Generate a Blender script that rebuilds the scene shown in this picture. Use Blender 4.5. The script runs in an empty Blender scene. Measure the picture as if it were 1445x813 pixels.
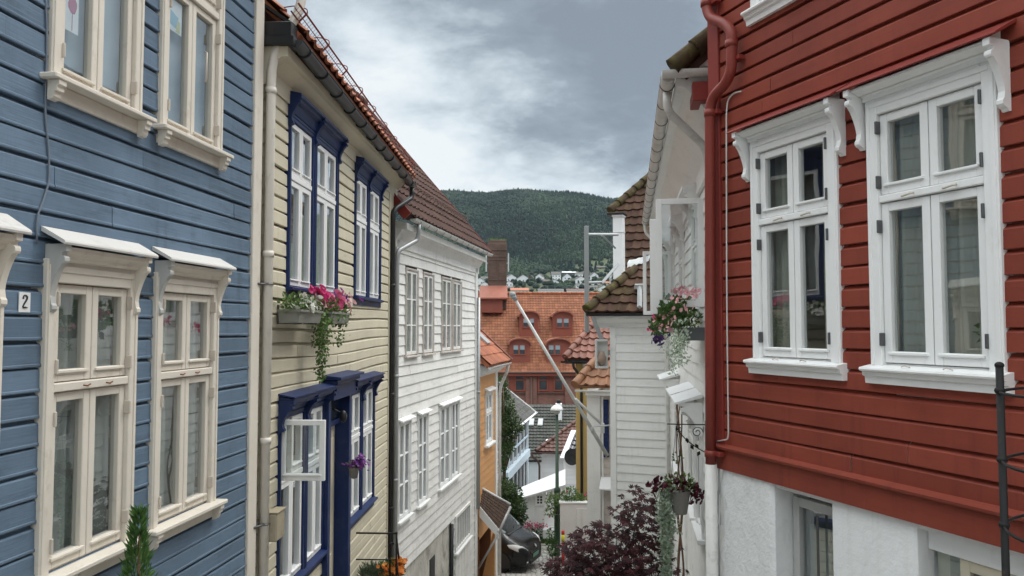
import bpy, math, random
from mathutils import Vector, Matrix
R = math.radians
random.seed(7)
sc = bpy.context.scene
COL = sc.collection

# ------------------------------------------------------------------ camera model (used to measure positions on real planes)
FPX = 1100.0
TH = math.atan(55.5 / FPX)
CT, ST = math.cos(TH), math.sin(TH)

def ray(px, py):
    x = (px - 722.5) / FPX
    y = (406.5 - py) / FPX
    return Vector((x, CT - ST * y, ST + CT * y))

def at_y(px, py, Y):
    r = ray(px, py)
    return r * (Y / r.y)

class Fac:
    """a facade plane: u runs to the right as seen from the street, y runs into the wall, z is up (0 = eye level)"""
    def __init__(s, P, vpx=None, left=True, u=None):
        if u is None:
            sl = (vpx - 722.5) * CT / FPX
            d = Vector((sl, 1.0)).normalized()
            u = d if left else -d
        s.u = Vector(u).normalized()
        s.n = Vector((-s.u.y, s.u.x))
        s.P = Vector(P)
        s.ang = math.atan2(s.u.y, s.u.x)
    def uz(s, px, py, y=0.0):
        r = ray(px, py)
        t = (s.P.dot(s.n) + y) / (r.x * s.n.x + r.y * s.n.y)
        q = r * t
        return (Vector((q.x, q.y)) - s.P).dot(s.u), q.z
    def U(s, px, py=462, y=0.0):
        return s.uz(px, py, y)[0]
    def w(s, u, y, z):
        p = s.P + s.u * u + s.n * y
        return Vector((p.x, p.y, z))
    def root_matrix(s, zb):
        return Matrix.Translation((s.P.x, s.P.y, zb)) @ Matrix.Rotation(s.ang, 4, 'Z')

class Plane:
    """an inclined plane with axes A (along) and B (up the slope)"""
    def __init__(s, O, A, B):
        s.O, s.A, s.B = Vector(O), Vector(A).normalized(), Vector(B).normalized()
        s.N = s.A.cross(s.B).normalized()
    def ab(s, px, py):
        r = ray(px, py)
        t = s.O.dot(s.N) / r.dot(s.N)
        q = r * t - s.O
        return q.dot(s.A), q.dot(s.B)
    def w(s, a, b, h=0.0):
        return s.O + s.A * a + s.B * b + s.N * h

# ------------------------------------------------------------------ materials
def nd(nt, t, **kw):
    n = nt.nodes.new(t)
    for k, v in kw.items():
        if k.startswith('i_'):
            key = k[2:]
            n.inputs[int(key) if key.isdigit() else key.replace('_', ' ')].default_value = v
        else:
            setattr(n, k, v)
    return n

def mat(name, col, rough=.6, var=.12, vscale=1.3, dirt=None, dirt_amt=.35, dirt_scale=(3, 3, 3), dirt_th=.55, grain=0.0, gscale=(1.5, 25, 60),
        metal=0.0, spec=.4, tint=True, fine=0.0, fscale=40, chip=None, chip_amt=.7, chip_scale=(9, 9, 30), chip_th=.66, streak=None, streak_amt=.35):
    m = bpy.data.materials.new(name)
    m.use_nodes = True
    nt = m.node_tree
    L = nt.links.new
    b = nt.nodes['Principled BSDF']
    b.inputs['Roughness'].default_value = rough
    b.inputs['Metallic'].default_value = metal
    b.inputs['Specular IOR Level'].default_value = spec
    tc = nd(nt, 'ShaderNodeTexCoord')
    n1 = nd(nt, 'ShaderNodeTexNoise', i_Scale=vscale, i_Detail=6.0, i_Roughness=.6)
    L(tc.outputs['Object'], n1.inputs['Vector'])
    mr = nd(nt, 'ShaderNodeMapRange', i_1=.25, i_2=.75, i_3=1 - var, i_4=1 + var)
    L(n1.outputs['Fac'], mr.inputs[0])
    val = mr.outputs[0]
    if tint:
        at = nd(nt, 'ShaderNodeAttribute', attribute_name='tint')
        ad = nd(nt, 'ShaderNodeMath', operation='ADD', i_1=1.0)
        L(at.outputs['Fac'], ad.inputs[0])
        mu = nd(nt, 'ShaderNodeMath', operation='MULTIPLY')
        L(val, mu.inputs[0]); L(ad.outputs[0], mu.inputs[1])
        val = mu.outputs[0]
    hs = nd(nt, 'ShaderNodeHueSaturation')
    hs.inputs['Color'].default_value = (*col, 1)
    L(val, hs.inputs['Value'])
    c = hs.outputs['Color']
    if dirt is not None:
        mp = nd(nt, 'ShaderNodeMapping')
        mp.inputs['Scale'].default_value = dirt_scale
        L(tc.outputs['Object'], mp.inputs['Vector'])
        n2 = nd(nt, 'ShaderNodeTexNoise', i_Scale=1.0, i_Detail=8.0, i_Roughness=.7)
        L(mp.outputs[0], n2.inputs['Vector'])
        m2 = nd(nt, 'ShaderNodeMapRange', i_1=dirt_th, i_2=dirt_th + .2, i_3=0.0, i_4=dirt_amt)
        L(n2.outputs['Fac'], m2.inputs[0])
        mx = nd(nt, 'ShaderNodeMix', data_type='RGBA')
        L(m2.outputs[0], mx.inputs[0]); L(c, mx.inputs[6])
        mx.inputs[7].default_value = (*dirt, 1)
        c = mx.outputs[2]
    if streak is not None:
        mp6 = nd(nt, 'ShaderNodeMapping')
        mp6.inputs['Scale'].default_value = (11, 11, .9)
        mp6.inputs['Location'].default_value = (1.3, 7.7, 2.2)
        L(tc.outputs['Object'], mp6.inputs['Vector'])
        n6 = nd(nt, 'ShaderNodeTexNoise', i_Scale=1.0, i_Detail=6.0, i_Roughness=.65)
        L(mp6.outputs[0], n6.inputs['Vector'])
        n7 = nd(nt, 'ShaderNodeTexNoise', i_Scale=.7, i_Detail=3.0)
        L(tc.outputs['Object'], n7.inputs['Vector'])
        m7 = nd(nt, 'ShaderNodeMapRange', i_1=.42, i_2=.62, i_3=.15, i_4=1.0)
        L(n7.outputs['Fac'], m7.inputs[0])
        m6 = nd(nt, 'ShaderNodeMapRange', i_1=.52, i_2=.74, i_3=0.0, i_4=streak_amt)
        L(n6.outputs['Fac'], m6.inputs[0])
        m8 = nd(nt, 'ShaderNodeMath', operation='MULTIPLY')
        L(m6.outputs[0], m8.inputs[0]); L(m7.outputs[0], m8.inputs[1])
        mx6 = nd(nt, 'ShaderNodeMix', data_type='RGBA')
        L(m8.outputs[0], mx6.inputs[0]); L(c, mx6.inputs[6])
        mx6.inputs[7].default_value = (*streak, 1)
        c = mx6.outputs[2]
    if chip is not None:
        mp5 = nd(nt, 'ShaderNodeMapping')
        mp5.inputs['Scale'].default_value = chip_scale
        mp5.inputs['Location'].default_value = (3.7, 1.9, 5.1)
        L(tc.outputs['Object'], mp5.inputs['Vector'])
        n5 = nd(nt, 'ShaderNodeTexNoise', i_Scale=1.0, i_Detail=10.0, i_Roughness=.75)
        L(mp5.outputs[0], n5.inputs['Vector'])
        m5 = nd(nt, 'ShaderNodeMapRange', i_1=chip_th, i_2=chip_th + .035, i_3=0.0, i_4=chip_amt)
        L(n5.outputs['Fac'], m5.inputs[0])
        mx5 = nd(nt, 'ShaderNodeMix', data_type='RGBA')
        L(m5.outputs[0], mx5.inputs[0]); L(c, mx5.inputs[6])
        mx5.inputs[7].default_value = (*chip, 1)
        c = mx5.outputs[2]
    L(c, b.inputs['Base Color'])
    if grain or fine:
        mp2 = nd(nt, 'ShaderNodeMapping')
        mp2.inputs['Scale'].default_value = gscale if grain else (fscale,) * 3
        L(tc.outputs['Object'], mp2.inputs['Vector'])
        n3 = nd(nt, 'ShaderNodeTexNoise', i_Scale=1.0, i_Detail=4.0, i_Roughness=.6)
        L(mp2.outputs[0], n3.inputs['Vector'])
        bp = nd(nt, 'ShaderNodeBump', i_Strength=grain or fine, i_Distance=.012)
        L(n3.outputs['Fac'], bp.inputs['Height'])
        L(bp.outputs[0], b.inputs['Normal'])
        m4 = nd(nt, 'ShaderNodeMapRange', i_1=.3, i_2=.7, i_3=max(.05, rough - .12), i_4=min(1, rough + .12))
        L(n3.outputs['Fac'], m4.inputs[0]); L(m4.outputs[0], b.inputs['Roughness'])
    return m

def glass_mat(name, tr=(.80, .86, .86), refl=1.35, base=.035):
    m = bpy.data.materials.new(name)
    m.use_nodes = True
    nt = m.node_tree
    nt.nodes.clear()
    L = nt.links.new
    out = nd(nt, 'ShaderNodeOutputMaterial')
    t = nd(nt, 'ShaderNodeBsdfTransparent'); t.inputs[0].default_value = (*tr, 1)
    g = nd(nt, 'ShaderNodeBsdfGlossy', i_Roughness=.015); g.inputs[0].default_value = (.95, .98, 1, 1)
    tc = nd(nt, 'ShaderNodeTexCoord')
    nz = nd(nt, 'ShaderNodeTexNoise', i_Scale=2.2, i_Detail=1.0)
    L(tc.outputs['Object'], nz.inputs['Vector'])
    bp = nd(nt, 'ShaderNodeBump', i_Strength=.025, i_Distance=.05)
    L(nz.outputs['Fac'], bp.inputs['Height']); L(bp.outputs[0], g.inputs['Normal'])
    fr = nd(nt, 'ShaderNodeFresnel', i_IOR=1.52)
    ge = nd(nt, 'ShaderNodeNewGeometry')           # a thin pane reflects alike from both sides
    io = nd(nt, 'ShaderNodeMapRange', i_1=0.0, i_2=1.0, i_3=1.52, i_4=1 / 1.52)
    L(ge.outputs['Backfacing'], io.inputs[0]); L(io.outputs[0], fr.inputs['IOR'])
    ma = nd(nt, 'ShaderNodeMath', operation='MULTIPLY_ADD', i_1=refl, i_2=base, use_clamp=True)
    L(fr.outputs[0], ma.inputs[0])
    mx = nd(nt, 'ShaderNodeMixShader')
    L(ma.outputs[0], mx.inputs[0]); L(t.outputs[0], mx.inputs[1]); L(g.outputs[0], mx.inputs[2])
    L(mx.outputs[0], out.inputs[0])
    return m

def leaf_mat(name, c1, c2, rough=.55, trans=.25, scale=9.0, spec=.3):
    m = bpy.data.materials.new(name)
    m.use_nodes = True
    nt = m.node_tree
    L = nt.links.new
    b = nt.nodes['Principled BSDF']
    b.inputs['Roughness'].default_value = rough
    b.inputs['Specular IOR Level'].default_value = spec
    tc = nd(nt, 'ShaderNodeTexCoord')
    n1 = nd(nt, 'ShaderNodeTexNoise', i_Scale=scale, i_Detail=3.0)
    L(tc.outputs['Object'], n1.inputs['Vector'])
    at = nd(nt, 'ShaderNodeAttribute', attribute_name='tint')
    ad = nd(nt, 'ShaderNodeMath', operation='ADD')
    L(n1.outputs['Fac'], ad.inputs[0]); L(at.outputs['Fac'], ad.inputs[1])
    rp = nd(nt, 'ShaderNodeMapRange', i_1=.3, i_2=.7, i_3=0.0, i_4=1.0)
    L(ad.outputs[0], rp.inputs[0])
    mx = nd(nt, 'ShaderNodeMix', data_type='RGBA')
    L(rp.outputs[0], mx.inputs[0])
    mx.inputs[6].default_value = (*c1, 1); mx.inputs[7].default_value = (*c2, 1)
    L(mx.outputs[2], b.inputs['Base Color'])
    if trans:
        out = nt.nodes['Material Output']
        tr = nd(nt, 'ShaderNodeBsdfTranslucent')
        L(mx.outputs[2], tr.inputs[0])
        ms = nd(nt, 'ShaderNodeMixShader', i_0=trans)
        L(b.outputs[0], ms.inputs[1]); L(tr.outputs[0], ms.inputs[2])
        L(ms.outputs[0], out.inputs[0])
    return m

def brick_mat(name, c1, c2, mortar, sx, sy):
    m = bpy.data.materials.new(name)
    m.use_nodes = True
    nt = m.node_tree
    L = nt.links.new
    b = nt.nodes['Principled BSDF']
    b.inputs['Roughness'].default_value = .85
    tc = nd(nt, 'ShaderNodeTexCoord')
    mp = nd(nt, 'ShaderNodeMapping'); mp.inputs['Rotation'].default_value = (R(90), 0, 0)
    L(tc.outputs['Object'], mp.inputs['Vector'])
    br = nd(nt, 'ShaderNodeTexBrick', i_Scale=1.0)
    br.inputs['Brick Width'].default_value = sx
    br.inputs['Row Height'].default_value = sy
    br.inputs['Mortar Size'].default_value = .008
    br.inputs['Color1'].default_value = (*c1, 1); br.inputs['Color2'].default_value = (*c2, 1); br.inputs['Mortar'].default_value = (*mortar, 1)
    L(mp.outputs[0], br.inputs['Vector'])
    n1 = nd(nt, 'ShaderNodeTexNoise', i_Scale=.8, i_Detail=6.0)
    L(tc.outputs['Object'], n1.inputs['Vector'])
    mr = nd(nt, 'ShaderNodeMapRange', i_1=.3, i_2=.7, i_3=.75, i_4=1.2)
    L(n1.outputs['Fac'], mr.inputs[0])
    hs = nd(nt, 'ShaderNodeHueSaturation')
    L(br.outputs['Color'], hs.inputs['Color']); L(mr.outputs[0], hs.inputs['Value'])
    L(hs.outputs[0], b.inputs['Base Color'])
    return m

# ------------------------------------------------------------------ mesh builder
OFF = {}      # build-space offset of each object

class MB:
    def __init__(s):
        s.v, s.f, s.mi, s.sm, s.t = [], [], [], [], []
    def add(s, vs, fs, smooth=False, tint=0.0, mi=0):
        o = len(s.v)
        s.v += [tuple(p) for p in vs]
        for f in fs:
            s.f.append(tuple(i + o for i in f)); s.mi.append(mi); s.sm.append(smooth); s.t.append(tint)
        return s
    def box(s, x0, x1, y0, y1, z0, z1, c=0.0, tint=0.0, mi=0):
        if x0 > x1: x0, x1 = x1, x0
        if y0 > y1: y0, y1 = y1, y0
        if z0 > z1: z0, z1 = z1, z0
        c = min(c, (x1 - x0) * .45, (y1 - y0) * .45, (z1 - z0) * .45)
        if c <= 0:
            vs = [(x0, y0, z0), (x1, y0, z0), (x1, y1, z0), (x0, y1, z0), (x0, y0, z1), (x1, y0, z1), (x1, y1, z1), (x0, y1, z1)]
            return s.add(vs, [(0, 3, 2, 1), (4, 5, 6, 7), (0, 1, 5, 4), (1, 2, 6, 5), (2, 3, 7, 6), (3, 0, 4, 7)], tint=tint, mi=mi)
        vs, idx = [], {}
        for ix, x in ((-1, x0), (1, x1)):
            for iy, y in ((-1, y0), (1, y1)):
                for iz, z in ((-1, z0), (1, z1)):
                    for ax in range(3):
                        p = [x - ix * c, y - iy * c, z - iz * c]
                        p[ax] = (x, y, z)[ax]
                        idx[(ix, iy, iz, ax)] = len(vs); vs.append(p)
        fs = []
        def k(*a): return idx[a]
        for sg in (-1, 1):
            fs.append([k(sg, -1, -1, 0), k(sg, 1, -1, 0), k(sg, 1, 1, 0), k(sg, -1, 1, 0)][::sg])
            fs.append([k(-1, sg, -1, 1), k(-1, sg, 1, 1), k(1, sg, 1, 1), k(1, sg, -1, 1)][::sg])
            fs.append([k(-1, -1, sg, 2), k(1, -1, sg, 2), k(1, 1, sg, 2), k(-1, 1, sg, 2)][::sg])
        for a in (-1, 1):
            for b in (-1, 1):
                fs.append([k(a, b, -1, 0), k(a, b, -1, 1), k(a, b, 1, 1), k(a, b, 1, 0)][::-a * b])
                fs.append([k(a, -1, b, 0), k(a, 1, b, 0), k(a, 1, b, 2), k(a, -1, b, 2)][::-a * b])
                fs.append([k(-1, a, b, 1), k(-1, a, b, 2), k(1, a, b, 2), k(1, a, b, 1)][::-a * b])
                for d in (-1, 1):
                    fs.append([k(a, b, d, 0), k(a, b, d, 1), k(a, b, d, 2)][::-a * b * d])
        return s.add(vs, fs, tint=tint, mi=mi)
    def prism(s, prof, a0, a1, axis='x', smooth=False, tint=0.0, mi=0, caps=True):
        """axis x: profile (y, z); axis y: profile (x, z); axis z: profile (x, y)"""
        n = len(prof)
        def P(a, p):
            return {'x': (a, p[0], p[1]), 'y': (p[0], a, p[1]), 'z': (p[0], p[1], a)}[axis]
        vs = [P(a0, p) for p in prof] + [P(a1, p) for p in prof]
        fs = [(i, (i + 1) % n, n + (i + 1) % n, n + i) for i in range(n)]
        s.add(vs, fs, smooth, tint, mi)
        if caps:
            o = len(s.v) - 2 * n
            for f in (tuple(range(n))[::-1], tuple(range(n, 2 * n))):
                s.f.append(tuple(i + o for i in f)); s.mi.append(mi); s.sm.append(False); s.t.append(tint)
        return s
    def poly(s, pts, tint=0.0, mi=0):
        return s.add(pts, [tuple(range(len(pts)))], tint=tint, mi=mi)
    def slab(s, pts, th, tint=0.0, mi=0):
        """a flat polygon given real thickness along its normal (downwards/backwards)"""
        pts = [Vector(p) for p in pts]
        nrm = (pts[1] - pts[0]).cross(pts[2] - pts[0]).normalized()
        n = len(pts)
        vs = pts + [p - nrm * th for p in pts]
        fs = [tuple(range(n)), tuple(range(n, 2 * n))[::-1]] + [(i, n + i, n + (i + 1) % n, (i + 1) % n) for i in range(n)]
        return s.add(vs, fs, tint=tint, mi=mi)
    def tube(s, pts, r, seg=8, smooth=True, tint=0.0, mi=0, caps=True):
        pts = [Vector(p) for p in pts]
        n = len(pts)
        rs = r if isinstance(r, (list, tuple)) else [r] * n
        tans = []
        for i in range(n):
            d = pts[min(i + 1, n - 1)] - pts[max(i - 1, 0)]
            tans.append(d.normalized() if d.length > 1e-9 else Vector((0, 0, 1)))
        ref = Vector((0, 0, 1)) if abs(tans[0].z) < .9 else Vector((1, 0, 0))
        x = tans[0].cross(ref).normalized()
        vs = []
        for i in range(n):
            t = tans[i]
            x = (x - t * x.dot(t))
            x = x.normalized() if x.length > 1e-6 else t.orthogonal().normalized()
            y = t.cross(x)
            for k in range(seg):
                a = 2 * math.pi * k / seg
                vs.append(pts[i] + (x * math.cos(a) + y * math.sin(a)) * rs[i])
        fs = []
        for i in range(n - 1):
            for k in range(seg):
                a, b = i * seg + k, i * seg + (k + 1) % seg
                fs.append((a, b, b + seg, a + seg))
        s.add(vs, fs, smooth, tint, mi)
        if caps:
            o = len(s.v) - n * seg
            for f in (tuple(range(seg))[::-1], tuple(range((n - 1) * seg, n * seg))):
                s.f.append(tuple(i + o for i in f)); s.mi.append(mi); s.sm.append(False); s.t.append(tint)
        return s
    def lathe(s, c, prof, seg=16, smooth=True, tint=0.0, mi=0, sx=1.0, sy=1.0):
        vs, fs = [], []
        for r, z in prof:
            for k in range(seg):
                a = 2 * math.pi * k / seg
                vs.append((c[0] + r * sx * math.cos(a), c[1] + r * sy * math.sin(a), c[2] + z))
        for i in range(len(prof) - 1):
            for k in range(seg):
                a, b = i * seg + k, i * seg + (k + 1) % seg
                fs.append((a, b, b + seg, a + seg))
        n = len(prof)
        s.add(vs, fs, smooth, tint, mi)
        o = len(s.v) - n * seg
        for f in (tuple(range(seg))[::-1], tuple(range((n - 1) * seg, n * seg))):
            s.f.append(tuple(i + o for i in f)); s.mi.append(mi); s.sm.append(False); s.t.append(tint)
        return s
    def ball(s, c, r, seg=10, rings=7, tint=0.0, mi=0, jit=0.0):
        rx, ry, rz = r if isinstance(r, (list, tuple)) else (r, r, r)
        prof = []
        vs, fs = [], []
        for i in range(rings + 1):
            ph = math.pi * i / rings
            for k in range(seg):
                a = 2 * math.pi * k / seg
                j = 1 + random.uniform(-jit, jit)
                vs.append((c[0] + rx * j * math.sin(ph) * math.cos(a), c[1] + ry * j * math.sin(ph) * math.sin(a), c[2] - rz * j * math.cos(ph)))
        for i in range(rings):
            for k in range(seg):
                a, b = i * seg + k, i * seg + (k + 1) % seg
                fs.append((a, b, b + seg, a + seg))
        return s.add(vs, fs, True, tint, mi)
    def rect_frame(s, x0, x1, z0, z1, y0, y1, w, wb=None, wt=None, c=.004):
        wb = w if wb is None else wb
        wt = w if wt is None else wt
        s.box(x0, x0 + w, y0, y1, z0, z1, c); s.box(x1 - w, x1, y0, y1, z0, z1, c)
        s.box(x0 + w, x1 - w, y0 + .0015, y1 - .0015, z0, z0 + wb, c); s.box(x0 + w, x1 - w, y0 + .0015, y1 - .0015, z1 - wt, z1, c)
        return s
    def xf(s, fn):
        s.v = [tuple(fn(Vector(p))) for p in s.v]
        return s
    def build(s, name, mats, parent=None, label=None, cat=None, group=None, kind=None):
        me = bpy.data.meshes.new(name)
        off = OFF.get(parent.name, Vector((0, 0, 0))) if parent else Vector((0, 0, 0))
        me.from_pydata([(p[0] - off.x, p[1] - off.y, p[2] - off.z) for p in s.v], [], s.f)
        if not isinstance(mats, (list, tuple)): mats = [mats]
        for m in mats: me.materials.append(m)
        me.polygons.foreach_set('material_index', s.mi)
        me.polygons.foreach_set('use_smooth', s.sm)
        a = me.attributes.new('tint', 'FLOAT', 'FACE')
        a.data.foreach_set('value', s.t)
        me.update()
        o = bpy.data.objects.new(name, me)
        COL.objects.link(o)
        if parent: o.parent = parent
        OFF[o.name] = off
        tag(o, label, cat, group, kind)
        return o

def tag(o, label=None, cat=None, group=None, kind=None):
    if label: o['label'] = label
    if cat: o['category'] = cat
    if group: o['group'] = group
    if kind: o['kind'] = kind
    return o

def root(name, label, cat, M=None, loc=None, group=None, facade=False):
    """an Empty at the thing's base; facade things are built in facade coordinates, the others in world coordinates"""
    o = bpy.data.objects.new(name, None)
    o.empty_display_size = .2
    COL.objects.link(o)
    if M is not None:
        o.matrix_world = M
        OFF[o.name] = Vector((0, 0, M.translation.z))
    else:
        o.location = loc
        OFF[o.name] = Vector(loc)
    return tag(o, label, cat, group)

def local_root(name, label, cat, loc, rz=0, group=None):
    """an Empty whose parts are built round its own origin"""
    o = bpy.data.objects.new(name, None)
    o.empty_display_size = .2
    COL.objects.link(o)
    o.location = loc; o.rotation_euler = (0, 0, rz)
    OFF[o.name] = Vector((0, 0, 0))
    return tag(o, label, cat, group)

def wob(a, b):
    return math.sin(a * 1.7 + b * 12.9) * .5 + math.sin(a * .6 + b * 7.3) * .5

# ------------------------------------------------------------------ facade pieces
def siding(mb, u0, u1, z0, z1, s, holes=(), style='cove', amp=.004, tint=.07, yb=0.0, sag=None):
    n = int(round((z1 - z0) / s))
    s = (z1 - z0) / n
    for i in range(n):
        za = z0 + i * s
        zc = za + s * .5
        iv = [(u0, u1)]
        for (a, b, c, d) in holes:
            if c < zc < d:
                nv = []
                for (p, q) in iv:
                    if b <= p or a >= q: nv.append((p, q)); continue
                    if a > p: nv.append((p, a))
                    if b < q: nv.append((b, q))
                iv = nv
        cut = u0 + random.uniform(.4, 3.6)
        for (p, q) in iv:
            if q - p < .01: continue
            cuts = [p]
            k = cut
            while k < q:
                if k > p + .3 and k < q - .3: cuts.append(k)
                k += 3.9
            cuts.append(q)
            for a, b in zip(cuts[:-1], cuts[1:]):
                t = random.uniform(-tint, tint); bo = random.uniform(-.0022, .0022)
                if style == 'cove':
                    pr = [(.004, -.0005), (-.031, 0), (-.033, .004), (-.031, .76 * s), (-.025, .81 * s), (-.013, .865 * s), (-.004, .91 * s), (.004, s)]
                elif style == 'bead':
                    pr = [(.004, -.0005), (-.031, 0), (-.034, .006), (-.034, .016), (-.029, .021), (-.027, .82 * s), (-.020, .88 * s), (-.004, .905 * s), (.004, s)]
                else:
                    pr = [(-.004, -.0005), (-.026, 0), (-.0275, .004), (-.006, s)]
                m = max(1, int((b - a) / .7))
                vs = []
                for j in range(m + 1):
                    u = a + (b - a) * j / m - (.0028 if j == m else 0)
                    dz = amp * wob(u, i * .37) + (sag(u, zc) if sag else 0)
                    dy = .003 * wob(u * .8, i * .71 + 3)
                    for (y, z) in pr: vs.append((u, y + dy + yb + bo, za + z + dz))
                k = len(pr)
                fs = [(j * k + q_, (j + 1) * k + q_, (j + 1) * k + q_ + 1, j * k + q_ + 1) for j in range(m) for q_ in range(k - 1)]
                mb.add(vs, fs, tint=t)
    return mb

def pipe(mb, pts, r, joints=(), seg=12):
    mb.tube(pts, r, seg)
    for p in joints:
        p = Vector(p)
        mb.tube([p + Vector((0, 0, -.03)), p + Vector((0, 0, .03))], r * 1.18, seg)
    return mb

def smooth_path(pts, n=5):
    """rounded corners for bends in pipes and wires"""
    pts = [Vector(p) for p in pts]
    out = [pts[0]]
    for a, b, c in zip(pts[:-2], pts[1:-1], pts[2:]):
        k = min((b - a).length, (c - b).length) * .45
        p, q = b + (a - b).normalized() * k, b + (c - b).normalized() * k
        for i in range(n + 1):
            t = i / n
            out.append(p * (1 - t) ** 2 + b * 2 * t * (1 - t) + q * t * t)
    out.append(pts[-1])
    return out

def gutter(mb, u0, u1, y, z, r=.06, zs=0.0, seg=8):
    """half-round channel along u"""
    vs, fs = [], []
    for ua, za in ((u0, z), (u1, z + zs)):
        for rr in (r, r * .9):
            for k in range(seg + 1):
                a = math.pi + math.pi * k / seg
                vs.append((ua, y + rr * math.cos(a), za + rr * math.sin(a)))
    n = seg + 1
    for k in range(seg):
        fs.append((k, k + 1, 2 * n + k + 1, 2 * n + k))
        fs.append((n + k, 3 * n + k, 3 * n + k + 1, n + k + 1))
    fs += [(0, 2 * n, 3 * n, n), (seg, n + seg, 3 * n + seg, 2 * n + seg)]
    mb.add(vs, fs, True)
    mb.tube([(u0, y - r, z), (u1, y - r, z + zs)], .008, 6)
    for ua, za in ((u0, z), (u1, z + zs)):
        mb.poly([(ua, y + r * math.cos(math.pi + math.pi * k / seg), za + r * math.sin(math.pi + math.pi * k / seg)) for k in range(seg + 1)])
    return mb

def ring_arc(mb, u, y, z, r, t=.006, a0=math.pi, a1=2 * math.pi, n=10):
    mb.tube([(u, y + r * math.cos(a0 + (a1 - a0) * k / n), z + r * math.sin(a0 + (a1 - a0) * k / n)) for k in range(n + 1)], t, 5)

def bracket_prof(d, h):
    """scroll bracket outline in (y, z); the wall is y = 0 and the top is z = 0"""
    p = [(0, 0), (-d, 0), (-d, -.10 * h), (-.80 * d, -.115 * h), (-.78 * d, -.16 * h)]
    p += [(-.84 * d - .10 * d * math.cos(a), -.215 * h + .055 * h * math.sin(a)) for a in (R(60), R(20), R(-20), R(-60), R(-110))]
    for k in range(1, 7):
        t = k / 7
        p.append((-.74 * d + .46 * d * math.sin(t * math.pi / 2), -.28 * h - .52 * h * t))
    p += [(-.30 * d - .12 * d * math.cos(a), -.88 * h + .06 * h * math.sin(a)) for a in (R(70), R(25), R(-25), R(-70))]
    p += [(-.18 * d, -.965 * h), (-.12 * d, -h), (0, -h)]
    return p

def wavy(mb, u0, u1, z0, z1, y, folds=7, amp=.022, tint=0.0):
    n = max(6, int(folds * 6 * (u1 - u0)) )
    vs = []
    for i in range(n + 1):
        u = u0 + (u1 - u0) * i / n
        d = amp * math.sin(i * 2 * math.pi * folds * (u1 - u0) / n) + amp * .5 * math.sin(i * 1.3 + u0)
        vs += [(u, y + d * 1.3, z0), (u, y + d * .6, z1)]
    return mb.add(vs, [(2 * i, 2 * i + 2, 2 * i + 3, 2 * i + 1) for i in range(n)], True, tint)

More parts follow.
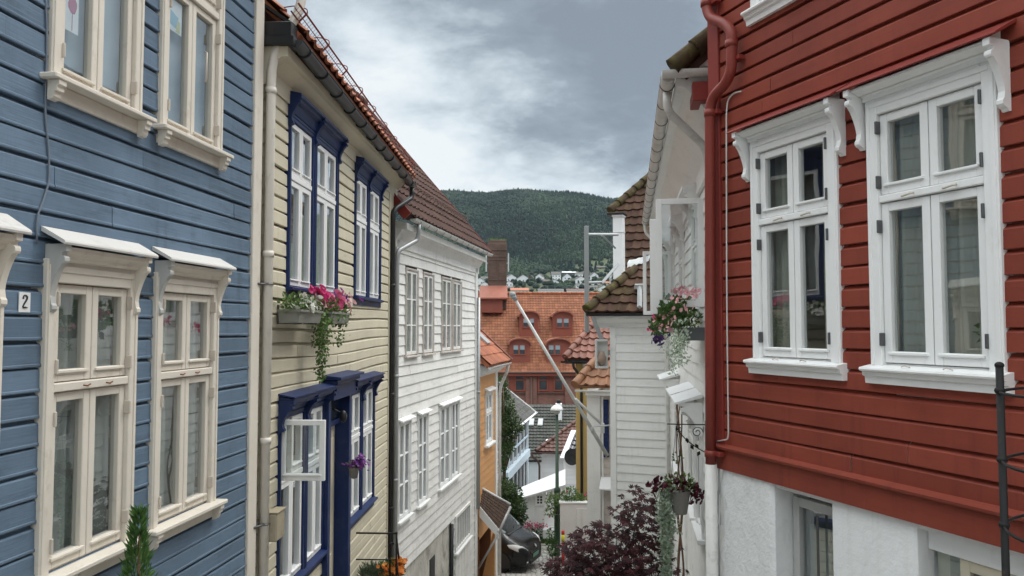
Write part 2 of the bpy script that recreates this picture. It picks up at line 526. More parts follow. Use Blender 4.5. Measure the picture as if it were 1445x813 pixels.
def window(rt, M, u0, u1, z0, z1, cw=.10, head=.09, cy=-.05, zt=None, th=.05, leaves=2, cols=1, rows=(1,), rail=.052, muntin=.024,
           cm='trim', sm=None, tm=None, cmat='curtain', gl='glass', curtain='full', hinge=None, drip=True, post=0.0, depth=.7, skip=(), pname='window', sy=-.028, post_mat=None, handle=None):
    """a casement window as a part of the house: casing > sashes, panes, hinges, curtains, room"""
    sm = sm or cm
    a, b = u0 + cw, u1 - cw
    w = MB()
    w.box(u0, a, cy, .05, z0 - .02, z1 + head, .005); w.box(b, u1, cy, .05, z0 - .02, z1 + head, .005)
    w.box(a, b, cy + .002, .05, z1, z1 + head, .005)
    # stepped moulding on the casing
    w.box(u0 + cw * .12, u0 + cw * .42, cy - .008, cy + .01, z0, z1 + head * .75, .003); w.box(u1 - cw * .42, u1 - cw * .12, cy - .008, cy + .01, z0, z1 + head * .75, .003)
    w.box(u0 + cw * .42, u1 - cw * .42, cy - .007, cy + .01, z1 + head * .45, z1 + head * .75, .003)
    w.box(a, b, -.01, .05, z0 - .02, z0 + .012, .002)
    if zt and not tm: w.box(a, b, cy + .006, .045, zt - th * .5, zt + th * .5, .006)
    wo = w.build(pname, M[cm], rt)
    if zt and tm: MB().box(a, b, cy + .012, .045, zt - th * .5, zt + th * .5, .006).build('transom', M[tm], wo)
    zs = [(z0 + .012, z1)] if not zt else [(z0 + .012, zt - th * .5), (zt + th * .5, z1)]
    lw = (b - a - post * (leaves - 1)) / leaves
    if post:
        for k in range(1, leaves):
            x = a + k * lw + (k - 1) * post
            p = MB().box(x, x + post, cy - .004, .05, z0 - .02, z1 + head * .3, .005)
            p.build('post', M[post_mat or cm], wo)
    for li in range(leaves):
        x0 = a + li * (lw + post) + .004; x1 = x0 + lw - .008
        for zi, (za, zb) in enumerate(zs):
            if (li, zi) in skip: continue
            g = .006
            sb = MB().rect_frame(x0, x1, za + g, zb - g, sy, .03, rail, rail * 1.25, rail * .95)
            nr = rows[min(zi, len(rows) - 1)]
            ia, ib, ja, jb = x0 + rail, x1 - rail, za + g + rail * 1.25, zb - g - rail * .95
            for k in range(1, cols):
                x = ia + (ib - ia) * k / cols
                sb.box(x - muntin / 2, x + muntin / 2, sy + .006, .02, ja, jb, .003)
            for k in range(1, nr):
                z = ja + (jb - ja) * k / nr
                sb.box(ia, ib, sy + .007, .0185, z - muntin / 2, z + muntin / 2, .003)
            if drip: sb.box(x0 + rail * .55, x1 - rail * .55, sy - .016, sy + .004, ja - .022, ja - .004, .003)
            sb.build('sash', M[sm], wo)
            MB().poly([(ia - .01, .004, ja - .01), (ib + .01, .004, ja - .01), (ib + .01, .004, jb + .01), (ia - .01, .004, jb + .01)]).build('pane', M[gl], wo)
            if hinge:
                hx = x0 if li == 0 else x1
                if leaves > 2 and 0 < li < leaves - 1: hx = x0
                for hz in (za + .13 * (zb - za) + .02, zb - .13 * (zb - za) - .02):
                    MB().box(hx - .008, hx + .008, cy - .016, cy + .03, hz - .045, hz + .045, .004).build('hinge', M[hinge], wo)
    ra, rb, rz0, rz1 = a + .004, b - .004, z0 + .005, z1 - .004
    y0, y1 = .06, depth
    q = MB()
    q.poly([(ra, y1, rz0), (ra, y1, rz1), (rb, y1, rz1), (rb, y1, rz0)]); q.poly([(ra, y0, rz0), (ra, y0, rz1), (ra, y1, rz1), (ra, y1, rz0)])
    q.poly([(rb, y0, rz0), (rb, y1, rz0), (rb, y1, rz1), (rb, y0, rz1)]); q.poly([(ra, y0, rz0), (ra, y1, rz0), (rb, y1, rz0), (rb, y0, rz0)])
    q.poly([(ra, y0, rz1), (rb, y0, rz1), (rb, y1, rz1), (ra, y1, rz1)])
    q.build('room', M['room'], wo)
    cu = MB()
    ww, hh = rb - ra, rz1 - rz0
    if curtain == 'full': wavy(cu, ra + .005, rb - .005, rz0 + .02, rz1 - .01, .075)
    elif curtain == 'sides':
        wavy(cu, ra + .005, ra + ww * .30, rz0 + .02, rz1 - .01, .13); wavy(cu, rb - ww * .30, rb - .005, rz0 + .02, rz1 - .01, .13)
    elif curtain == 'left': wavy(cu, ra + .005, ra + ww * .52, rz0 + .02, rz1 - .01, .13)
    elif curtain == 'half': wavy(cu, ra + .005, rb - .005, rz0 + .02, rz0 + hh * .52, .11)
    elif curtain == 'blind':
        cu.box(ra + .002, rb - .002, .064, .068, rz0 + .002, rz1 - .002)
    elif curtain == 'venetian':
        k = rz0 + .02
        while k < rz0 + hh * .35:
            cu.box(ra + .01, rb - .01, .09, .12, k, k + .004); k += .028
    if cu.v: cu.build('curtain', M[cmat] if curtain != 'blind' else M['blind'], wo)
    return wo

# ------------------------------------------------------------------ roof tiles
def tile_h(p):
    return math.sin(math.pi * p / .42) if p < .42 else -.38 * math.sin(math.pi * (p - .42) / .58)

def inside(poly, a, b):
    c = False
    n = len(poly)
    for i in range(n):
        (x1, y1), (x2, y2) = poly[i], poly[(i + 1) % n]
        if (y1 > b) != (y2 > b) and a < (x2 - x1) * (b - y1) / (y2 - y1) + x1: c = not c
    return c

def tiles(mb, pl, poly, tw=.25, tl=.34, amp=.03, step=.03, spt=8, tint=.22, jit=.01):
    a0 = min(p[0] for p in poly); a1 = max(p[0] for p in poly); b0 = min(p[1] for p in poly); b1 = max(p[1] for p in poly)
    na, nb = max(1, int(math.ceil((a1 - a0) / tw))), max(1, int(math.ceil((b1 - b0) / tl)))
    for j in range(nb):
        bl, bh = b0 + j * tl, b0 + (j + 1) * tl + .02
        for i in range(na):
            ac = a0 + (i + .5) * tw
            if not inside(poly, ac, bl + tl * .45): continue
            t = random.uniform(-tint, tint); dj = random.uniform(-jit, jit); dh = random.uniform(-.004, .004)
            top, bot, lip = [], [], []
            for k in range(spt + 1):
                p = k / spt
                a = a0 + (i + p) * tw
                h = amp * tile_h(p if p < 1 else .999)
                bot.append(pl.w(a, bl + dj, h + step + dh)); top.append(pl.w(a, bh, h)); lip.append(pl.w(a, bl + dj + .004, h - .004))
            n = spt + 1
            mb.add(bot + top, [(k, k + 1, n + k + 1, n + k) for k in range(spt)], True, t)
            mb.add(lip + bot, [(k, k + 1, n + k + 1, n + k) for k in range(spt)], False, t)
    return mb

def ridge_tiles(mb, p, q, r=.11, ln=.38, tint=.2, seg=8):
    p, q = Vector(p), Vector(q)
    d = q - p
    n = max(1, int(d.length / ln))
    d.normalize()
    for i in range(n):
        a = p + d * (i * ln - .04); b = p + d * ((i + 1) * ln)
        mb.tube([a, a + d * .05, b], [r * 1.12, r * 1.08, r * .92], seg, tint=random.uniform(-tint, tint))
    return mb

# ------------------------------------------------------------------ plants
def rnd_dir():
    while True:
        v = Vector((random.uniform(-1, 1), random.uniform(-1, 1), random.uniform(-1, 1)))
        if .05 < v.length < 1: return v.normalized()

def leaf(mb, p, d, up, ln, wd, tint=0.0):
    d = d.normalized()
    s_ = d.cross(up)
    s_ = s_.normalized() if s_.length > 1e-4 else d.orthogonal().normalized()
    n = s_.cross(d)
    mb.add([p, p + d * ln * .45 + s_ * wd * .5 + n * ln * .06, p + d * ln, p + d * ln * .45 - s_ * wd * .5 + n * ln * .06, p + d * ln * .5],
           [(0, 1, 4), (1, 2, 4), (2, 3, 4), (3, 0, 4)], False, tint)

def flower(mb, p, nrm, r, tint=0.0, lobes=6, cup=.35):
    nrm = nrm.normalized()
    x = nrm.orthogonal().normalized(); y = nrm.cross(x)
    n = lobes * 2
    ph = random.uniform(0, 6)
    vs = [p - nrm * r * cup]
    for k in range(n):
        a = 2 * math.pi * k / n + ph
        rr = r * (1.0 if k % 2 == 0 else .9) * random.uniform(.93, 1.05)
        vs.append(p + (x * math.cos(a) + y * math.sin(a)) * rr + nrm * random.uniform(-.1, .12) * r)
    mb.add(vs, [(0, 1 + k, 1 + (k + 1) % n) for k in range(n)], False, tint)

def foliage(mb, c, r, n, ln, wd, up=.3, tint=.15, hollow=.3):
    for _ in range(n):
        d = rnd_dir()
        k = (random.random() ** .5) * (1 - hollow) + hollow
        p = Vector((c[0] + d.x * r[0] * k, c[1] + d.y * r[1] * k, c[2] + d.z * r[2] * k))
        dd = (d + Vector((0, 0, up)) + rnd_dir() * .7)
        leaf(mb, p, dd, rnd_dir(), ln * random.uniform(.6, 1.2), wd * random.uniform(.6, 1.2), random.uniform(-tint, tint))

def trail(mb, p, length, n, ln, wd, spread=.05, tint=.15, drift=(0, 0)):
    """a hanging strand of leaves"""
    for i in range(n):
        t = random.random()
        q = Vector((p[0] + random.gauss(0, spread * (1 - .5 * t)) + drift[0] * t, p[1] + random.gauss(0, spread * (1 - .5 * t)) + drift[1] * t, p[2] - length * t))
        leaf(mb, q, rnd_dir() + Vector((0, 0, -.5)), rnd_dir(), ln * random.uniform(.6, 1.1), wd, random.uniform(-tint, tint))
EXPO = 0.35
CLOUD = 8.6
ZEN = 4.5
HAZE = .00005
# ------------------------------------------------------------------ camera
cam = bpy.data.cameras.new('camera')
cam_o = bpy.data.objects.new('camera', cam)
COL.objects.link(cam_o)
cam.sensor_width = 36.0
cam.lens = 36.0 * FPX / 1445.0
cam.clip_start = .05
cam.clip_end = 12000
cam_o.location = (0, 0, 0)
cam_o.rotation_euler = (R(90) + TH, 0, 0)
sc.camera = cam_o

# ------------------------------------------------------------------ sky and sun (overcast with broken cloud)
SUN_EL, SUN_AZ = 56.0, 62.0      # azimuth measured from +Y (the view) towards +X (right)
SUN_STR, SKY_STR = 1.5, .1
w = bpy.data.worlds.new('World')
sc.world = w
w.use_nodes = True
nt = w.node_tree
nt.nodes.clear()
L = nt.links.new
wo = nd(nt, 'ShaderNodeOutputWorld')
bg = nd(nt, 'ShaderNodeBackground', i_Strength=SKY_STR)
sky = nd(nt, 'ShaderNodeTexSky', sky_type='NISHITA', sun_disc=False)
sky.sun_elevation = R(SUN_EL)
sky.sun_rotation = R(SUN_AZ)
tc = nd(nt, 'ShaderNodeTexCoord')
sx = nd(nt, 'ShaderNodeSeparateXYZ')
L(tc.outputs['Generated'], sx.inputs[0])
def math_(op, a, b=None, c=None, clamp=False):
    n = nd(nt, 'ShaderNodeMath', operation=op, use_clamp=clamp)
    for i, q in enumerate((a, b, c)):
        if q is None: continue
        if isinstance(q, (int, float)): n.inputs[i].default_value = q
        else: L(q, n.inputs[i])
    return n.outputs[0]
zc = math_('MAXIMUM', sx.outputs[2], 0.0)
den = math_('ADD', zc, .34)
cx = math_('DIVIDE', sx.outputs[0], den)
cy_ = math_('DIVIDE', sx.outputs[1], den)
cb = nd(nt, 'ShaderNodeCombineXYZ')
L(cx, cb.inputs[0]); L(cy_, cb.inputs[1])
mp = nd(nt, 'ShaderNodeMapping')
mp.inputs['Location'].default_value = (3.1, 1.4, 0)
mp.inputs['Rotation'].default_value = (0, 0, R(-24))
mp.inputs['Scale'].default_value = (.95, 1.15, 1)
L(cb.outputs[0], mp.inputs[0])
n1 = nd(nt, 'ShaderNodeTexNoise', i_Scale=1.7, i_Detail=10.0, i_Roughness=.52, i_Distortion=.25)
L(mp.outputs[0], n1.inputs['Vector'])
n2 = nd(nt, 'ShaderNodeTexNoise', i_Scale=5.2, i_Detail=9.0, i_Roughness=.58, i_Distortion=.25)
L(mp.outputs[0], n2.inputs['Vector'])
n3 = nd(nt, 'ShaderNodeTexNoise', i_Scale=13.0, i_Detail=8.0, i_Roughness=.6)
L(mp.outputs[0], n3.inputs['Vector'])
def blob(px, py, width):
    """a broad cloud mass round one direction of the sky"""
    d = ray(px, py).normalized()
    vm = nd(nt, 'ShaderNodeVectorMath', operation='DOT_PRODUCT')
    nv = nd(nt, 'ShaderNodeVectorMath', operation='NORMALIZE')
    L(tc.outputs['Generated'], nv.inputs[0]); L(nv.outputs[0], vm.inputs[0])
    vm.inputs[1].default_value = d
    mr = nd(nt, 'ShaderNodeMapRange', interpolation_type='SMOOTHSTEP', i_1=math.cos(R(width)), i_2=1.0, i_3=0.0, i_4=1.0)
    L(vm.outputs['Value'], mr.inputs[0])
    return mr.outputs[0]
dens = math_('MULTIPLY_ADD', n1.outputs['Fac'], .80, math_('MULTIPLY_ADD', n2.outputs['Fac'], .62, math_('MULTIPLY_ADD', n3.outputs['Fac'], .22, -.34)))
for px, py, wd, k in ((800, 45, 17, .17), (560, 5, 11, .06), (900, 105, 9, .07), (890, 250, 8, -.07), (700, 262, 9, .0), (660, 60, 9, .05), (960, 200, 6, .05), (640, 195, 13, -.17), (470, 90, 9, -.07), (560, 140, 9, -.06), (740, 250, 7, .03)):
    dens = math_('MULTIPLY_ADD', blob(px, py, wd), k, dens)
rp = nd(nt, 'ShaderNodeValToRGB')
L(dens, rp.inputs[0])
el = rp.color_ramp.elements
el[0].position = .26; el[0].color = (.82, .865, .885, 1)
el[1].position = .74; el[1].color = (.235, .275, .325, 1)
e = el.new(.38); e.color = (.66, .73, .78, 1)
e = el.new(.50); e.color = (.45, .52, .58, 1)
e = el.new(.60); e.color = (.30, .355, .415, 1)
# an overcast sky is brighter overhead than at the horizon
ov = nd(nt, 'ShaderNodeMapRange', interpolation_type='SMOOTHSTEP', i_1=.38, i_2=.75, i_3=1.0, i_4=ZEN)
L(sx.outputs[2], ov.inputs[0])
k10 = math_('MULTIPLY', ov.outputs[0], CLOUD)
vs = nd(nt, 'ShaderNodeVectorMath', operation='SCALE')
L(rp.outputs[0], vs.inputs[0]); L(k10, vs.inputs['Scale'])
mx = nd(nt, 'ShaderNodeMix', data_type='RGBA', i_0=.97)
ovk = math_('DIVIDE', math_('SUBTRACT', ov.outputs[0], 1.0), ZEN - 1.0)
wm = nd(nt, 'ShaderNodeMix', data_type='RGBA', blend_type='MULTIPLY')
L(ovk, wm.inputs[0]); L(vs.outputs[0], wm.inputs[6]); wm.inputs[7].default_value = (1.08, 1.0, .92, 1)
L(sky.outputs[0], mx.inputs[6]); L(wm.outputs[2], mx.inputs[7])
L(mx.outputs[2], bg.inputs[0]); L(bg.outputs[0], wo.inputs[0])

sun = bpy.data.lights.new('sun', 'SUN')
sun.energy = SUN_STR
sun.angle = R(28)
sun.color = (1.0, .96, .90)
sun_o = bpy.data.objects.new('sun', sun)
COL.objects.link(sun_o)
d = Vector((math.sin(R(SUN_AZ)) * math.cos(R(SUN_EL)), math.cos(R(SUN_AZ)) * math.cos(R(SUN_EL)), math.sin(R(SUN_EL))))
sun_o.rotation_euler = d.to_track_quat('Z', 'Y').to_euler()
sun_o.location = d * 60

sc.view_settings.view_transform = 'Standard'
sc.view_settings.look = 'None'
sc.view_settings.exposure = EXPO
sc.view_settings.gamma = 1
sc.render.engine = 'CYCLES'
sc.cycles.use_denoising = True
sc.cycles.max_bounces = 6
sc.cycles.diffuse_bounces = 3
sc.cycles.glossy_bounces = 3
sc.cycles.transparent_max_bounces = 12
sc.cycles.caustics_reflective = False
sc.cycles.caustics_refractive = False
sc.cycles.sample_clamp_indirect = 6

# ------------------------------------------------------------------ materials of the place
M = {}
M['blue'] = mat('blue_paint', (.125, .182, .25), .6, .2, streak=(.055, .075, .095), streak_amt=.55, spec=.25, chip=(.30, .33, .36), chip_amt=.45, chip_scale=(4, 4, 26), chip_th=.68, dirt=(.05, .065, .085), dirt_amt=.5, dirt_scale=(2.2, 2.2, 9), dirt_th=.52, grain=.25)
M['trim'] = mat('cream_trim', (.70, .645, .56), .55, .06, spec=.3, chip=(.25, .20, .15), chip_amt=.55, chip_scale=(11, 11, 22), chip_th=.68, dirt=(.35, .28, .21), dirt_amt=.4, dirt_scale=(7, 7, 5), dirt_th=.56, grain=.12, gscale=(40, 25, 3))
M['grey_trim'] = mat('grey_trim', (.47, .47, .45), .5, .06, dirt=(.3, .29, .27), dirt_amt=.4, dirt_scale=(7, 7, 5))
M['hood_white'] = mat('hood_sheet', (.62, .60, .57), .55, .06, spec=.25, chip=(.22, .20, .13), chip_amt=.7, chip_scale=(14, 14, 14), chip_th=.66, dirt=(.30, .29, .22), dirt_amt=.55, dirt_scale=(5, 5, 9), dirt_th=.55)
M['yellow'] = mat('yellow_paint', (.62, .565, .43), .55, .10, streak=(.36, .32, .23), streak_amt=.45, spec=.3, chip=(.35, .30, .2), chip_amt=.4, chip_scale=(4, 4, 26), chip_th=.70, dirt=(.30, .25, .15), dirt_amt=.4, dirt_scale=(2, 2, 9), dirt_th=.56, grain=.2)
M['yellow_trim'] = mat('yellow_trim', (.62, .56, .43), .5, .06, dirt=(.36, .32, .24), dirt_amt=.35, dirt_scale=(6, 6, 3))
M['navy'] = mat('navy_paint', (.012, .027, .098), .45, .18, spec=.25, dirt=(.05, .06, .115), dirt_amt=.5, dirt_scale=(6, 6, 4), dirt_th=.5)
M['white'] = mat('white_paint', (.80, .80, .78), .55, .05, streak=(.45, .43, .39), streak_amt=.35, spec=.3, dirt=(.42, .41, .38), dirt_amt=.35, dirt_scale=(2, 2, 7), dirt_th=.55, grain=.18)
M['white_old'] = mat('weathered_white_paint', (.78, .765, .735), .6, .08, streak=(.38, .34, .29), streak_amt=.5, spec=.25, chip=(.33, .28, .23), chip_amt=.6, chip_scale=(3, 3, 22), chip_th=.66, dirt=(.30, .27, .24), dirt_amt=.45, dirt_scale=(1.6, 1.6, 8), dirt_th=.53, grain=.2)
M['white_clean'] = mat('window_white', (.82, .82, .81), .45, .03, spec=.3, chip=(.40, .36, .30), chip_amt=.45, chip_scale=(12, 12, 24), chip_th=.70, dirt=(.5, .48, .44), dirt_amt=.25, dirt_scale=(8, 8, 5))
M['old_trim'] = mat('worn_trim', (.58, .53, .48), .6, .1, dirt=(.27, .21, .17), dirt_amt=.5, dirt_scale=(8, 8, 5), dirt_th=.5)
M['red'] = mat('red_paint', (.238, .050, .031), .55, .2, streak=(.10, .022, .02), streak_amt=.5, spec=.25, chip=(.42, .16, .13), chip_amt=.4, chip_scale=(4, 4, 26), chip_th=.69, dirt=(.15, .028, .024), dirt_amt=.5, dirt_scale=(1.5, 1.5, 9), dirt_th=.54, grain=.09)
M['red_trim'] = mat('red_trim', (.225, .036, .028), .5, .1, spec=.25, dirt=(.12, .022, .02), dirt_amt=.5, dirt_scale=(5, 5, 2))
M['red_pipe'] = mat('red_pipe', (.22, .042, .031), .42, .12, spec=.3, dirt=(.10, .02, .02), dirt_amt=.5, dirt_scale=(8, 8, 3))
M['orange'] = mat('orange_paint', (.62, .31, .115), .5, .07, dirt=(.4, .18, .07), dirt_amt=.35, dirt_scale=(2, 2, 8))
M['ocher'] = mat('ocher_paint', (.49, .35, .13), .5, .08)
M['plaster'] = mat('white_plaster', (.82, .825, .82), .85, .05, streak=(.48, .46, .42), streak_amt=.4, spec=.2, chip=(.5, .48, .44), chip_amt=.4, chip_scale=(3, 3, 1.5), chip_th=.67, dirt=(.5, .5, .48), dirt_amt=.3, dirt_scale=(2.5, 2.5, 2), dirt_th=.56, fine=.7, fscale=14)
M['plaster_rough'] = mat('rough_plaster', (.82, .825, .82), .9, .06, spec=.2, chip=(.42, .41, .38), chip_amt=.5, chip_scale=(9, 9, 9), chip_th=.66, dirt=(.5, .5, .48), dirt_amt=.35, dirt_scale=(4, 4, 4), dirt_th=.55, fine=1.0, fscale=22)
M['concrete'] = mat('old_concrete', (.50, .48, .43), .85, .3, vscale=2.2, dirt=(.10, .085, .07), dirt_amt=.85, dirt_scale=(2.2, 2.2, 1.6), dirt_th=.48, fine=.8, fscale=12)
M['gutter_white'] = mat('gutter_white', (.62, .61, .58), .4, .08, dirt=(.3, .27, .22), dirt_amt=.6, dirt_scale=(6, 6, 6), dirt_th=.52)
M['pipe_cream'] = mat('pipe_cream', (.74, .69, .61), .42, .08, dirt=(.2, .17, .14), dirt_amt=.55, dirt_scale=(12, 12, 4), dirt_th=.55)
M['zinc'] = mat('zinc', (.40, .41, .41), .4, .1, metal=.35, dirt=(.2, .2, .2), dirt_amt=.4, dirt_scale=(9, 9, 4))
M['gutter_dark'] = mat('gutter_dark', (.06, .062, .066), .35, .15, metal=.2)
M['black'] = mat('black_metal', (.018, .018, .019), .45, .2)
M['iron'] = mat('black_iron', (.009, .0085, .0085), .6, .25, spec=.25, dirt=(.10, .055, .03), dirt_amt=.5, dirt_scale=(20, 20, 12), dirt_th=.58)
M['hinge'] = mat('hinge_steel', (.12, .12, .125), .4, .2, metal=.6)
M['hinge_paint'] = mat('painted_hinge', (.56, .50, .43), .5, .1)
M['cable'] = mat('cable_grey', (.16, .19, .23), .5, .1)
M['cable_white'] = mat('cable_white', (.6, .6, .58), .5, .1)
M['tile_orange'] = mat('orange_clay_tile', (.36, .118, .056), .7, .16, dirt=(.2, .07, .04), dirt_amt=.5, dirt_scale=(2, 2, 2), dirt_th=.5)
M['tile_red'] = mat('red_clay_tile', (.20, .08, .056), .65, .2, dirt=(.10, .05, .04), dirt_amt=.6, dirt_scale=(3, 3, 3), dirt_th=.5)
M['tile_brown'] = mat('brown_tile', (.075, .040, .032), .85, .15, spec=.2, dirt=(.05, .032, .028), dirt_amt=.6, dirt_scale=(2, 2, 2), dirt_th=.5)
M['tile_moss'] = mat('mossy_tile', (.066, .036, .026), .95, .3, spec=.15, chip=(.10, .092, .03), chip_amt=.8, chip_scale=(5, 5, 5), chip_th=.60, vscale=2.5, dirt=(.085, .075, .025), dirt_amt=.75, dirt_scale=(2.4, 2.4, 2.4), dirt_th=.52, fine=.6, fscale=18)
M['tile_moss_ridge'] = mat('mossy_ridge', (.062, .042, .026), .95, .3, spec=.15, chip=(.11, .10, .03), chip_amt=.8, chip_scale=(7, 7, 7), chip_th=.56, vscale=3, dirt=(.075, .075, .02), dirt_amt=.85, dirt_scale=(3, 3, 3), dirt_th=.46, fine=.9, fscale=14)
M['tile_tan'] = mat('tan_clay_tile', (.27, .13, .07), .65, .18, dirt=(.2, .1, .05), dirt_amt=.5, dirt_scale=(4, 4, 4))
M['tile_dark'] = mat('dark_tile', (.048, .050, .044), .7, .22, dirt=(.10, .10, .05), dirt_amt=.6, dirt_scale=(2, 2, 2), dirt_th=.5)
M['tile_blue'] = mat('glazed_dark_tile', (.03, .036, .05), .25, .2)
M['slate'] = mat('slate', (.065, .064, .058), .75, .25, dirt=(.17, .17, .13), dirt_amt=.5, dirt_scale=(3, 3, 3))
M['shingle'] = mat('brown_shingle', (.085, .056, .042), .8, .25, dirt=(.05, .035, .03), dirt_amt=.5, dirt_scale=(5, 5, 5))
M['brick'] = brick_mat('red_brick', (.21, .085, .06), (.26, .115, .085), (.22, .17, .15), .25, .083)
M['brick_old'] = brick_mat('chimney_brick', (.105, .062, .047), (.15, .085, .062), (.13, .105, .09), .28, .09)
M['copper_red'] = mat('red_oxide_sheet', (.27, .075, .048), .5, .12, dirt=(.13, .04, .03), dirt_amt=.4, dirt_scale=(3, 3, 3))
M['wood_brown'] = mat('brown_wood', (.16, .065, .028), .6, .2, grain=.3, gscale=(30, 30, 3))
M['vine_wood'] = mat('vine_bark', (.15, .085, .05), .8, .25, fine=.8, fscale=30)
M['room'] = mat('dim_room', (.28, .27, .25), .9, .2, vscale=.9, tint=False)
M['curtain'] = mat('net_curtain', (.44, .45, .42), .9, .08, tint=False)
M['curtain_grey'] = mat('grey_curtain', (.34, .34, .295), .9, .1, tint=False)
M['blind'] = mat('pale_blind', (.36, .43, .48), .8, .05, tint=False)
M['glass'] = glass_mat('window_glass', refl=2.6, base=.075)
M['glass_low'] = glass_mat('window_glass_clear', (.86, .89, .87), refl=2.2, base=.06)
M['glass_sky'] = glass_mat('window_glass_pale', (.80, .86, .88), 2.0, .08)
M['car_glass'] = glass_mat('car_glass', (.35, .42, .42), 1.3, .05)
M['planter'] = mat('grey_planter', (.22, .22, .19), .6, .1)
M['planter_dark'] = mat('dark_planter', (.09, .095, .10), .45, .1)
M['wicker'] = mat('grey_wicker', (.21, .20, .185), .6, .15, fine=1.0, fscale=55)
M['terracotta'] = mat('pot_clay', (.30, .22, .17), .7, .15)
M['leaf'] = leaf_mat('green_leaf', (.035, .085, .018), (.10, .19, .05))
M['leaf_light'] = leaf_mat('pale_green_leaf', (.06, .12, .03), (.17, .27, .08))
M['leaf_silver'] = leaf_mat('silver_leaf', (.30, .38, .27), (.48, .56, .44))
M['leaf_tree'] = leaf_mat('tree_leaf', (.028, .055, .016), (.085, .135, .045), scale=1.6)
M['leaf_maple'] = leaf_mat('maple_leaf', (.022, .0065, .009), (.085, .021, .026), rough=.5, trans=.10, scale=4, spec=.25)
M['leaf_thuja'] = leaf_mat('thuja_leaf', (.05, .125, .028), (.15, .28, .08), scale=8)
M['leaf_lavender'] = leaf_mat('grey_green_leaf', (.07, .10, .06), (.16, .20, .13))
M['fl_white'] = leaf_mat('white_petal', (.70, .68, .62), (.85, .84, .80), trans=.3)
M['fl_pink'] = leaf_mat('pink_petal', (.55, .08, .20), (.75, .22, .33), trans=.3)
M['fl_magenta'] = leaf_mat('magenta_petal', (.52, .02, .14), (.68, .06, .22), trans=.3)
M['fl_pale'] = leaf_mat('pale_pink_petal', (.68, .30, .34), (.80, .48, .50), trans=.3)
M['fl_violet'] = leaf_mat('violet_petal', (.14, .03, .22), (.33, .09, .40), trans=.25)
M['fl_dark'] = leaf_mat('dark_violet_petal', (.035, .012, .09), (.07, .02, .13), trans=.2)
M['fl_wine'] = leaf_mat('wine_petal', (.045, .006, .014), (.11, .012, .03), trans=.2)
M['fl_orange'] = leaf_mat('orange_petal', (.60, .16, .03), (.80, .32, .06), trans=.3)
M['paper'] = mat('drawing_paper', (.88, .89, .88), .8, .03, tint=False)
M['crayon_pink'] = mat('crayon_pink', (.50, .09, .20), .8, .2, tint=False)
M['crayon_blue'] = mat('crayon_blue', (.33, .58, .72), .8, .2, tint=False)
M['crayon_yellow'] = mat('crayon_yellow', (.68, .66, .25), .8, .2, tint=False)
M['enamel'] = mat('sign_enamel', (.76, .77, .76), .25, .03, dirt=(.25, .09, .04), dirt_amt=.8, dirt_scale=(22, 22, 22), dirt_th=.62)
M['ink'] = mat('sign_black', (.02, .02, .025), .35, .05)
M['rust'] = mat('rust', (.20, .075, .03), .8, .3)
M['lamp_green'] = mat('lamp_green', (.028, .06, .032), .4, .15)
M['steel'] = mat('galvanised_steel', (.30, .315, .32), .5, .12, metal=.0, dirt=(.28, .28, .28), dirt_amt=.4, dirt_scale=(4, 4, 2))
M['steel_white'] = mat('painted_pole', (.55, .55, .53), .4, .1, dirt=(.3, .29, .27), dirt_amt=.4, dirt_scale=(3, 3, 3))
M['car_paint'] = mat('black_car_paint', (.006, .0065, .008), .22, .1, spec=.4)
M['car_plastic'] = mat('black_plastic', (.02, .02, .021), .5, .1)
M['tyre'] = mat('tyre', (.014, .014, .014), .8, .1)
M['lens'] = mat('headlight_lens', (.72, .74, .74), .12, .05, spec=.8)
M['plate'] = mat('number_plate', (.10, .22, .16), .4, .05)
M['post_red'] = mat('post_red', (.50, .035, .025), .45, .08)
M['post_yellow'] = mat('post_yellow', (.72, .68, .04), .45, .05)
M['grass'] = leaf_mat('grass_blade', (.045, .085, .02), (.12, .18, .05))
M['soil'] = mat('soil', (.06, .045, .03), .9, .3)
M['sheet_white'] = mat('white_sheet', (.82, .83, .83), .4, .03)
M['pale_blue'] = mat('pale_blue_paint', (.60, .70, .78), .5, .05)
M['dark_glass'] = mat('dark_window', (.04, .05, .06), .15, .3, spec=.7)
M['skylight'] = mat('skylight_glass', (.50, .56, .60), .1, .1, spec=.8)
M['asphalt'] = mat('earth', (.10, .10, .09), .9, .2, vscale=.6, fine=.5, fscale=8)
M['tile_far'] = mat('far_red_roof', (.40, .13, .07), .7, .1)
M['roof_grey'] = mat('far_grey_roof', (.10, .095, .09), .7, .1)
M['roof_brown'] = mat('far_brown_roof', (.13, .075, .06), .7, .1)
M['far_white'] = mat('far_white_wall', (.86, .86, .86), .6, .05)
M['far_cream'] = mat('far_cream_wall', (.52, .47, .38), .6, .05)
M['far_red'] = mat('far_red_wall', (.22, .07, .05), .6, .05)
M['far_blue'] = mat('far_blue_wall', (.10, .15, .27), .6, .05)
M['far_win'] = mat('far_window', (.08, .09, .10), .3, .1)
M['meadow'] = mat('meadow', (.060, .068, .030), .95, .35, vscale=.02, dirt=(.05, .075, .025), dirt_amt=.8, dirt_scale=(.01, .01, .01), dirt_th=.45)
M['forest'] = leaf_mat('forest_crown', (.009, .019, .014), (.032, .052, .028), trans=0, scale=.03, rough=.8, spec=.1)
M['shore'] = mat('shore_ground', (.06, .075, .035), .95, .3, vscale=.02)

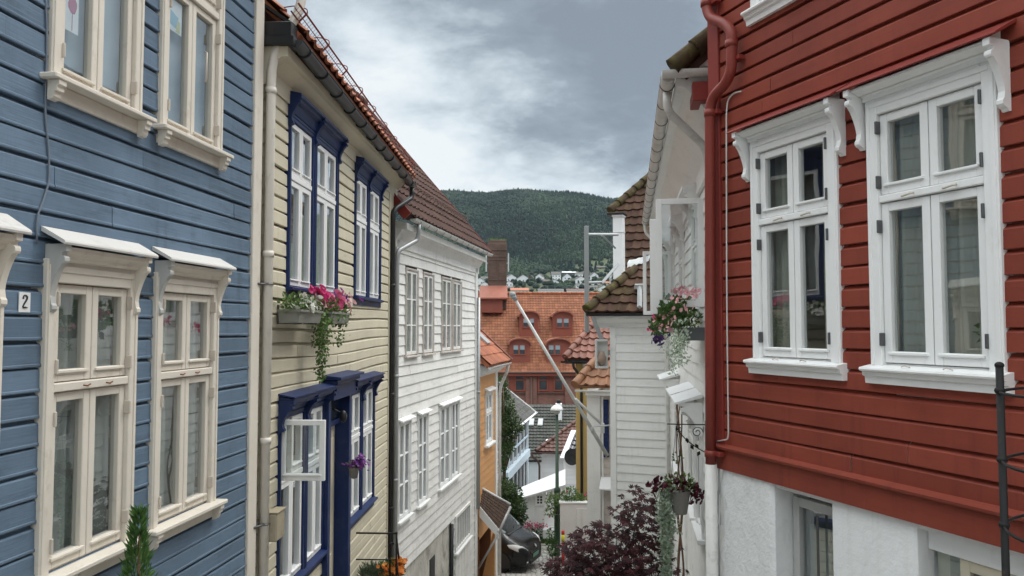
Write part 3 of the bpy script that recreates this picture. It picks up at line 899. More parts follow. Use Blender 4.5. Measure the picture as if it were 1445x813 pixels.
# cobbles: rounded setts with darker joints
def cobble_mat():
    m = bpy.data.materials.new('cobble_setts')
    m.use_nodes = True
    nt = m.node_tree
    L = nt.links.new
    b = nt.nodes['Principled BSDF']
    b.inputs['Roughness'].default_value = .62
    tc = nd(nt, 'ShaderNodeTexCoord')
    mp = nd(nt, 'ShaderNodeMapping'); mp.inputs['Scale'].default_value = (6.2, 4.2, 1)
    L(tc.outputs['Object'], mp.inputs['Vector'])
    v1 = nd(nt, 'ShaderNodeTexVoronoi', feature='DISTANCE_TO_EDGE', i_Scale=1.0, i_Randomness=.55)
    v2 = nd(nt, 'ShaderNodeTexVoronoi', feature='F1', i_Scale=1.0, i_Randomness=.55)
    L(mp.outputs[0], v1.inputs['Vector']); L(mp.outputs[0], v2.inputs['Vector'])
    sp = nd(nt, 'ShaderNodeSeparateColor')
    L(v2.outputs['Color'], sp.inputs[0])
    mr = nd(nt, 'ShaderNodeMapRange', i_1=0, i_2=1, i_3=.30, i_4=.50)
    L(sp.outputs[0], mr.inputs[0])
    hs = nd(nt, 'ShaderNodeCombineColor')
    for i, k in enumerate((1.0, .97, .9)):
        L(m_mul(nt, mr.outputs[0], k), hs.inputs[i])
    jr = nd(nt, 'ShaderNodeMapRange', i_1=.02, i_2=.12, i_3=0, i_4=1)
    L(v1.outputs[0], jr.inputs[0])
    mx = nd(nt, 'ShaderNodeMix', data_type='RGBA')
    L(jr.outputs[0], mx.inputs[0]); mx.inputs[6].default_value = (.16, .15, .12, 1); L(hs.outputs[0], mx.inputs[7])
    L(mx.outputs[2], b.inputs['Base Color'])
    bp = nd(nt, 'ShaderNodeBump', i_Strength=.9, i_Distance=.03)
    L(jr.outputs[0], bp.inputs['Height']); L(bp.outputs[0], b.inputs['Normal'])
    return m
def m_mul(nt, sock, k):
    n = nd(nt, 'ShaderNodeMath', operation='MULTIPLY', i_1=k)
    nt.links.new(sock, n.inputs[0])
    return n.outputs[0]
M['cobble'] = cobble_mat()

# ------------------------------------------------------------------ ground, street, hill
GP = [(-60, 9.0), (-10, .9), (0, -1.6), (5, -2.95), (10, -4.15), (15, -5.4), (20, -6.6), (26, -8.05), (31, -8.35), (45, -9.2), (60, -11.5), (120, -22), (300, -36), (560, -38), (660, 2), (850, 40), (1000, 66), (1150, 100), (1300, 158), (1500, 242), (1650, 283), (1760, 295), (2000, 290), (2600, 240), (6000, 120)]
def gz(Y):
    for (a, za), (b, zb) in zip(GP[:-1], GP[1:]):
        if a <= Y <= b: return za + (zb - za) * (Y - a) / (b - a)
    return GP[-1][1] if Y > 0 else GP[0][1]
def hz(X, Y):
    z = gz(Y)
    if Y > 640:
        k = min(1, (Y - 640) / 1000)
        z -= k * .00022 * max(0, abs(X + 10) - 60) ** 2 * min(1, 400 / (abs(X) + 1))
        z += k * (3 * math.sin(X * .021 + Y * .004) + 2 * math.sin(X * .047 + 1.3) + 4 * math.sin(X * .008 - Y * .006))
    return z

g = MB()
xs = [-6000, -3000, -1500, -700, -300, -120, -50, -20, -8, -3, 0, 3, 8, 20, 50, 120, 300, 700, 1500, 3000, 6000]
ys = [-60, -30, -10, -5, 0, 5, 10, 15, 20, 26, 31, 45, 60, 90, 120, 200, 300, 560, 600]
g.add([(x, y, gz(y)) for y in ys for x in xs], [(j * len(xs) + i, j * len(xs) + i + 1, (j + 1) * len(xs) + i + 1, (j + 1) * len(xs) + i) for j in range(len(ys) - 1) for i in range(len(xs) - 1)])
g.build('ground', M['asphalt'], kind='structure')
g = MB()
hx = [-6000, -3500, -2000, -1200] + [x * 40 for x in range(-24, 25)] + [1200, 2000, 3500, 6000]
hy = [600, 640, 660] + [680 + 40 * k for k in range(28)] + [1820, 1900, 2000, 2300, 2600, 6000]
g.add([(x, y, hz(x, y)) for y in hy for x in hx], [(j * len(hx) + i, j * len(hx) + i + 1, (j + 1) * len(hx) + i + 1, (j + 1) * len(hx) + i) for j in range(len(hy) - 1) for i in range(len(hx) - 1)], True)
g.build('hill', M['meadow'], kind='structure')

st = MB()
sy = [-12, -5, 0, 5, 10, 15, 20, 26, 31, 33]
def street_x(Y):
    if Y < 7.7: c = -3.25 + .1067 * Y
    elif Y < 14.7: c = -2.48 + .0386 * (Y - 7.67)
    elif Y < 25.5: c = -2.2 + .1657 * (Y - 14.64)
    else: c = -6.0
    if Y < 7.2: d = 4.6 - .381 * Y
    elif Y < 19: d = 1.04 + .1476 * Y
    else: d = 1.9
    return c - .1, d + .1
rows = []
for Y in [k * .5 for k in range(-24, 66)]:
    a, b = street_x(Y)
    rows.append((a, b, Y))
n = 4
st.add([(a + (b - a) * i / n, Y, gz(Y) + .004) for a, b, Y in rows for i in range(n + 1)], [(j * (n + 1) + i, j * (n + 1) + i + 1, (j + 1) * (n + 1) + i + 1, (j + 1) * (n + 1) + i) for j in range(len(rows) - 1) for i in range(n)])
st.build('street', M['cobble'], kind='structure')
M['copper_red2'] = mat('weathered_oxide_sheet', (.33, .115, .075), .45, .15, dirt=(.2, .06, .04), dirt_amt=.4, dirt_scale=(3, 3, 3))
M['tile_brown2'] = mat('red_brown_tile', (.098, .043, .033), .6, .2, dirt=(.10, .05, .04), dirt_amt=.6, dirt_scale=(3, 3, 3), dirt_th=.5)
M['bark_dark'] = mat('dark_bark', (.05, .035, .03), .8, .25)
M['meter'] = mat('meter_box', (.36, .31, .22), .6, .15, dirt=(.15, .11, .07), dirt_amt=.6, dirt_scale=(9, 9, 9))
M['tile_orange_old'] = mat('weathered_orange_tile', (.245, .098, .054), .8, .22, vscale=.5, spec=.2, dirt=(.16, .065, .04), dirt_amt=.6, dirt_scale=(.8, .8, .8), dirt_th=.48)
M['car_screen'] = mat('windscreen_glass', (.16, .20, .20), .1, .2, spec=.9)
# ================================================================== houses on the left
def fac_root(F, name, label, cat, zb, u0=0.0, group=None):
    p = F.w(u0, 0, zb)
    o = root(name, label, cat, M=Matrix.Translation(p) @ Matrix.Rotation(F.ang, 4, 'Z'), group=group)
    OFF[o.name] = Vector((u0, 0, zb))
    return o

def back_walls(mb, u0, u1, z0, z1, depth=7.0, t=.16):
    mb.box(u0, u0 + t, .004, depth, z0, z1 - .004); mb.box(u1 - t, u1, .004, depth, z0, z1 - .004)
    mb.box(u0 + t, u1 - t, depth - t, depth, z0, z1 - .004)

HG = 'old timber houses along the lane'
FB = Fac((-3.3, 0), 840, True)
# ---------------------------------------------------------------- blue house
blue = fac_root(FB, 'timber_house', 'blue clapboard house with cream window frames, nearest on the left', 'house', -3.6, 2.2, HG)
BW = [(3.36, 4.31), (4.64, 5.57), (5.80, 6.77)]
BU = [(4.62, 5.56), (5.80, 6.77)]
holes = [(a + .05, b - .05, -1.50, .34) for a, b in BW] + [(a + .05, b - .05, 1.47, 3.34) for a, b in BU]
mb = MB()
siding(mb, 2.2, 7.42, -3.596, -3.596 + .153 * 48, .153, holes, 'bead', tint=.11, amp=.008)
back_walls(mb, 2.2, 7.56, -3.6, 3.7)
mb.build('wall', M['blue'], blue)
mb = MB().box(7.42, 7.60, -.052, .1, -3.6, 3.7, .006)
mb.build('corner_board', M['trim'], blue)
mb = MB()
zt = 3.7
mb.slab([FBp for FBp in ((2.1, -.35, zt), (7.7, -.35, zt), (7.7, 3.6, zt + 3.4), (2.1, 3.6, zt + 3.4))], .14)
mb.slab([(2.1, 3.6, zt + 3.4), (7.7, 3.6, zt + 3.4), (7.7, 7.3, zt + .2), (2.1, 7.3, zt + .2)], .14)
mb.build('roof', M['tile_brown'], blue)
def pipe_u(F, px, y): return F.U(px, 462, y)
up = 7.70
mb = MB()
pipe(mb, smooth_path([(up, -.085, -3.5), (up, -.085, 2.72), (up + .18, -.30, 3.22), (up + .22, -.34, 3.6)]), .047, [(up, -.085, 2.35), (up, -.085, .72), (up, -.085, -1.1)])
mb.build('downpipe', M['pipe_cream'], blue)
for z in (.42, -1.9):
    mb = MB().tube([(up - .16, -.05, z), (up - .08, -.075, z), (up - .02, -.11, z + .01)], .012, 6)
    mb.tube([(up + .055 * math.cos(a), -.085 + .055 * math.sin(a), z) for a in [k * .5236 for k in range(13)]], .007, 5)
    mb.build('pipe_clamp', M['hinge'], blue)

def blue_hood(wo, ua, ub, zw, zf, d, head, mt='hood_white'):
    h = MB()
    h.prism([(-.03, zw), (-d, zf), (-d - .004, zf - .012), (-d, zf - .024), (-.03, zw - .03)], ua, ub)
    for k in range(3):   # small moss and paint flakes at the back edge
        pass
    h.build('hood', M[mt], wo)
    s_ = MB()
    zz = zf - .032
    s_.prism([(-.02, zz + .02), (-d + .035, zz), (-d + .04, zz - .03), (-.10, zz - .055), (-.095, zz - .075), (-.075, zz - .085), (-.07, head + .03), (-.045, head + .01), (-.02, head)], ua + .07, ub - .07)
    s_.build('soffit', M['trim'], wo)
    for u, mm in ((ua + .045, 'grey_trim'), (ub - .085, 'trim')):
        b = MB().prism([(y - .026, z + zf - .018) for y, z in bracket_prof(d - .045, .43)], u, u + .045)
        b.build('bracket', M[mm], wo, label='grey painted side of the scroll bracket' if mm == 'grey_trim' else None)

def blue_sill(wo, u0, u1, z):
    s_ = MB().box(u0 - .06, u1 + .07, -.135, .02, z - .036, z - .002, .007)
    s_.box(u0, u1, -.052, 0, z - .13, z - .038, .004)
    s_.build('sill', M['trim'], wo)
    for u in (u0 - .02, u1 - .045):
        b = MB().prism([(-.05, z - .038), (-.125, z - .038), (-.125, z - .065), (-.11, z - .075), (-.11, z - .10), (-.095, z - .105), (-.09, z - .135), (-.08, z - .15), (-.05, z - .155)], u, u + .065)
        b.build('bracket', M['trim'], wo)

cur = ['sides', 'half', 'full']
for i, (a, b) in enumerate(BW):
    wo_ = window(blue, M, a, b, -1.47, .27, cw=.088, head=.14, cy=-.058, zt=-.365, th=.055, cm='trim', curtain=['full', 'full', 'full'][i], hinge='hinge_paint', rail=.058)
    blue_hood(wo_, a - .03, b + .03 if i < 2 else b + .05, .60 if i else .63, .515 if i else .535, .18, .41)
    blue_sill(wo_, a, b, -1.47)
    for uu in (a + .35, a + .58): MB().tube([(uu, -.06, -.365), (uu + .02, -.075, -.37), (uu + .07, -.06, -.362)], .005, 5).build('latch', M['rust'], wo_)
for i, (a, b) in enumerate(BU):
    wo_ = window(blue, M, a, b, 1.51, 3.22, cw=.09, head=.12, cy=-.058, zt=2.69, th=.06, cm='trim', curtain='blind', hinge='hinge_paint', rail=.056, gl='glass_sky', depth=.5)
    blue_sill(wo_, a, b, 1.51)
    if i == 1:
        hd = MB().tube([(b - .30, -.036, 2.31), (b - .30, -.055, 2.30), (b - .30, -.055, 2.06), (b - .30, -.036, 2.05)], .009, 6)
        hd.build('handle', M['hinge_paint'], wo_)

# number sign
sg = fac_root(FB, 'number_sign', 'small rusty white enamel house number sign with a black 2', 'number sign', .085, 4.50)
mb = MB().box(4.445, 4.535, -.036, -.0285, .085, .20, .002); mb.build('plate', M['enamel'], sg)
two = [(-.017, .028), (-.014, .038), (-.005, .043), (.006, .042), (.014, .034), (.013, .022), (.004, .008), (-.008, -.008), (-.016, -.022), (-.017, -.030)]
mb = MB()
mb.tube([(4.49 + x, -.0375, .142 + z * .95) for x, z in two], [.003, .004, .0045, .005, .006, .006, .0055, .005, .0045, .004], 6)
mb.tube([(4.473, -.0375, .1125), (4.490, -.0375, .1145), (4.508, -.0375, .113)], [.005, .0055, .003], 6)
mb.ball((4.474, -.0375, .167), .006, 8, 6)
mb.build('numeral', M['ink'], sg)

# children's drawings behind the upper panes
for (pu, pz, wdt, hgt, sort) in ((4.80, 1.87, .145, .25, 0), (5.955, 2.33, .23, .25, 1)):
    dr = fac_root(FB, 'drawing', 'sheet of paper with a pink balloon flower taped inside the upper window' if sort == 0 else 'pastel blue and yellow drawing taped inside the upper right window', 'drawing', pz, pu, None)
    MB().box(pu, pu + wdt, .012, .015, pz, pz + hgt).build('sheet', M['paper'], dr)
    if sort == 0:
        q = MB(); q.add([(pu + .085, .011, pz + .175)] + [(pu + .085 + .042 * math.cos(k * .5236) * (1 + .12 * math.sin(k * 2.1)), .011, pz + .175 + .058 * math.sin(k * .5236) * (1 + .1 * math.cos(k * 3.3))) for k in range(12)], [(0, 1 + k, 1 + (k + 1) % 12) for k in range(12)])
        q.build('pink_bloom', M['crayon_pink'], dr)
        MB().box(pu + .082, pu + .087, .0105, .0115, pz + .01, pz + .12).build('stalk', M['crayon_pink'], dr)
    else:
        MB().poly([(pu + .03, .011, pz + .05), (pu + .16, .011, pz + .03), (pu + .18, .011, pz + .13), (pu + .06, .011, pz + .16)]).build('blue_patch', M['crayon_blue'], dr)
        MB().poly([(pu + .14, .0105, pz + .01), (pu + .205, .0105, pz + .01), (pu + .20, .0105, pz + .10), (pu + .17, .0105, pz + .11)]).build('yellow_patch', M['crayon_yellow'], dr)

# loose cable down the blue wall
c0 = [FB.uz(px, py, -.035) for px, py in ((62, -60), (66, 40), (65, 110), (63, 160), (69, 215), (69, 258), (60, 285), (54, 300), (51, 318), (52, 345))]
cb_ = fac_root(FB, 'cable', 'thin grey cable hanging loosely down the blue boards', 'cable', c0[-1][1], c0[-1][0])
mb = MB().tube(smooth_path([(u, -.036, z) for u, z in c0], 4), .0065, 6)
mb.build('wire', M['cable'], cb_)
c1 = [FB.uz(px, py, -.06) for px, py in ((344, 716), (344, 733), (347, 737), (352, 736), (355, 733))]

# ---------------------------------------------------------------- yellow house
uY = FB.U(366)
PY = FB.w(uY, 0, 0)
FY = Fac((PY.x, PY.y), 765, True)
yel = fac_root(FY, 'timber_house', 'pale yellow clapboard house with navy blue window frames and red tiled eaves', 'house', -5.8, 0.0, HG)
Uy = lambda px, y=-.05: FY.U(px, 462, y)
YU1 = [(Uy(405), Uy(442.3)), (Uy(442.5), Uy(476))]
YU2 = [(Uy(500), Uy(519.4)), (Uy(519.6), Uy(537))]
YL = [(Uy(397), Uy(434.6)), (Uy(434.8), Uy(461.5))]
YR = [(Uy(491.5), Uy(512.4)), (Uy(512.6), Uy(530))]
DO = (Uy(463), Uy(493, -.1))
hl = [(a + .04, b - .04, .42, 2.36) for a, b in YU1] + [(a + .04, b - .04, .44, 2.30) for a, b in YU2] + [(a + .04, b - .04, -2.8, -.88) for a, b in YL + YR] + [(DO[0] - .06, DO[1] + .07, -5.8, -.9)]
def sagf(u, z):
    k = max(0, 1 - abs(z + .15) / 1.1)
    return -.05 * k * math.sin(math.pi * min(1, max(0, u / 5.5))) ** 2
mb = MB()
siding(mb, .0, 6.25, -5.814, -5.814 + .153 * 55, .153, hl, 'cove', tint=.03, amp=.007, sag=sagf)
back_walls(mb, 0.02, 6.93, -5.8, 2.55)
mb.build('wall', M['yellow'], yel)
MB().box(6.25, 6.62, -.046, .05, -5.8, 2.62, .006).build('corner_board', M['yellow_trim'], yel)
MB().box(.02, .20, -.046, .05, -5.8, 2.62, .006).build('corner_board', M['yellow_trim'], yel)
# cornice: frieze, sloping soffit and fascia
mb = MB()
mb.prism([(-.05, 2.42), (-.05, 2.60), (-.19, 2.70), (-.25, 2.70), (-.25, 2.80), (.02, 2.86), (.02, 2.42)], -.02, 6.95)
mb.build('cornice', M['yellow_trim'], yel)
mb = MB(); gutter(mb, -.02, 7.02, -.325, 2.86, .072, -.17)
mb.build('gutter', M['gutter_dark'], yel)
for k in range(11):
    u = .25 + k * .64
    q = MB(); ring_arc(q, u, -.325, 2.86 - .17 * (u + .02) / 7.04, .080, .010)
    q.build('gutter_strap', M['black'], yel)
mb = MB().box(-.08, .16, -.30, .12, 2.885, 3.03, .006); mb.box(-.1, .14, -.33, .06, 2.80, 2.882, .006)
mb.slab([(-.02, -.30, 3.035), (.14, -.30, 3.035), (.14, .30, 3.46), (-.02, .30, 3.46)], .03)
mb.build('verge_board', M['black'], yel)
ry, rz = -.37, 2.985
plY = Plane((0, ry, rz), (1, -.0, -.022), (0, math.cos(R(44)), math.sin(R(44))))
mb = MB()
tiles(mb, plY, [(.12, 0), (7.05, 0), (7.05, 4.6), (.12, 4.6)], tw=.225, tl=.34, amp=.028)
mb.slab([plY.w(.1, .01, -.03), plY.w(7.05, .01, -.03), plY.w(7.05, 4.7, -.03), plY.w(.1, 4.7, -.03)], .08)
mb.slab([plY.w(.1, 4.6, .02), plY.w(7.05, 4.6, .02), (7.05, 7.2, 2.9), (.1, 7.2, 2.9)], .08)
mb.build('roof', M['tile_orange'], yel)
# snow guard
sgd = MB()
def gp(a, h): return plY.w(a, .14, h)
for h, r_ in ((.05, .009), (.155, .011)):
    sgd.tube([gp(-.1, h), gp(7.0, h)], r_, 6)
sgd.tube([gp(-.1, .10), gp(7.0, .10)], .005, 5)
for k in range(9):
    a = .15 + k * .82
    sgd.tube([plY.w(a, .14, .0), plY.w(a, .14, .17)], .010, 6)
    sgd.tube(smooth_path([plY.w(a, .14, .17), plY.w(a, .17, .20), plY.w(a, .28, .15), plY.w(a, .38, .02)]), .006, 5)
k = -.05
while k < 7.0:
    sgd.tube([gp(k, .05), gp(k, .155)], .002, 4); k += .07
sgd.build('snow_guard', M['red_pipe'], yel)
ub = Uy(553, -.08)
mb = MB()
pipe(mb, smooth_path([(6.95, -.325, 2.62), (6.95, -.325, 2.44), (ub, -.085, 2.12), (ub, -.085, 1.8), (ub, -.085, -5.7)], 6), .047, [(ub, -.085, .75), (ub, -.085, -1.2), (ub, -.085, -3.2)])
mb.build('downpipe', M['black'], yel)

def navy_hood(wo, ua, ub, zb, zt, d, cap=True):
    h = MB()
    h.prism([(-.03, zt), (-d, zt - .03), (-d, zt - .06), (-d + .03, zt - .07), (-d + .035, zt - .10), (-d + .075, zt - .12), (-.08, zb + .06), (-.065, zb + .02), (-.03, zb)], ua, ub)
    if cap: h.prism([(-.028, zt + .03), (-d - .02, zt - .005), (-d - .02, zt - .02), (-.028, zt + .012)], ua - .02, ub + .02)
    h.build('hood', M['navy'], wo)
    for u in (ua - .012, ub - .05):
        b = MB().prism([(y - .028, z + zt - .05) for y, z in bracket_prof(d - .02, .34)], u, u + .062)
        b.build('bracket', M['navy'], wo)

def navy_sill(wo, u0, u1, z, d=.11):
    s_ = MB().prism([(0, z + .02), (-d, z - .01), (-d, z - .035), (-.05, z - .05), (-.05, z - .13), (0, z - .13)], u0 - .015, u1 + .015)
    s_.build('sill', M['navy'], wo)

for (a, b), z0, z1, ztr, hz_, hd_ in [(YU1[0], .44, 2.27, 1.65, 2.57, 1), (YU1[1], .44, 2.27, 1.65, 2.57, 1), (YU2[0], .46, 2.22, 1.62, 2.52, 1), (YU2[1], .46, 2.22, 1.62, 2.52, 1)]:
    wo_ = window(yel, M, a, b, z0, z1, cw=.085, head=.09, zt=ztr, th=.06, cm='navy', sm='white_clean', tm='white_clean', curtain='sides', rail=.062, cols=1, gl='glass_sky')
    navy_hood(wo_, a - .0, b + .0, z1 + .06, hz_, .17, cap=False)
    navy_sill(wo_, a, b, z0)
for i, (a, b) in enumerate(YL):
    wo_ = window(yel, M, a, b, -2.76, -.97, cw=.08, head=.08, zt=-1.62, th=.06, cm='navy', sm='white_clean', tm='white_clean', curtain='sides' if i == 0 else 'full', rail=.06, skip=((0, 1),) if i == 0 else ())
    navy_hood(wo_, a, b, -.91, -.72, .19)
    navy_sill(wo_, a, b, -2.76)
    if i == 0:
        ha, hw = a + .085, .475
        fr = MB().rect_frame(0, hw, -1.60, -.97, -.022, .022, .058, .075, .055)
        fr.box(.03, hw - .03, -.038, -.018, -1.548, -1.53, .003)
        def op(p, ha=ha): return Vector((ha + p.y - .0, -.03 - p.x, p.z))
        fr.xf(op).build('sash', M['white_clean'], wo_, label='small white sash standing open at a right angle')
        gp_ = MB().poly([(.055, 0, -1.53), (hw - .055, 0, -1.53), (hw - .055, 0, -1.02), (.055, 0, -1.02)]).xf(op)
        gp_.build('pane', M['glass'], wo_)
for (a, b) in YR:
    wo_ = window(yel, M, a, b, -2.74, -.98, cw=.075, head=.08, zt=-1.60, th=.06, cm='navy', sm='white_clean', tm='white_clean', curtain='full', rail=.058, gl='glass_sky')
    navy_hood(wo_, a, b, -.92, -.74, .19)
    navy_sill(wo_, a, b, -2.74)

# door with a deep navy portal
d0, d1 = DO
dm = MB().box(d0 - .10, d0 + .02, -.10, .12, -5.8, -.92, .006); dm.box(d1, d1 + .13, -.115, .12, -5.8, -.92, .006)
dm.box(d0 - .12, d1 + .15, -.17, .12, -.92, -.72, .006); dm.box(d0 - .15, d1 + .18, -.22, .1, -.717, -.66, .008)
dm.prism([(-.03, -.60), (-.27, -.625), (-.27, -.655), (-.03, -.655)], d0 - .18, d1 + .20)
dm.box(d0 + .02, d1, .02, .12, -1.32, -1.25, .004)
door = dm.build('door_portal', M['navy'], yel)
q = MB().box(d0 + .025, d1 - .005, .085, .12, -5.6, -1.33, .004)
for (zl, zh) in ((-5.2, -4.3), (-4.2, -3.6), (-3.5, -3.05), (-2.95, -1.5)):
    q.box(d0 + .12, d0 + .40, .075, .09, zl, zh, .006); q.box(d0 + .50, d1 - .09, .075, .09, zl, zh, .006)
q.build('door', M['yellow_trim'], door)
MB().poly([(d0 + .05, .05, -1.24), (d1 - .02, .05, -1.24), (d1 - .02, .05, -.93), (d0 + .05, .05, -.93)]).build('pane', M['dark_glass'], door)
q = MB().tube([(d0 + .30, .03, -1.12 + .10), (d0 + .30, -.16, -1.12)], .01, 6); q.ball((d0 + .30, -.18, -1.16), (.05, .05, .08), 10, 8)
q.build('lantern', M['black'], door)
# concrete step and landing
q = MB().box(d0 - .3, 4.45, -.98, -.03, -5.8, -4.05, .02)
q.build('landing', M['concrete'], yel)
# small meter box
mz = FY.uz(374, 744, -.08)
q = MB().box(FY.U(369, 744, -.05), FY.U(381, 744, -.05), -.20, -.02, mz[1] - .14, mz[1] + .13, .012); q.box(FY.U(369.5, 744, -.05) - .012, FY.U(381, 744, -.05) + .012, -.21, -.10, mz[1] + .132, mz[1] + .145, .003)
q.build('meter_box', M['meter'], yel)

# ---------------------------------------------------------------- white house on the left
uW = FY.U(556)
PW = FY.w(uW, 0, 0)
FW = Fac((PW.x, PW.y), 905, True)
whl = fac_root(FW, 'timber_house', 'weathered white clapboard house with a steep brown tiled roof on the left', 'house', -7.9, 0.0, HG)
Uw = lambda px, y=-.05: FW.U(px, 462, y)
WU = [(Uw(a), Uw(b)) for a, b in ((573.4, 591), (598, 613), (624, 638.4), (639.6, 652))]
WL = [(Uw(a), Uw(b)) for a, b in ((564.7, 582), (592, 606), (622, 637.3), (638.5, 649.5))]
bd = (Uw(644), Uw(664.5))
hl = [(a + .03, b - .03, -.6, 1.2) for a, b in WU] + [(a + .03, b - .03, -3.7, -1.78) for a, b in WL]
mb = MB()
siding(mb, .0, 7.1, -4.68, -4.68 + .197 * 34, .197, hl, 'lap', tint=.05, amp=.009)
siding(mb, Uw(637, 0), 7.1, -7.9, -4.70, .197, [(bd[0], bd[1], -7.9, -4.05)], 'lap', tint=.05)
back_walls(mb, 0, 7.46, -4.68, 1.95)
mb.build('wall', M['white_old'], whl)
q = MB().box(0, Uw(636, 0), .0, .3, -7.9, -4.69, .01)
q.box(0.02, 7.46, 6.7, 7, -7.9, -4.69); q.box(7.2, 7.46, .31, 6.69, -7.9, -4.69)
q.build('foundation', M['concrete'], whl)
hu = (FW.U(606, 800), FW.U(613, 800))
q = MB().box(hu[0], hu[1], -.015, .02, -6.8, FW.uz(610, 786)[1], .004); q.build('cellar_hatch', M['car_plastic'], whl)
q = MB(); up2 = Uw(638.5); pipe(q, [(up2, -.05, -7.8), (up2, -.05, -4.72)], .05); q.build('drainpipe', M['black'], whl)
MB().box(7.1, 7.40, -.05, .05, -7.9, 1.78, .006).build('corner_board', M['white_old'], whl)
MB().box(0.0, .16, -.05, .05, -4.7, 1.78, .006).build('corner_board', M['white_old'], whl)
q = MB().prism([(-.03, 1.50), (-.05, 1.52), (-.05, 1.66), (-.16, 1.84), (-.26, 1.84), (-.26, 1.96), (.02, 2.02), (.02, 1.50)], -.05, 7.52); q.build('cornice', M['white_old'], whl)
q = MB(); gutter(q, .05, 7.75, -.34, 2.05, .065, .03); q.build('gutter', M['gutter_white'], whl)
for k in range(13):
    u = .4 + k * .6
    q = MB(); ring_arc(q, u, -.34, 2.05 + .03 * u / 7.7, .072, .008); q.build('gutter_strap', M['zinc'], whl)
uz_ = Uw(559.5, -.1)
q = MB()
pipe(q, smooth_path([(.42, -.34, 2.0), (.45, -.34, 1.80), (.44, -.30, 1.68), (uz_, -.11, 1.42), (uz_, -.10, 1.2), (uz_, -.10, -7.8)], 6), .046, [(uz_, -.10, -.9), (uz_, -.1, -2.8)])
q.build('downpipe', M['zinc'], whl)
uz2 = Uw(675.3, -.09)
q = MB(); pipe(q, [(uz2, -.085, -5.0), (uz2, -.085, .83)], .055, [(uz2, -.085, -1.8)]); q.build('downpipe', M['zinc'], whl)
plW = Plane((0, -.36, 2.09), (1, 0, .004), (0, math.cos(R(49.5)), math.sin(R(49.5))))
q = MB()
tiles(q, plW, [(-.3, 0), (7.68, 0), (7.68, 5.9), (-.3, 5.9)], tw=.26, tl=.36, amp=.026, step=.035, spt=6, tint=.2)
q.slab([plW.w(-.3, .01, -.03), plW.w(7.62, .01, -.03), plW.w(7.62, 5.9, -.03), plW.w(-.3, 5.9, -.03)], .1)
e0 = plW.w(0, 5.9, 0)
q.slab([(-.3, e0.y, e0.z), (7.62, e0.y, e0.z), (7.62, 7.2, 2.2), (-.3, 7.2, 2.2)], .1)
rf = q.build('roof', M['tile_brown'], whl)
q = MB(); ridge_tiles(q, plW.w(-.3, 5.9, .03), plW.w(7.7, 5.9, .03), .12); q.build('ridge', M['tile_brown'], rf)
for u in (-.3, 7.68):
    q = MB().slab([plW.w(u - .02, -.02, .05), plW.w(u + .02, -.02, .05), plW.w(u + .02, 5.95, .05), plW.w(u - .02, 5.95, .05)], .18); q.build('bargeboard', M['red_trim'], whl)
q = MB()
for k in range(20):
    a = .7 + k * .34
    q.tube([plW.w(a, 1.05, .02), plW.w(a, 1.05, .20)], .008, 5)
    q.tube([plW.w(a, 1.05, .20), plW.w(a, 1.30, .03)], .007, 5)
for h in (.06, .13, .20): q.tube([plW.w(.6, 1.05, h), plW.w(7.3, 1.05, h)], .007, 5)
q.build('snow_guard', M['roof_brown'], whl)
for (a, b) in WU:
    wo_ = window(whl, M, a, b, -.56, 1.13, cw=.065, head=.05, cy=-.045, cm='old_trim', sm='white_old', rows=(3,), rail=.05, curtain='sides', drip=False, muntin=.03)
    MB().box(a - .03, b + .03, -.085, .02, -.60, -.565, .006).build('sill', M['old_trim'], wo_)
for (a, b) in WL:
    wo_ = window(whl, M, a, b, -3.66, -1.85, cw=.065, head=.05, cy=-.045, cm='white_clean', rows=(3,), rail=.05, curtain='sides' if a < 4 else None, drip=False, muntin=.03)
    MB().box(a - .05, b + .05, -.10, .02, -3.72, -3.665, .006).build('sill', M['white_clean'], wo_)
    MB().prism([(-.02, -1.73), (-.13, -1.775), (-.13, -1.80), (-.02, -1.78)], a - .04, b + .04).build('drip_cap', M['white_clean'], wo_)
# little barred cellar window and door
wz0, wz1 = FW.uz(653, 765)[1], FW.uz(653, 716)[1]
q = MB().rect_frame(bd[0], bd[1], wz0, wz1, -.06, .02, .07)
k = bd[0] + .2
while k < bd[1] - .1:
    q.box(k, k + .035, -.045, -.01, wz0 + .06, wz1 - .06); k += .2
wo_ = q.build('window', M['white_old'], whl)
MB().poly([(bd[0], .0, wz0), (bd[1], .0, wz0), (bd[1], .0, wz1), (bd[0], .0, wz1)]).build('pane', M['dark_glass'], wo_)
MB().box(bd[0] - .05, bd[1] + .05, -.12, .0, wz0 - .06, wz0 - .004, .006).build('sill', M['white_clean'], wo_)
q = MB().box(bd[0] + .02, bd[1] - .02, -.04, .03, -7.9, wz0 - .07, .004)
for i in range(5):
    u = bd[0] + .04 + (bd[1] - bd[0] - .1) * i / 5
    q.box(u, u + .29, -.05, -.03, -7.85, wz0 - .1, .008)
q.build('door', M['white_old'], whl)

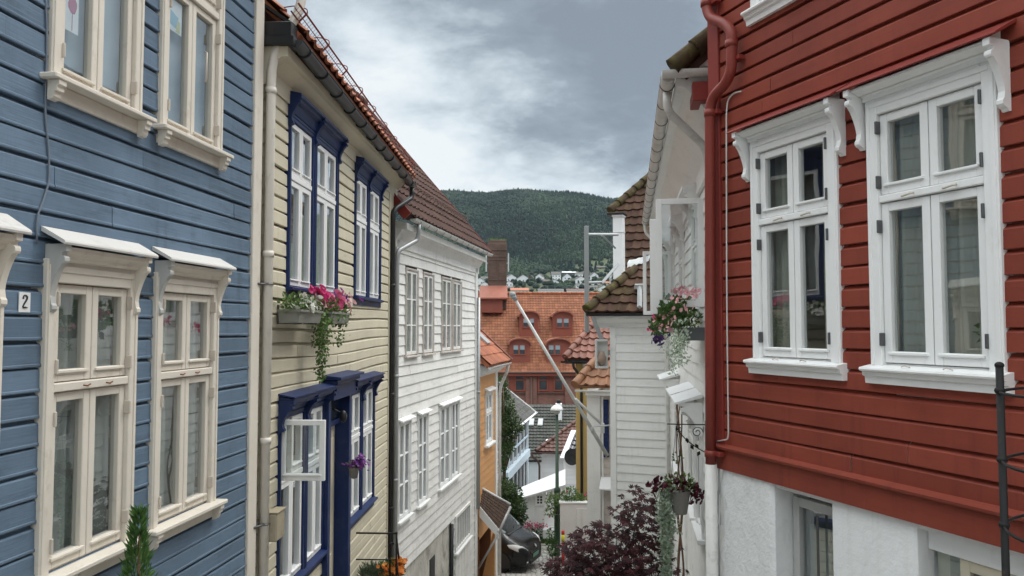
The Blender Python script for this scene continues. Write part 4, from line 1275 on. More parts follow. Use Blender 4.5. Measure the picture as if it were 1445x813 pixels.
# ---------------------------------------------------------------- orange house
uO = FW.U(675)
PO = FW.w(uO, 0, 0)
FO = Fac((PO.x, PO.y), 905, True)
ora = fac_root(FO, 'timber_house', 'orange clapboard house with white corner board beyond the white house on the left', 'house', -8.6, 0.0, HG)
oW = (FO.U(685.7, 600, -.05), FO.U(695.5, 600, -.05))
q = MB()
siding(q, .0, 2.48, -8.6, -1.35, .2, [(oW[0] + .05, oW[1] - .05, -3.5, -1.98), (.05, 1.75, -8.6, -5.9)], 'lap', tint=.05)
back_walls(q, .0, 2.77, -8.6, -1.2, 6)
q.build('wall', M['orange'], ora)
MB().box(2.48, 2.80, -.05, .05, -8.6, -1.25, .006).build('corner_board', M['white_clean'], ora)
q = MB(); pipe(q, smooth_path([(2.9, -.36, -1.2), (2.9, -.34, -1.4), (2.92, -.10, -1.9), (2.92, -.09, -2.4), (2.92, -.09, -8.5)], 5), .05); q.build('downpipe', M['gutter_white'], ora)
q = MB(); gutter(q, -.2, 3.15, -.38, -1.13, .06); q.build('gutter', M['gutter_white'], ora)
q = MB().prism([(-.03, -1.42), (-.28, -1.24), (-.30, -1.12), (.02, -1.06), (.02, -1.42)], -.05, 3.02); q.build('cornice', M['white_clean'], ora)
plO = Plane((0, -.40, -1.06), (1, 0, 0), (0, math.cos(R(43)), math.sin(R(43))))
q = MB(); tiles(q, plO, [(-.2, 0), (3.15, 0), (3.15, 4.4), (-.2, 4.4)], tw=.24, tl=.36, amp=.03, spt=6)
q.slab([plO.w(-.2, .01, -.03), plO.w(3.12, .01, -.03), plO.w(3.12, 4.4, -.03), plO.w(-.2, 4.4, -.03)], .1)
e0 = plO.w(0, 4.4, 0)
q.slab([(-.2, e0.y, e0.z), (3.12, e0.y, e0.z), (3.12, 6.3, -1.0), (-.2, 6.3, -1.0)], .1)
rf = q.build('roof', M['tile_orange'], ora)
q = MB().slab([plO.w(3.13, -.02, .07), plO.w(3.24, -.02, .07), plO.w(3.24, 4.4, .07), plO.w(3.13, 4.4, .07)], .16); q.build('verge_tiles', M['tile_red'], rf)
q = MB().slab([plO.w(1.75, .75, .10), plO.w(2.35, .75, .10), plO.w(2.35, 1.75, .10), plO.w(1.75, 1.75, .10)], .1); sk = q.build('skylight', M['zinc'], rf)
wo_ = window(ora, M, oW[0], oW[1], -3.46, -1.98, cw=.09, head=.1, zt=-2.55, cm='white_clean', rail=.07, drip=False, curtain='full', gl='glass_sky')
MB().box(oW[0] - .08, oW[1] + .1, -.15, .0, -3.53, -3.47, .006).build('sill', M['white_clean'], wo_)
MB().prism([(-.02, -1.80), (-.17, -1.86), (-.17, -1.89), (-.02, -1.86)], oW[0] - .06, oW[1] + .07).build('hood', M['white_clean'], wo_)
# porch roof, doorway
def fo(px, py, Y):
    p = at_y(px, py, Y)
    v = Vector((p.x, p.y)) - FO.P
    return Vector((v.dot(FO.u), v.dot(FO.n), p.z))
A_, B_, C_, D_ = fo(674, 713, 22.35), fo(703, 748, 22.2), fo(720, 713, 22.95), fo(674, 687, 22.75)
q = MB()
n1_, n2_ = 9, 8
nrm_ = (B_ - A_).cross(D_ - A_).normalized()
for i in range(n2_):
    for j in range(n1_):
        def bl(s, t): return A_.lerp(B_, s).lerp(D_.lerp(C_, s), t)
        s0, s1, t0, t1 = j / n1_, (j + 1) / n1_ - .02, i / n2_, (i + 1) / n2_
        q.slab([bl(s0, t0) + nrm_ * .02, bl(s1, t0) + nrm_ * .02, bl(s1, t1) + nrm_ * .006, bl(s0, t1) + nrm_ * .006], .022, tint=random.uniform(-.2, .2))
porch = q.build('porch_roof', M['shingle'], ora)
q = MB().slab([A_ + Vector((0, 0, -.015)), B_ + Vector((0, 0, -.015)), C_ + Vector((0, 0, -.015)), D_ + Vector((0, 0, -.015))][::1], .05)
q.build('soffit', M['wood_brown'], porch)
dn = Vector((0, 0, -1))
q = MB().slab([A_ + dn * .30 - nrm_ * -.03, B_ + dn * .26 + nrm_ * .03, B_ + nrm_ * .03, A_ + nrm_ * .03], .05); q.build('fascia', M['white_clean'], porch)
q = MB().tube([D_ + Vector((0, 0, .03)), C_ + Vector((0, 0, .03))], .035, 6); q.build('flashing', M['sheet_white'], porch)
q = MB().tube([B_ + dn * .08, C_ + dn * .05], .05, 8); q.build('gutter', M['zinc'], porch)
q = MB().tube([B_ + dn * .12, fo(675, 802, 22.25)], .03, 8); q.build('brace', M['zinc'], porch)
q = MB().box(.02, 1.75, .35, .40, -8.6, -5.88); q.box(.02, .06, -.03, .36, -8.6, -5.88); q.box(1.72, 1.78, -.03, .36, -8.6, -5.88); q.build('door_recess', M['wood_brown'], ora)
q = MB().slab([fo(681, 813, 23.3), fo(697, 813, 23.3), fo(698.5, 752, 23.3), fo(696, 750, 23.3)], .05); q.build('door', M['orange'], ora)
# ================================================================== houses on the right
FR = Fac((4.668, 0), 303, False)
red = fac_root(FR, 'timber_house', 'red clapboard house with white windows over a white plastered basement, nearest on the right', 'house', -4.6, -7.7, HG)
Ur = lambda px, y=-.05: FR.U(px, 462, y)
R1 = (Ur(1062), Ur(1185.5)); R2 = (Ur(1228), Ur(1416.5))
R3 = (Ur(1066) , R1[1])
hl = [(R1[0] + .05, R1[1] - .05, -.30, 1.56), (R2[0] + .05, R2[1] - .05, -.30, 1.56), (R3[0] + .05, R3[1] - .05, 2.72, 4.5), (R2[0] + .05, R2[1] - .05, 2.72, 4.5)]
q = MB()
siding(q, -7.62, -1.2, -1.065, -1.065 + .1522 * 39, .1522, hl, 'cove', tint=.10, amp=.006)
# side wall going back from the corner, rear walls
q.box(-7.62, -7.50, .004, 6, -1.2, 4.8); q.box(-7.5, -1.2, 5.88, 6, -1.2, 4.8); q.box(-1.32, -1.2, .004, 5.87, -1.2, 4.8)
q.build('wall', M['red'], red)
MB().box(-7.785, -7.62, -.052, .2, -1.12, 4.9, .006).build('corner_board', M['red_trim'], red)
q = MB().prism([(0, -1.285), (-.045, -1.285), (-.05, -1.11), (-.085, -1.095), (-.09, -1.075), (-.03, -1.05), (0, -1.05)], -7.79, -1.2); q.build('skirting', M['red'], red)
q = MB().slab([(-8.0, -.4, 4.9), (-1, -.4, 4.9), (-1, 3, 8), (-8.0, 3, 8)], .12); q.slab([(-8.0, 3, 8), (-1, 3, 8), (-1, 6.3, 5), (-8.0, 6.3, 5)], .12); q.build('roof', M['tile_red'], red)

def red_window(a, b, z0, z1, ztr, cur):
    wo_ = window(red, M, a, b, z0, z1, cw=.098, head=.12, cy=-.055, zt=ztr, th=.05, cm='white_clean', curtain=cur, cmat='curtain_grey', gl='glass_low', hinge='hinge', rail=.062, depth=.9)
    s_ = MB().prism([(.0, z0 + .004), (-.125, z0 - .018), (-.13, z0 - .03), (-.125, z0 - .042), (-.10, z0 - .05), (-.095, z0 - .075), (-.075, z0 - .085), (-.07, z0 - .13), (0, z0 - .13)], a - .035, b + .04)
    s_.build('sill', M['white_clean'], wo_)
    for f_ in (.30, .62):
        u = a + (b - a) * f_
        k = MB().tube([(u, -.055, ztr - .005), (u + .02, -.075, ztr - .012), (u + .09, -.075, ztr - .002), (u + .10, -.055, ztr)], .007, 6)
        k.build('latch', M['hinge_paint'], wo_)
        MB().tube([(u, -.095, z0 - .004), (u + .03, -.10, z0 + .006), (u + .07, -.095, z0 - .004)], .004, 5).build('hook', M['hinge_paint'], wo_)
    return wo_
def red_hood(wo, ua, ub, zw, zf, d, head):
    h = MB().prism([(-.03, zw), (-d, zf), (-d - .012, zf - .012), (-d, zf - .018), (-.03, zw - .02)], ua, ub); h.build('hood', M['red_trim'], wo)
    s_ = MB().prism([(-.02, zw - .026), (-d + .03, zf - .022), (-d + .03, zf - .04), (-.11, zf - .06), (-.105, zf - .065), (-.085, head + .06), (-.085, head + .03), (-.066, head + .02), (-.066, head - .01), (-.02, head - .01)], ua + .10, ub - .10); s_.build('soffit', M['white_clean'], wo)
    for u in (ua + .05, ub - .095):
        b = MB().prism([(y - .028, z + zf - .02) for y, z in bracket_prof(d - .035, .42)], u, u + .045); b.build('bracket', M['white_clean'], wo)
for (a, b), cu_ in ((R1, 'sides'), (R2, 'full')):
    wo_ = red_window(a, b, -.26, 1.49, .89, cu_)
    red_hood(wo_, a - .11, b + .125, 1.80, 1.705, .20, 1.61)
for (a, b) in (R3, R2):
    red_window(a, b, 2.755, 4.45, 3.8, 'full')
# small plant on the inside sill of the right window
pu, pz = R2[1] - .24, -.20
pp = fac_root(FR, 'potted_plant', 'small green potted plant on the inner sill of the right red-house window', 'plant', pz, pu)
q = MB().lathe((pu, .16, pz), [(.05, 0), (.065, .08), (.07, .08)], 12); q.build('pot', M['terracotta'], pp)
q = MB(); foliage(q, (pu, .17, pz + .17), (.10, .06, .10), 90, .06, .035); q.build('leaves', M['leaf'], pp)

# basement: piers of plaster and deep window recesses
rec = [(FR.U(1094, 720), FR.U(1173, 720)), (FR.U(1293, 760), -4.55)]
q = MB()
q.box(rec[0][1], rec[1][0], .0, .38, -4.6, -1.287, .012)
q.box(rec[1][1], -1.2, .0, .38, -4.6, -1.287, .012)
for a, b in rec: q.box(a, b, .30, .38, -4.6, -2.95); q.box(a, b, .02, .38, -1.33, -1.288)
q.box(-7.55, -7.40, .381, 5.9, -4.6, -1.21)
q.build('foundation', M['plaster'], red)
# the rough-cast corner pier, uneven edge
q = MB()
n_, m_ = 34, 24
u0_, u1_ = -7.72, rec[0][0]
vs = []
for j in range(n_ + 1):
    z = -4.6 + (3.312) * j / n_
    for i in range(m_ + 1):
        t = i / m_
        ue = u0_ + .035 * math.sin(j * 2.1) + .03 * math.sin(j * .9 + 1) + random.uniform(-.012, .012)
        u = ue + (u1_ - ue) * t
        vs.append((u, -.02 * (1 if 0 < i < m_ else 0) + random.uniform(-.012, .006) * (1 if i < m_ else 0), z))
q.add(vs, [(j * (m_ + 1) + i, j * (m_ + 1) + i + 1, (j + 1) * (m_ + 1) + i + 1, (j + 1) * (m_ + 1) + i) for j in range(n_) for i in range(m_)], True)
q.box(u1_ - .003, u1_, 0.002, .38, -4.6, -1.289)
q.box(u0_ + .08, u1_ - .004, .02, .38, -4.6, -1.289)
q.build('pier', M['plaster_rough'], red, label='rough-cast plaster pier with a ragged edge')
# basement windows in the recesses
a, b = rec[0]
q = MB().rect_frame(a + .02, b - .02, -2.95, -1.40, .16, .22, .075)
wo_ = q.build('window', M['grey_trim'], red)
MB().poly([(a, .20, -2.95), (b, .20, -2.95), (b, .20, -1.4), (a, .20, -1.4)]).build('pane', M['glass'], wo_)
MB().box(a + .30, a + .325, .15, .16, -2.2, -1.50, .003).build('bar', M['hinge'], wo_)
MB().poly([(a, .36, -2.95), (b, .36, -2.95), (b, .36, -1.34), (a, .36, -1.34)]).build('room', M['room'], wo_)
q = MB(); wavy(q, a + .1, b - .1, -2.9, -1.62, .27, 6, .02); q.build('curtain', M['curtain'], wo_)
a, b = rec[1]
q = MB().rect_frame(a + .22, b - .05, -2.95, -1.475, .12, .18, .07); q.box(a + .02, a + .22, .16, .19, -2.95, -1.34, .004)
q.box((a + b) / 2 + .1, (a + b) / 2 + .15, .125, .175, -2.9, -1.52, .004)
wo_ = q.build('window', M['yellow_trim'], red)
MB().poly([(a, .155, -2.95), (b, .155, -2.95), (b, .155, -1.48), (a, .155, -1.48)]).build('pane', M['glass'], wo_)
q = MB().box(a + .002, b - .002, .10, .30, -1.47, -1.335, .004); q.build('lintel', M['white_clean'], wo_)
MB().poly([(a, .36, -2.95), (b, .36, -2.95), (b, .36, -1.5), (a, .36, -1.5)]).build('room', M['room'], wo_)
q = MB().tube([(a + .12, .155, -1.70), (a + .12, .08, -1.71), (a + .12, .08, -1.80)], .018, 6); q.build('hook', M['steel_white'], wo_)

# downpipe with its S bend, grey lower length, thin white cable
def rp(px, py, y): 
    u, z = FR.uz(px, py, y); return (u, y, z)
y_ = -.12
zc_ = [(997, -40), (997, 14), (1003, 26), (1024, 34), (1033, 46), (1032, 100), (1024, 118), (1008, 134), (1002, 150), (1002, 420), (1003, 655)]
q = MB().tube(smooth_path([rp(px, py, y_) for px, py in zc_], 3), .048, 12)
for px, py in ((997, 5), (1032, 62), (1002, 160), (1003, 640)):
    p = Vector(rp(px, py, y_)); q.tube([p + Vector((0, 0, -.03)), p + Vector((0, 0, .03))], .056, 12)
q.build('downpipe', M['red_pipe'], red)
p = rp(1003.3, 655, y_)
q = MB().tube([(p[0], y_, p[2]), (p[0], y_, -4.5)], .054, 12); q.build('lower_pipe', M['gutter_white'], red)
for px, py in ((1004, 4), (1036, 84), (1006, 160), (1010, 640)):
    p = Vector(rp(px, py, -.09)); q = MB().box(p.x - .02, p.x + .09, -.11, -.045, p.z - .02, p.z + .02, .004); q.build('pipe_clamp', M['red_trim'], red)
pts = [rp(1046, 129, -.05), rp(1036, 131, -.05), rp(1027, 140, -.06), rp(1025, 160, -.062), rp(1025.5, 420, -.062), rp(1028, 612, -.062), rp(1027, 620, -.06), rp(1012, 623, -.065)]
q = MB().tube(smooth_path(pts, 4), .007, 6)
cbl = fac_root(FR, 'cable', 'thin white cable running down the red corner board', 'cable', pts[-1][2], pts[-1][0])
q.build('wire', M['cable_white'], cbl)
pts = [rp(1014, 632, -.03), rp(1015, 690, -.03), rp(1013, 700, -.035), rp(1016, 740, -.03), rp(1012, 745, -.035), rp(1007, 750, -.05)]
q = MB().tube(smooth_path(pts, 4), .012, 6); q.tube([rp(1015, 700, -.035), rp(1015, 850, -.035)], .01, 6)
q.build('conduit', M['zinc'], red)
# red eaves block that overhangs the neighbour
c_ = at_y(990, 124, 7.9)

# ---------------------------------------------------------------- white house on the right
FV = Fac((1.04, 0), 885, False)
whr = fac_root(FV, 'timber_house', 'white clapboard house with open casements and long white gutter, just beyond the red house', 'house', -7.2, -18.9, HG)
Uv = lambda px, y=-.05: FV.U(px, 462, y)
VU = [(-11.95, -10.95), (-14.9, -13.85), (-17.6, -16.6)]
VLo = [(-11.75, -10.75), (-13.1, -12.0), (-16.9, -15.6)]
hl = [(a + .05, b - .05, .2, 1.9) for a, b in VU] + [(a + .05, b - .05, -2.9, -1.15) for a, b in VLo]
q = MB()
siding(q, -18.9, -8.0, -7.2, 2.1, .2, hl, 'lap', tint=.04, amp=.02)
back_walls(q, -18.9, -8.0, -7.2, 2.1, 6)
q.build('wall', M['white'], whr)
# eaves: sloping soffit, gutter with straps, near hip end with mossy tiles
gz0, gz1 = 2.64, 2.50           # near, far
def zg(u): return gz0 + (gz1 - gz0) * (-8.1 - u) / 10.6
q = MB()
for k in range(1):
    a, b = -18.7, -8.12
    pr = [(-.02, -.78), (-.06, -.76), (-.06, -.52), (-.40, -.12), (-.50, -.10), (-.50, .02), (.02, .05)]
    vs = [(a, y, zg(a) + z) for y, z in pr] + [(b, y, zg(b) + z) for y, z in pr]
    n = len(pr)
    q.add(vs, [(i, (i + 1) % n, n + (i + 1) % n, n + i) for i in range(n)] + [tuple(range(n))[::-1], tuple(range(n, 2 * n))])
q.build('cornice', M['white'], whr)
q = MB()
yg = -.58
def vg(u): return (u, yg, zg(u))
gutter(q, -18.7, -8.05, yg, zg(-18.7), .075, gz0 - zg(-18.7))
q.build('gutter', M['gutter_white'], whr)
for k in range(15):
    u = -8.35 - k * .70
    q = MB(); ring_arc(q, u, yg, zg(u), .0785, .005, math.pi * .95, math.pi * 2.05); q.build('gutter_strap', M['roof_brown'], whr)
# return gutter along the hip end (built across u)
q = MB()
for s in range(1):
    seg = 8
    vs = []
    for y in (yg - .07, .35):
        for rr in (.07, .062):
            for k in range(seg + 1):
                a = math.pi + math.pi * k / seg
                vs.append((-8.0 + rr * math.cos(a), y, zg(-8) + .02 + rr * math.sin(a)))
    n = seg + 1
    fs = []
    for k in range(seg):
        fs += [(k, k + 1, 2 * n + k + 1, 2 * n + k), (n + k, 3 * n + k, 3 * n + k + 1, n + k + 1)]
    q.add(vs, fs, True)
    q.poly(vs[0:n])
q.build('return_gutter', M['gutter_white'], whr)
q = MB()
pipe(q, smooth_path([(-8.4, yg, 2.56), (-8.4, yg, 2.36), (-8.75, -.14, 2.02), (-8.8, -.1, 1.8), (-8.8, -.1, -7)], 5), .045); q.build('downpipe', M['gutter_white'], whr)
q = MB()
pipe(q, smooth_path([(-18.5, yg, zg(-18.5) - .05), (-18.5, yg, zg(-18.5) - .25), (-18.4, -.12, zg(-18.5) - .75), (-18.4, -.1, 1), (-18.4, -.1, -7)], 5), .045); q.build('downpipe', M['gutter_white'], whr)
plV = Plane((-18.7, -.50, zg(-18.7) + .06), (1, 0, (gz0 - gz1) / 10.6), (0, math.cos(R(40)), math.sin(R(40))))
q = MB(); tiles(q, plV, [(0, 0), (10.75, 0), (10.75, 4.6), (0, 4.6)], tw=.30, tl=.36, amp=.045, step=.05, spt=8)
q.slab([plV.w(0, .02, -.045), plV.w(10.7, .02, -.045), plV.w(10.7, 4.6, -.045), plV.w(0, 4.6, -.045)], .1)
rf = q.build('roof', M['tile_moss'], whr)
q = MB(); q.slab([(-8.02, -.46, 2.71), (-8.02, .5, 2.71), (-8.02, .5, 3.50), (-8.02, .32, 3.36), (-8.02, -.36, 2.84)], .05); q.build('gable_board', M['gutter_white'], whr)
q = MB(); ridge_tiles(q, plV.w(10.72, .0, .02), plV.w(10.72, 2.2, .02), .095, .30); q.build('verge_tiles', M['tile_moss_ridge'], rf)

def white_bracket_window(a, b, z0, z1, ztr, hood_top, cur, lab=None, skip=()):
    wo_ = window(whr, M, a, b, z0, z1, cw=.09, head=.09, cm='white_clean', zt=ztr, curtain=cur, rail=.055, skip=skip)
    MB().box(a - .05, b + .05, -.12, 0, z0 - .06, z0 - .003, .006).build('sill', M['white_clean'], wo_)
    return wo_
for i, (a, b) in enumerate(VU):
    wo_ = white_bracket_window(a, b, .2, 1.75, 1.2, 2.0, 'full', skip=((1, 0), (1, 1)) if i in (0, 2) else ())
    h = MB().prism([(-.03, 2.02), (-.26, 1.97), (-.26, 1.93), (-.10, 1.90), (-.08, 1.80), (-.03, 1.80)], a - .06, b + .06); h.build('hood', M['white_clean'], wo_)
    for u in (a - .05, b + .0):
        MB().prism([(y - .028, z + 1.93) for y, z in bracket_prof(.21, .42)], u, u + .05).build('bracket', M['white_clean'], wo_)
    if i in (0, 2):
        # casement swung open at a right angle to the wall
        hw, za, zb = (.60, .26, 1.66) if i == 0 else (.62, .28, 1.70)
        ha = b + .05 if i == 0 else a + .05
        if i == 0: ha = FV.U(992, 360, -.06)
        fr = MB().rect_frame(0, hw, za, zb, -.024, .024, .075, .085, .07)
        fr.box(-.004, .11, -.07, -.026, za - .05, zb - .20, .006) if False else None
        if i == 0:
            fr.box(hw - .012, hw + .08, -.025, .02, za - .09, zb - .26, .006)
        def op(p, ha=ha): return Vector((ha + p.y, -.05 - p.x, p.z))
        fr.xf(op).build('sash', M['white_clean'], wo_, label='white casement standing wide open')
        MB().poly([(.06, 0, za + .07), (hw - .06, 0, za + .07), (hw - .06, 0, zb - .055), (.06, 0, zb - .055)]).xf(op).build('pane', M['glass'], wo_)
for a, b in VLo:
    wo_ = white_bracket_window(a, b, -2.85, -1.2, -1.75, -.95, 'full')
    h = MB().prism([(-.03, -.90), (-.40, -1.02), (-.40, -1.05), (-.03, -.95)], a - .07, b + .07); h.build('hood', M['sheet_white'], wo_)
    for u in (a - .04, b - .01):
        MB().prism([(y - .028, z - 1.02) for y, z in bracket_prof(.32, .45)], u, u + .05).build('bracket', M['white_clean'], wo_)
# red soffit block of the red house's roof foot above the white gutter
q = MB().box(-8.35, -7.99, -.34, -.02, 2.34, 2.54, .006); q.build('eaves_block', M['red_trim'], whr, label='dark red painted eaves block')

# ---------------------------------------------------------------- white house with the mossy hip roof
FG = Fac((3.81, 19.0), -2150, False)
hip = fac_root(FG, 'timber_house', 'white house end wall facing the viewer under a low mossy brown hipped roof', 'house', -8.0, -1.5, HG)
g0 = FG.U(861)
q = MB(); siding(q, g0 + .14, .0, -8.0, .02, .2085, (), 'lap', tint=.025, amp=.004)
q.box(g0, g0 + .1, .004, 5, -8, 0.0); q.box(.35, .5, .004, 5, -8, 0)
q.build('wall', M['white'], hip)
MB().box(g0, g0 + .145, -.05, .06, -8, .05, .005).build('corner_board', M['white'], hip)
MB().box(-.10, .10, -.05, .06, -8, .05, .005).build('corner_board', M['white'], hip)
q = MB().prism([(-.02, -.02), (-.05, .0), (-.05, .10), (-.28, .20), (-.28, .27), (.02, .3), (.02, -.02)], g0 - .35, .55); q.build('frieze', M['white'], hip)
q = MB(); gutter(q, g0 - .48, .6, -.36, .335, .06); q.build('gutter', M['black'], hip)
plG = Plane((0, -.40, .38), (1, 0, 0), (0, math.cos(R(38)), math.sin(R(38))))
class LocalPlane:
    """plane in facade space: converts pixels through the facade transform"""
    def __init__(s, F, pl):
        s.W = Plane(F.w(*pl.O), (F.w(*(pl.O + pl.A)) - F.w(*pl.O)), (F.w(*(pl.O + pl.B)) - F.w(*pl.O)))
    def ab(s, px, py): return s.W.ab(px, py)
lg = LocalPlane(FG, plG)
pg = [lg.ab(px, py) for px, py in ((826, 441), (1000, 440), (1000, 372), (906, 372))]
q = MB(); tiles(q, plG, pg, tw=.255, tl=.36, amp=.024, step=.045, tint=.32)
q.slab([plG.w(a, b + .01, -.045) for a, b in pg], .08)
rf = q.build('roof', M['tile_moss'], hip)
q = MB(); ridge_tiles(q, plG.w(*lg.ab(829, 437), .03), plG.w(*lg.ab(908, 371), .03), .125, .40); q.build('hip_ridge', M['tile_moss_ridge'], rf)
f0, f1 = lg.ab(889, 378), lg.ab(914, 371)
q = MB()
gn, gm = 9, 5
q.add([plG.w(f0[0] - .05 + (f1[0] - f0[0] + .1) * i / gn, f0[1] - .12 + (f1[1] - f0[1] + .06) * i / gn + .34 * j / gm, .12 + random.uniform(-.025, .03) - .08 * abs(j / gm - .5)) for j in range(gm + 1) for i in range(gn + 1)],
      [(j * (gn + 1) + i, j * (gn + 1) + i + 1, (j + 1) * (gn + 1) + i + 1, (j + 1) * (gn + 1) + i) for j in range(gm) for i in range(gn)], True); q.build('lead_flashing', M['zinc'], rf)
v0 = lg.ab(903, 441); v1 = lg.ab(904, 412)
q = MB().box(0, .01, 0, .01, 0, .01)
q = MB().tube([plG.w(v0[0], v0[1] + .05, .12), plG.w(v1[0], v1[1], .14)], .06, 4, False); q.box(plG.w(*v1).x - .14, plG.w(*v1).x + .14, plG.w(*v1).y - .1, plG.w(*v1).y + .1, plG.w(*v1).z + .05, plG.w(*v1).z + .20, .02)
q.build('vent', M['zinc'], rf)

# upper roof of the house behind
FH = Fac((4.3, 22.6), -2150, False)
hup = fac_root(FH, 'timber_house', 'house with tall mossy tiled roof rising behind the lower hip roof', 'house', -8.2, 0.0, HG)
plH = Plane((0, -.3, 1.20), (1, 0, 0), (0, math.cos(R(47)), math.sin(R(47))))
lh = LocalPlane(FH, plH)
ph = [lh.ab(px, py) for px, py in ((877, 398), (1010, 398), (1010, 238), (929, 240), (868, 298), (874, 330))]
q = MB(); tiles(q, plH, ph, tw=.27, tl=.38, amp=.025, step=.05, tint=.32)
q.slab([plH.w(a, b + .01, -.045) for a, b in [lh.ab(px, py) for px, py in ((877, 398), (1010, 398), (1010, 238), (929, 240), (877, 290))]], .08)
rf = q.build('roof', M['tile_moss'], hup)
q = MB(); ridge_tiles(q, plH.w(*lh.ab(862, 298), .04), plH.w(*lh.ab(931, 238), .04), .135, .42); q.build('hip_ridge', M['tile_moss_ridge'], rf)
h0 = lh.ab(878, 398)[0]
q = MB().box(h0 - .15, 3.4, .05, 4.5, -8.2, 1.25); q.build('wall', M['white'], hup)
b0, b1 = FH.uz(866, 394, -.55), FH.uz(879, 306, -.55)
q = MB().box(b0[0], b1[0], -.62, -.3, b0[1], b1[1], .01); q.box(b0[0] + .01, b1[0] + .012, -.64, -.28, b1[1] - .45, b1[1] - .43, .003); q.box(b0[0] - .02, b1[0] + .02, -.66, -.28, b1[1], b1[1] + .06, .008)
q.build('box_end', M['sheet_white'], hup)
q = MB().box(b0[0] - .16, b1[0] + .05, -.70, -.2, b1[1] + .061, b1[1] + .12, .01); q.build('box_cap', M['black'], hup)
q = MB().box(b0[0] + .12, b0[0] + .5, -.5, -.1, b0[1] - .5, b0[1] - .002, .01); q.build('box_foot', M['concrete'], hup)
# ================================================================== houses further down the lane
def simple_root(F, name, label, cat, zb, u0=0, group=None): return fac_root(F, name, label, cat, zb, u0, group)
BG = 'houses further down the lane'

# ---------------------------------------------------------------- white house with navy shutter and tan porch roof
FP = Fac((at_y(828, 462, 23.6).x, 23.6), None, u=(1, -.28))
pil = fac_root(FP, 'timber_house', 'narrow grey-white house front with navy shutter under a small tan tiled roof', 'house', -8.3, 0.0, HG)
q = MB(); siding(q, .36, 2.2, -8.3, -2.0, .2, [(.92, 1.3, -6.5, -2.1)], 'lap', tint=.04, amp=.004); back_walls(q, 0.01, 2.3, -8.3, -1.95, 3.0)
q.build('wall', M['old_trim'], pil)
MB().box(0, .40, -.06, .05, -8.3, -2.0, .006).build('corner_board', M['white'], pil)
q = MB(); q.box(FP.U(848.5), FP.U(851), -.06, .02, -6.6, -2.06, .004); q.build('window_casing', M['white'], pil)
q = MB(); q.box(FP.U(851.3), FP.U(858.5), -.085, .0, -3.85, -2.15, .004)
for k in range(14): q.box(FP.U(851.3) + .02, FP.U(858.5) - .01, -.10, -.08, -3.78 + k * .115, -3.70 + k * .115, .003)
q.build('shutter', M['navy'], pil)
plP = Plane((0, -.40, -1.80), (1, 0, 0), (0, math.cos(R(36)), math.sin(R(36))))
lp = LocalPlane(FP, plP)
pp_ = [lp.ab(px, py) for px, py in ((810, 544), (880, 544), (880, 508), (842, 508))]
q = MB(); tiles(q, plP, pp_, tw=.30, tl=.40, amp=.045, step=.05)
q.slab([plP.w(a, b + .01, -.04) for a, b in pp_], .08)
rf = q.build('roof', M['tile_tan'], pil)
q = MB(); ridge_tiles(q, plP.w(*lp.ab(812, 543), .03), plP.w(*lp.ab(842, 508), .03), .13, .42); q.build('hip_ridge', M['tile_tan'], rf)
q = MB(); gutter(q, lp.ab(811, 548)[0], 2.3, -.36, -1.86, .06); q.build('gutter', M['white'], pil)
q = MB().box(.0, 2.3, -.30, .0, -2.02, -1.92, .01); q.build('soffit', M['white'], pil)
q = MB().slab([plP.w(*lp.ab(840, 509)), plP.w(*lp.ab(885, 509)), plP.w(*lp.ab(885, 509)) + Vector((0, 1.5, -.8)), plP.w(*lp.ab(840, 509)) + Vector((0, 1.5, -.8))], .06); q.build('roof_back', M['tile_tan'], pil)
hd = FP.uz(852, 690, -.3)
q = MB().prism([(-.03, hd[1] + .30), (-.40, hd[1] + .02), (-.40, hd[1] - .02), (-.03, hd[1] + .24)], hd[0] - .12, hd[0] + .9); q.build('hood', M['sheet_white'], pil)

# ---------------------------------------------------------------- ocher house
FC = Fac((at_y(813, 462, 29.6).x, 29.6), None, u=(1, -.22))
och = fac_root(FC, 'timber_house', 'ocher yellow house corner under a glossy red hipped roof', 'house', -8.6, 0.0, HG)
q = MB().box(0, 3, .0, 5, -8.6, -1.25, .01); q.build('wall', M['white'], och)
q = MB().box(-.02, FC.U(819.2), -.05, .04, -8.6, -1.3, .006); q.box(FC.U(822), FC.U(828.5), -.05, .04, -8.6, -1.5, .006); q.box(FC.U(819.3), FC.U(821.9), -.012, .05, -8.6, -1.3)
q.build('corner_board', M['ocher'], och)
ux = FC.U(820.5, 600, -.1)
q = MB(); pipe(q, smooth_path([(ux - .25, -.42, -1.30), (ux - .25, -.40, -1.5), (ux, -.10, -1.85), (ux, -.09, -2.2), (ux, -.09, -8.5)], 5), .05); q.build('downpipe', M['black'], och)
plC = Plane((0, -.45, -1.18), (1, 0, 0), (0, math.cos(R(40)), math.sin(R(40))))
lc = LocalPlane(FC, plC)
pc = [lc.ab(px, py) for px, py in ((796, 506), (885, 506), (885, 452), (843, 452))]
q = MB(); tiles(q, plC, pc, tw=.27, tl=.37, amp=.045, step=.05)
q.slab([plC.w(a, b + .01, -.04) for a, b in pc], .08)
rf = q.build('roof', M['tile_red'], och)
q = MB(); ridge_tiles(q, plC.w(*lc.ab(798, 504), .03), plC.w(*lc.ab(843, 451), .03), .12, .38); q.build('hip_ridge', M['tile_red'], rf)
q = MB(); gutter(q, lc.ab(795, 508)[0] - .1, 3, -.45, -1.26, .07); q.box(lc.ab(797, 508)[0], 3, -.38, .0, -1.36, -1.22); q.build('gutter', M['black'], och)
q = MB().slab([plC.w(*lc.ab(798, 506), -.05), plC.w(*lc.ab(843, 452), -.05), plC.w(*lc.ab(843, 452)) + Vector((0, 3.4, -.6)), plC.w(*lc.ab(798, 506)) + Vector((0, 5.4, 0))], .08); q.build('roof_side', M['tile_red'], och)

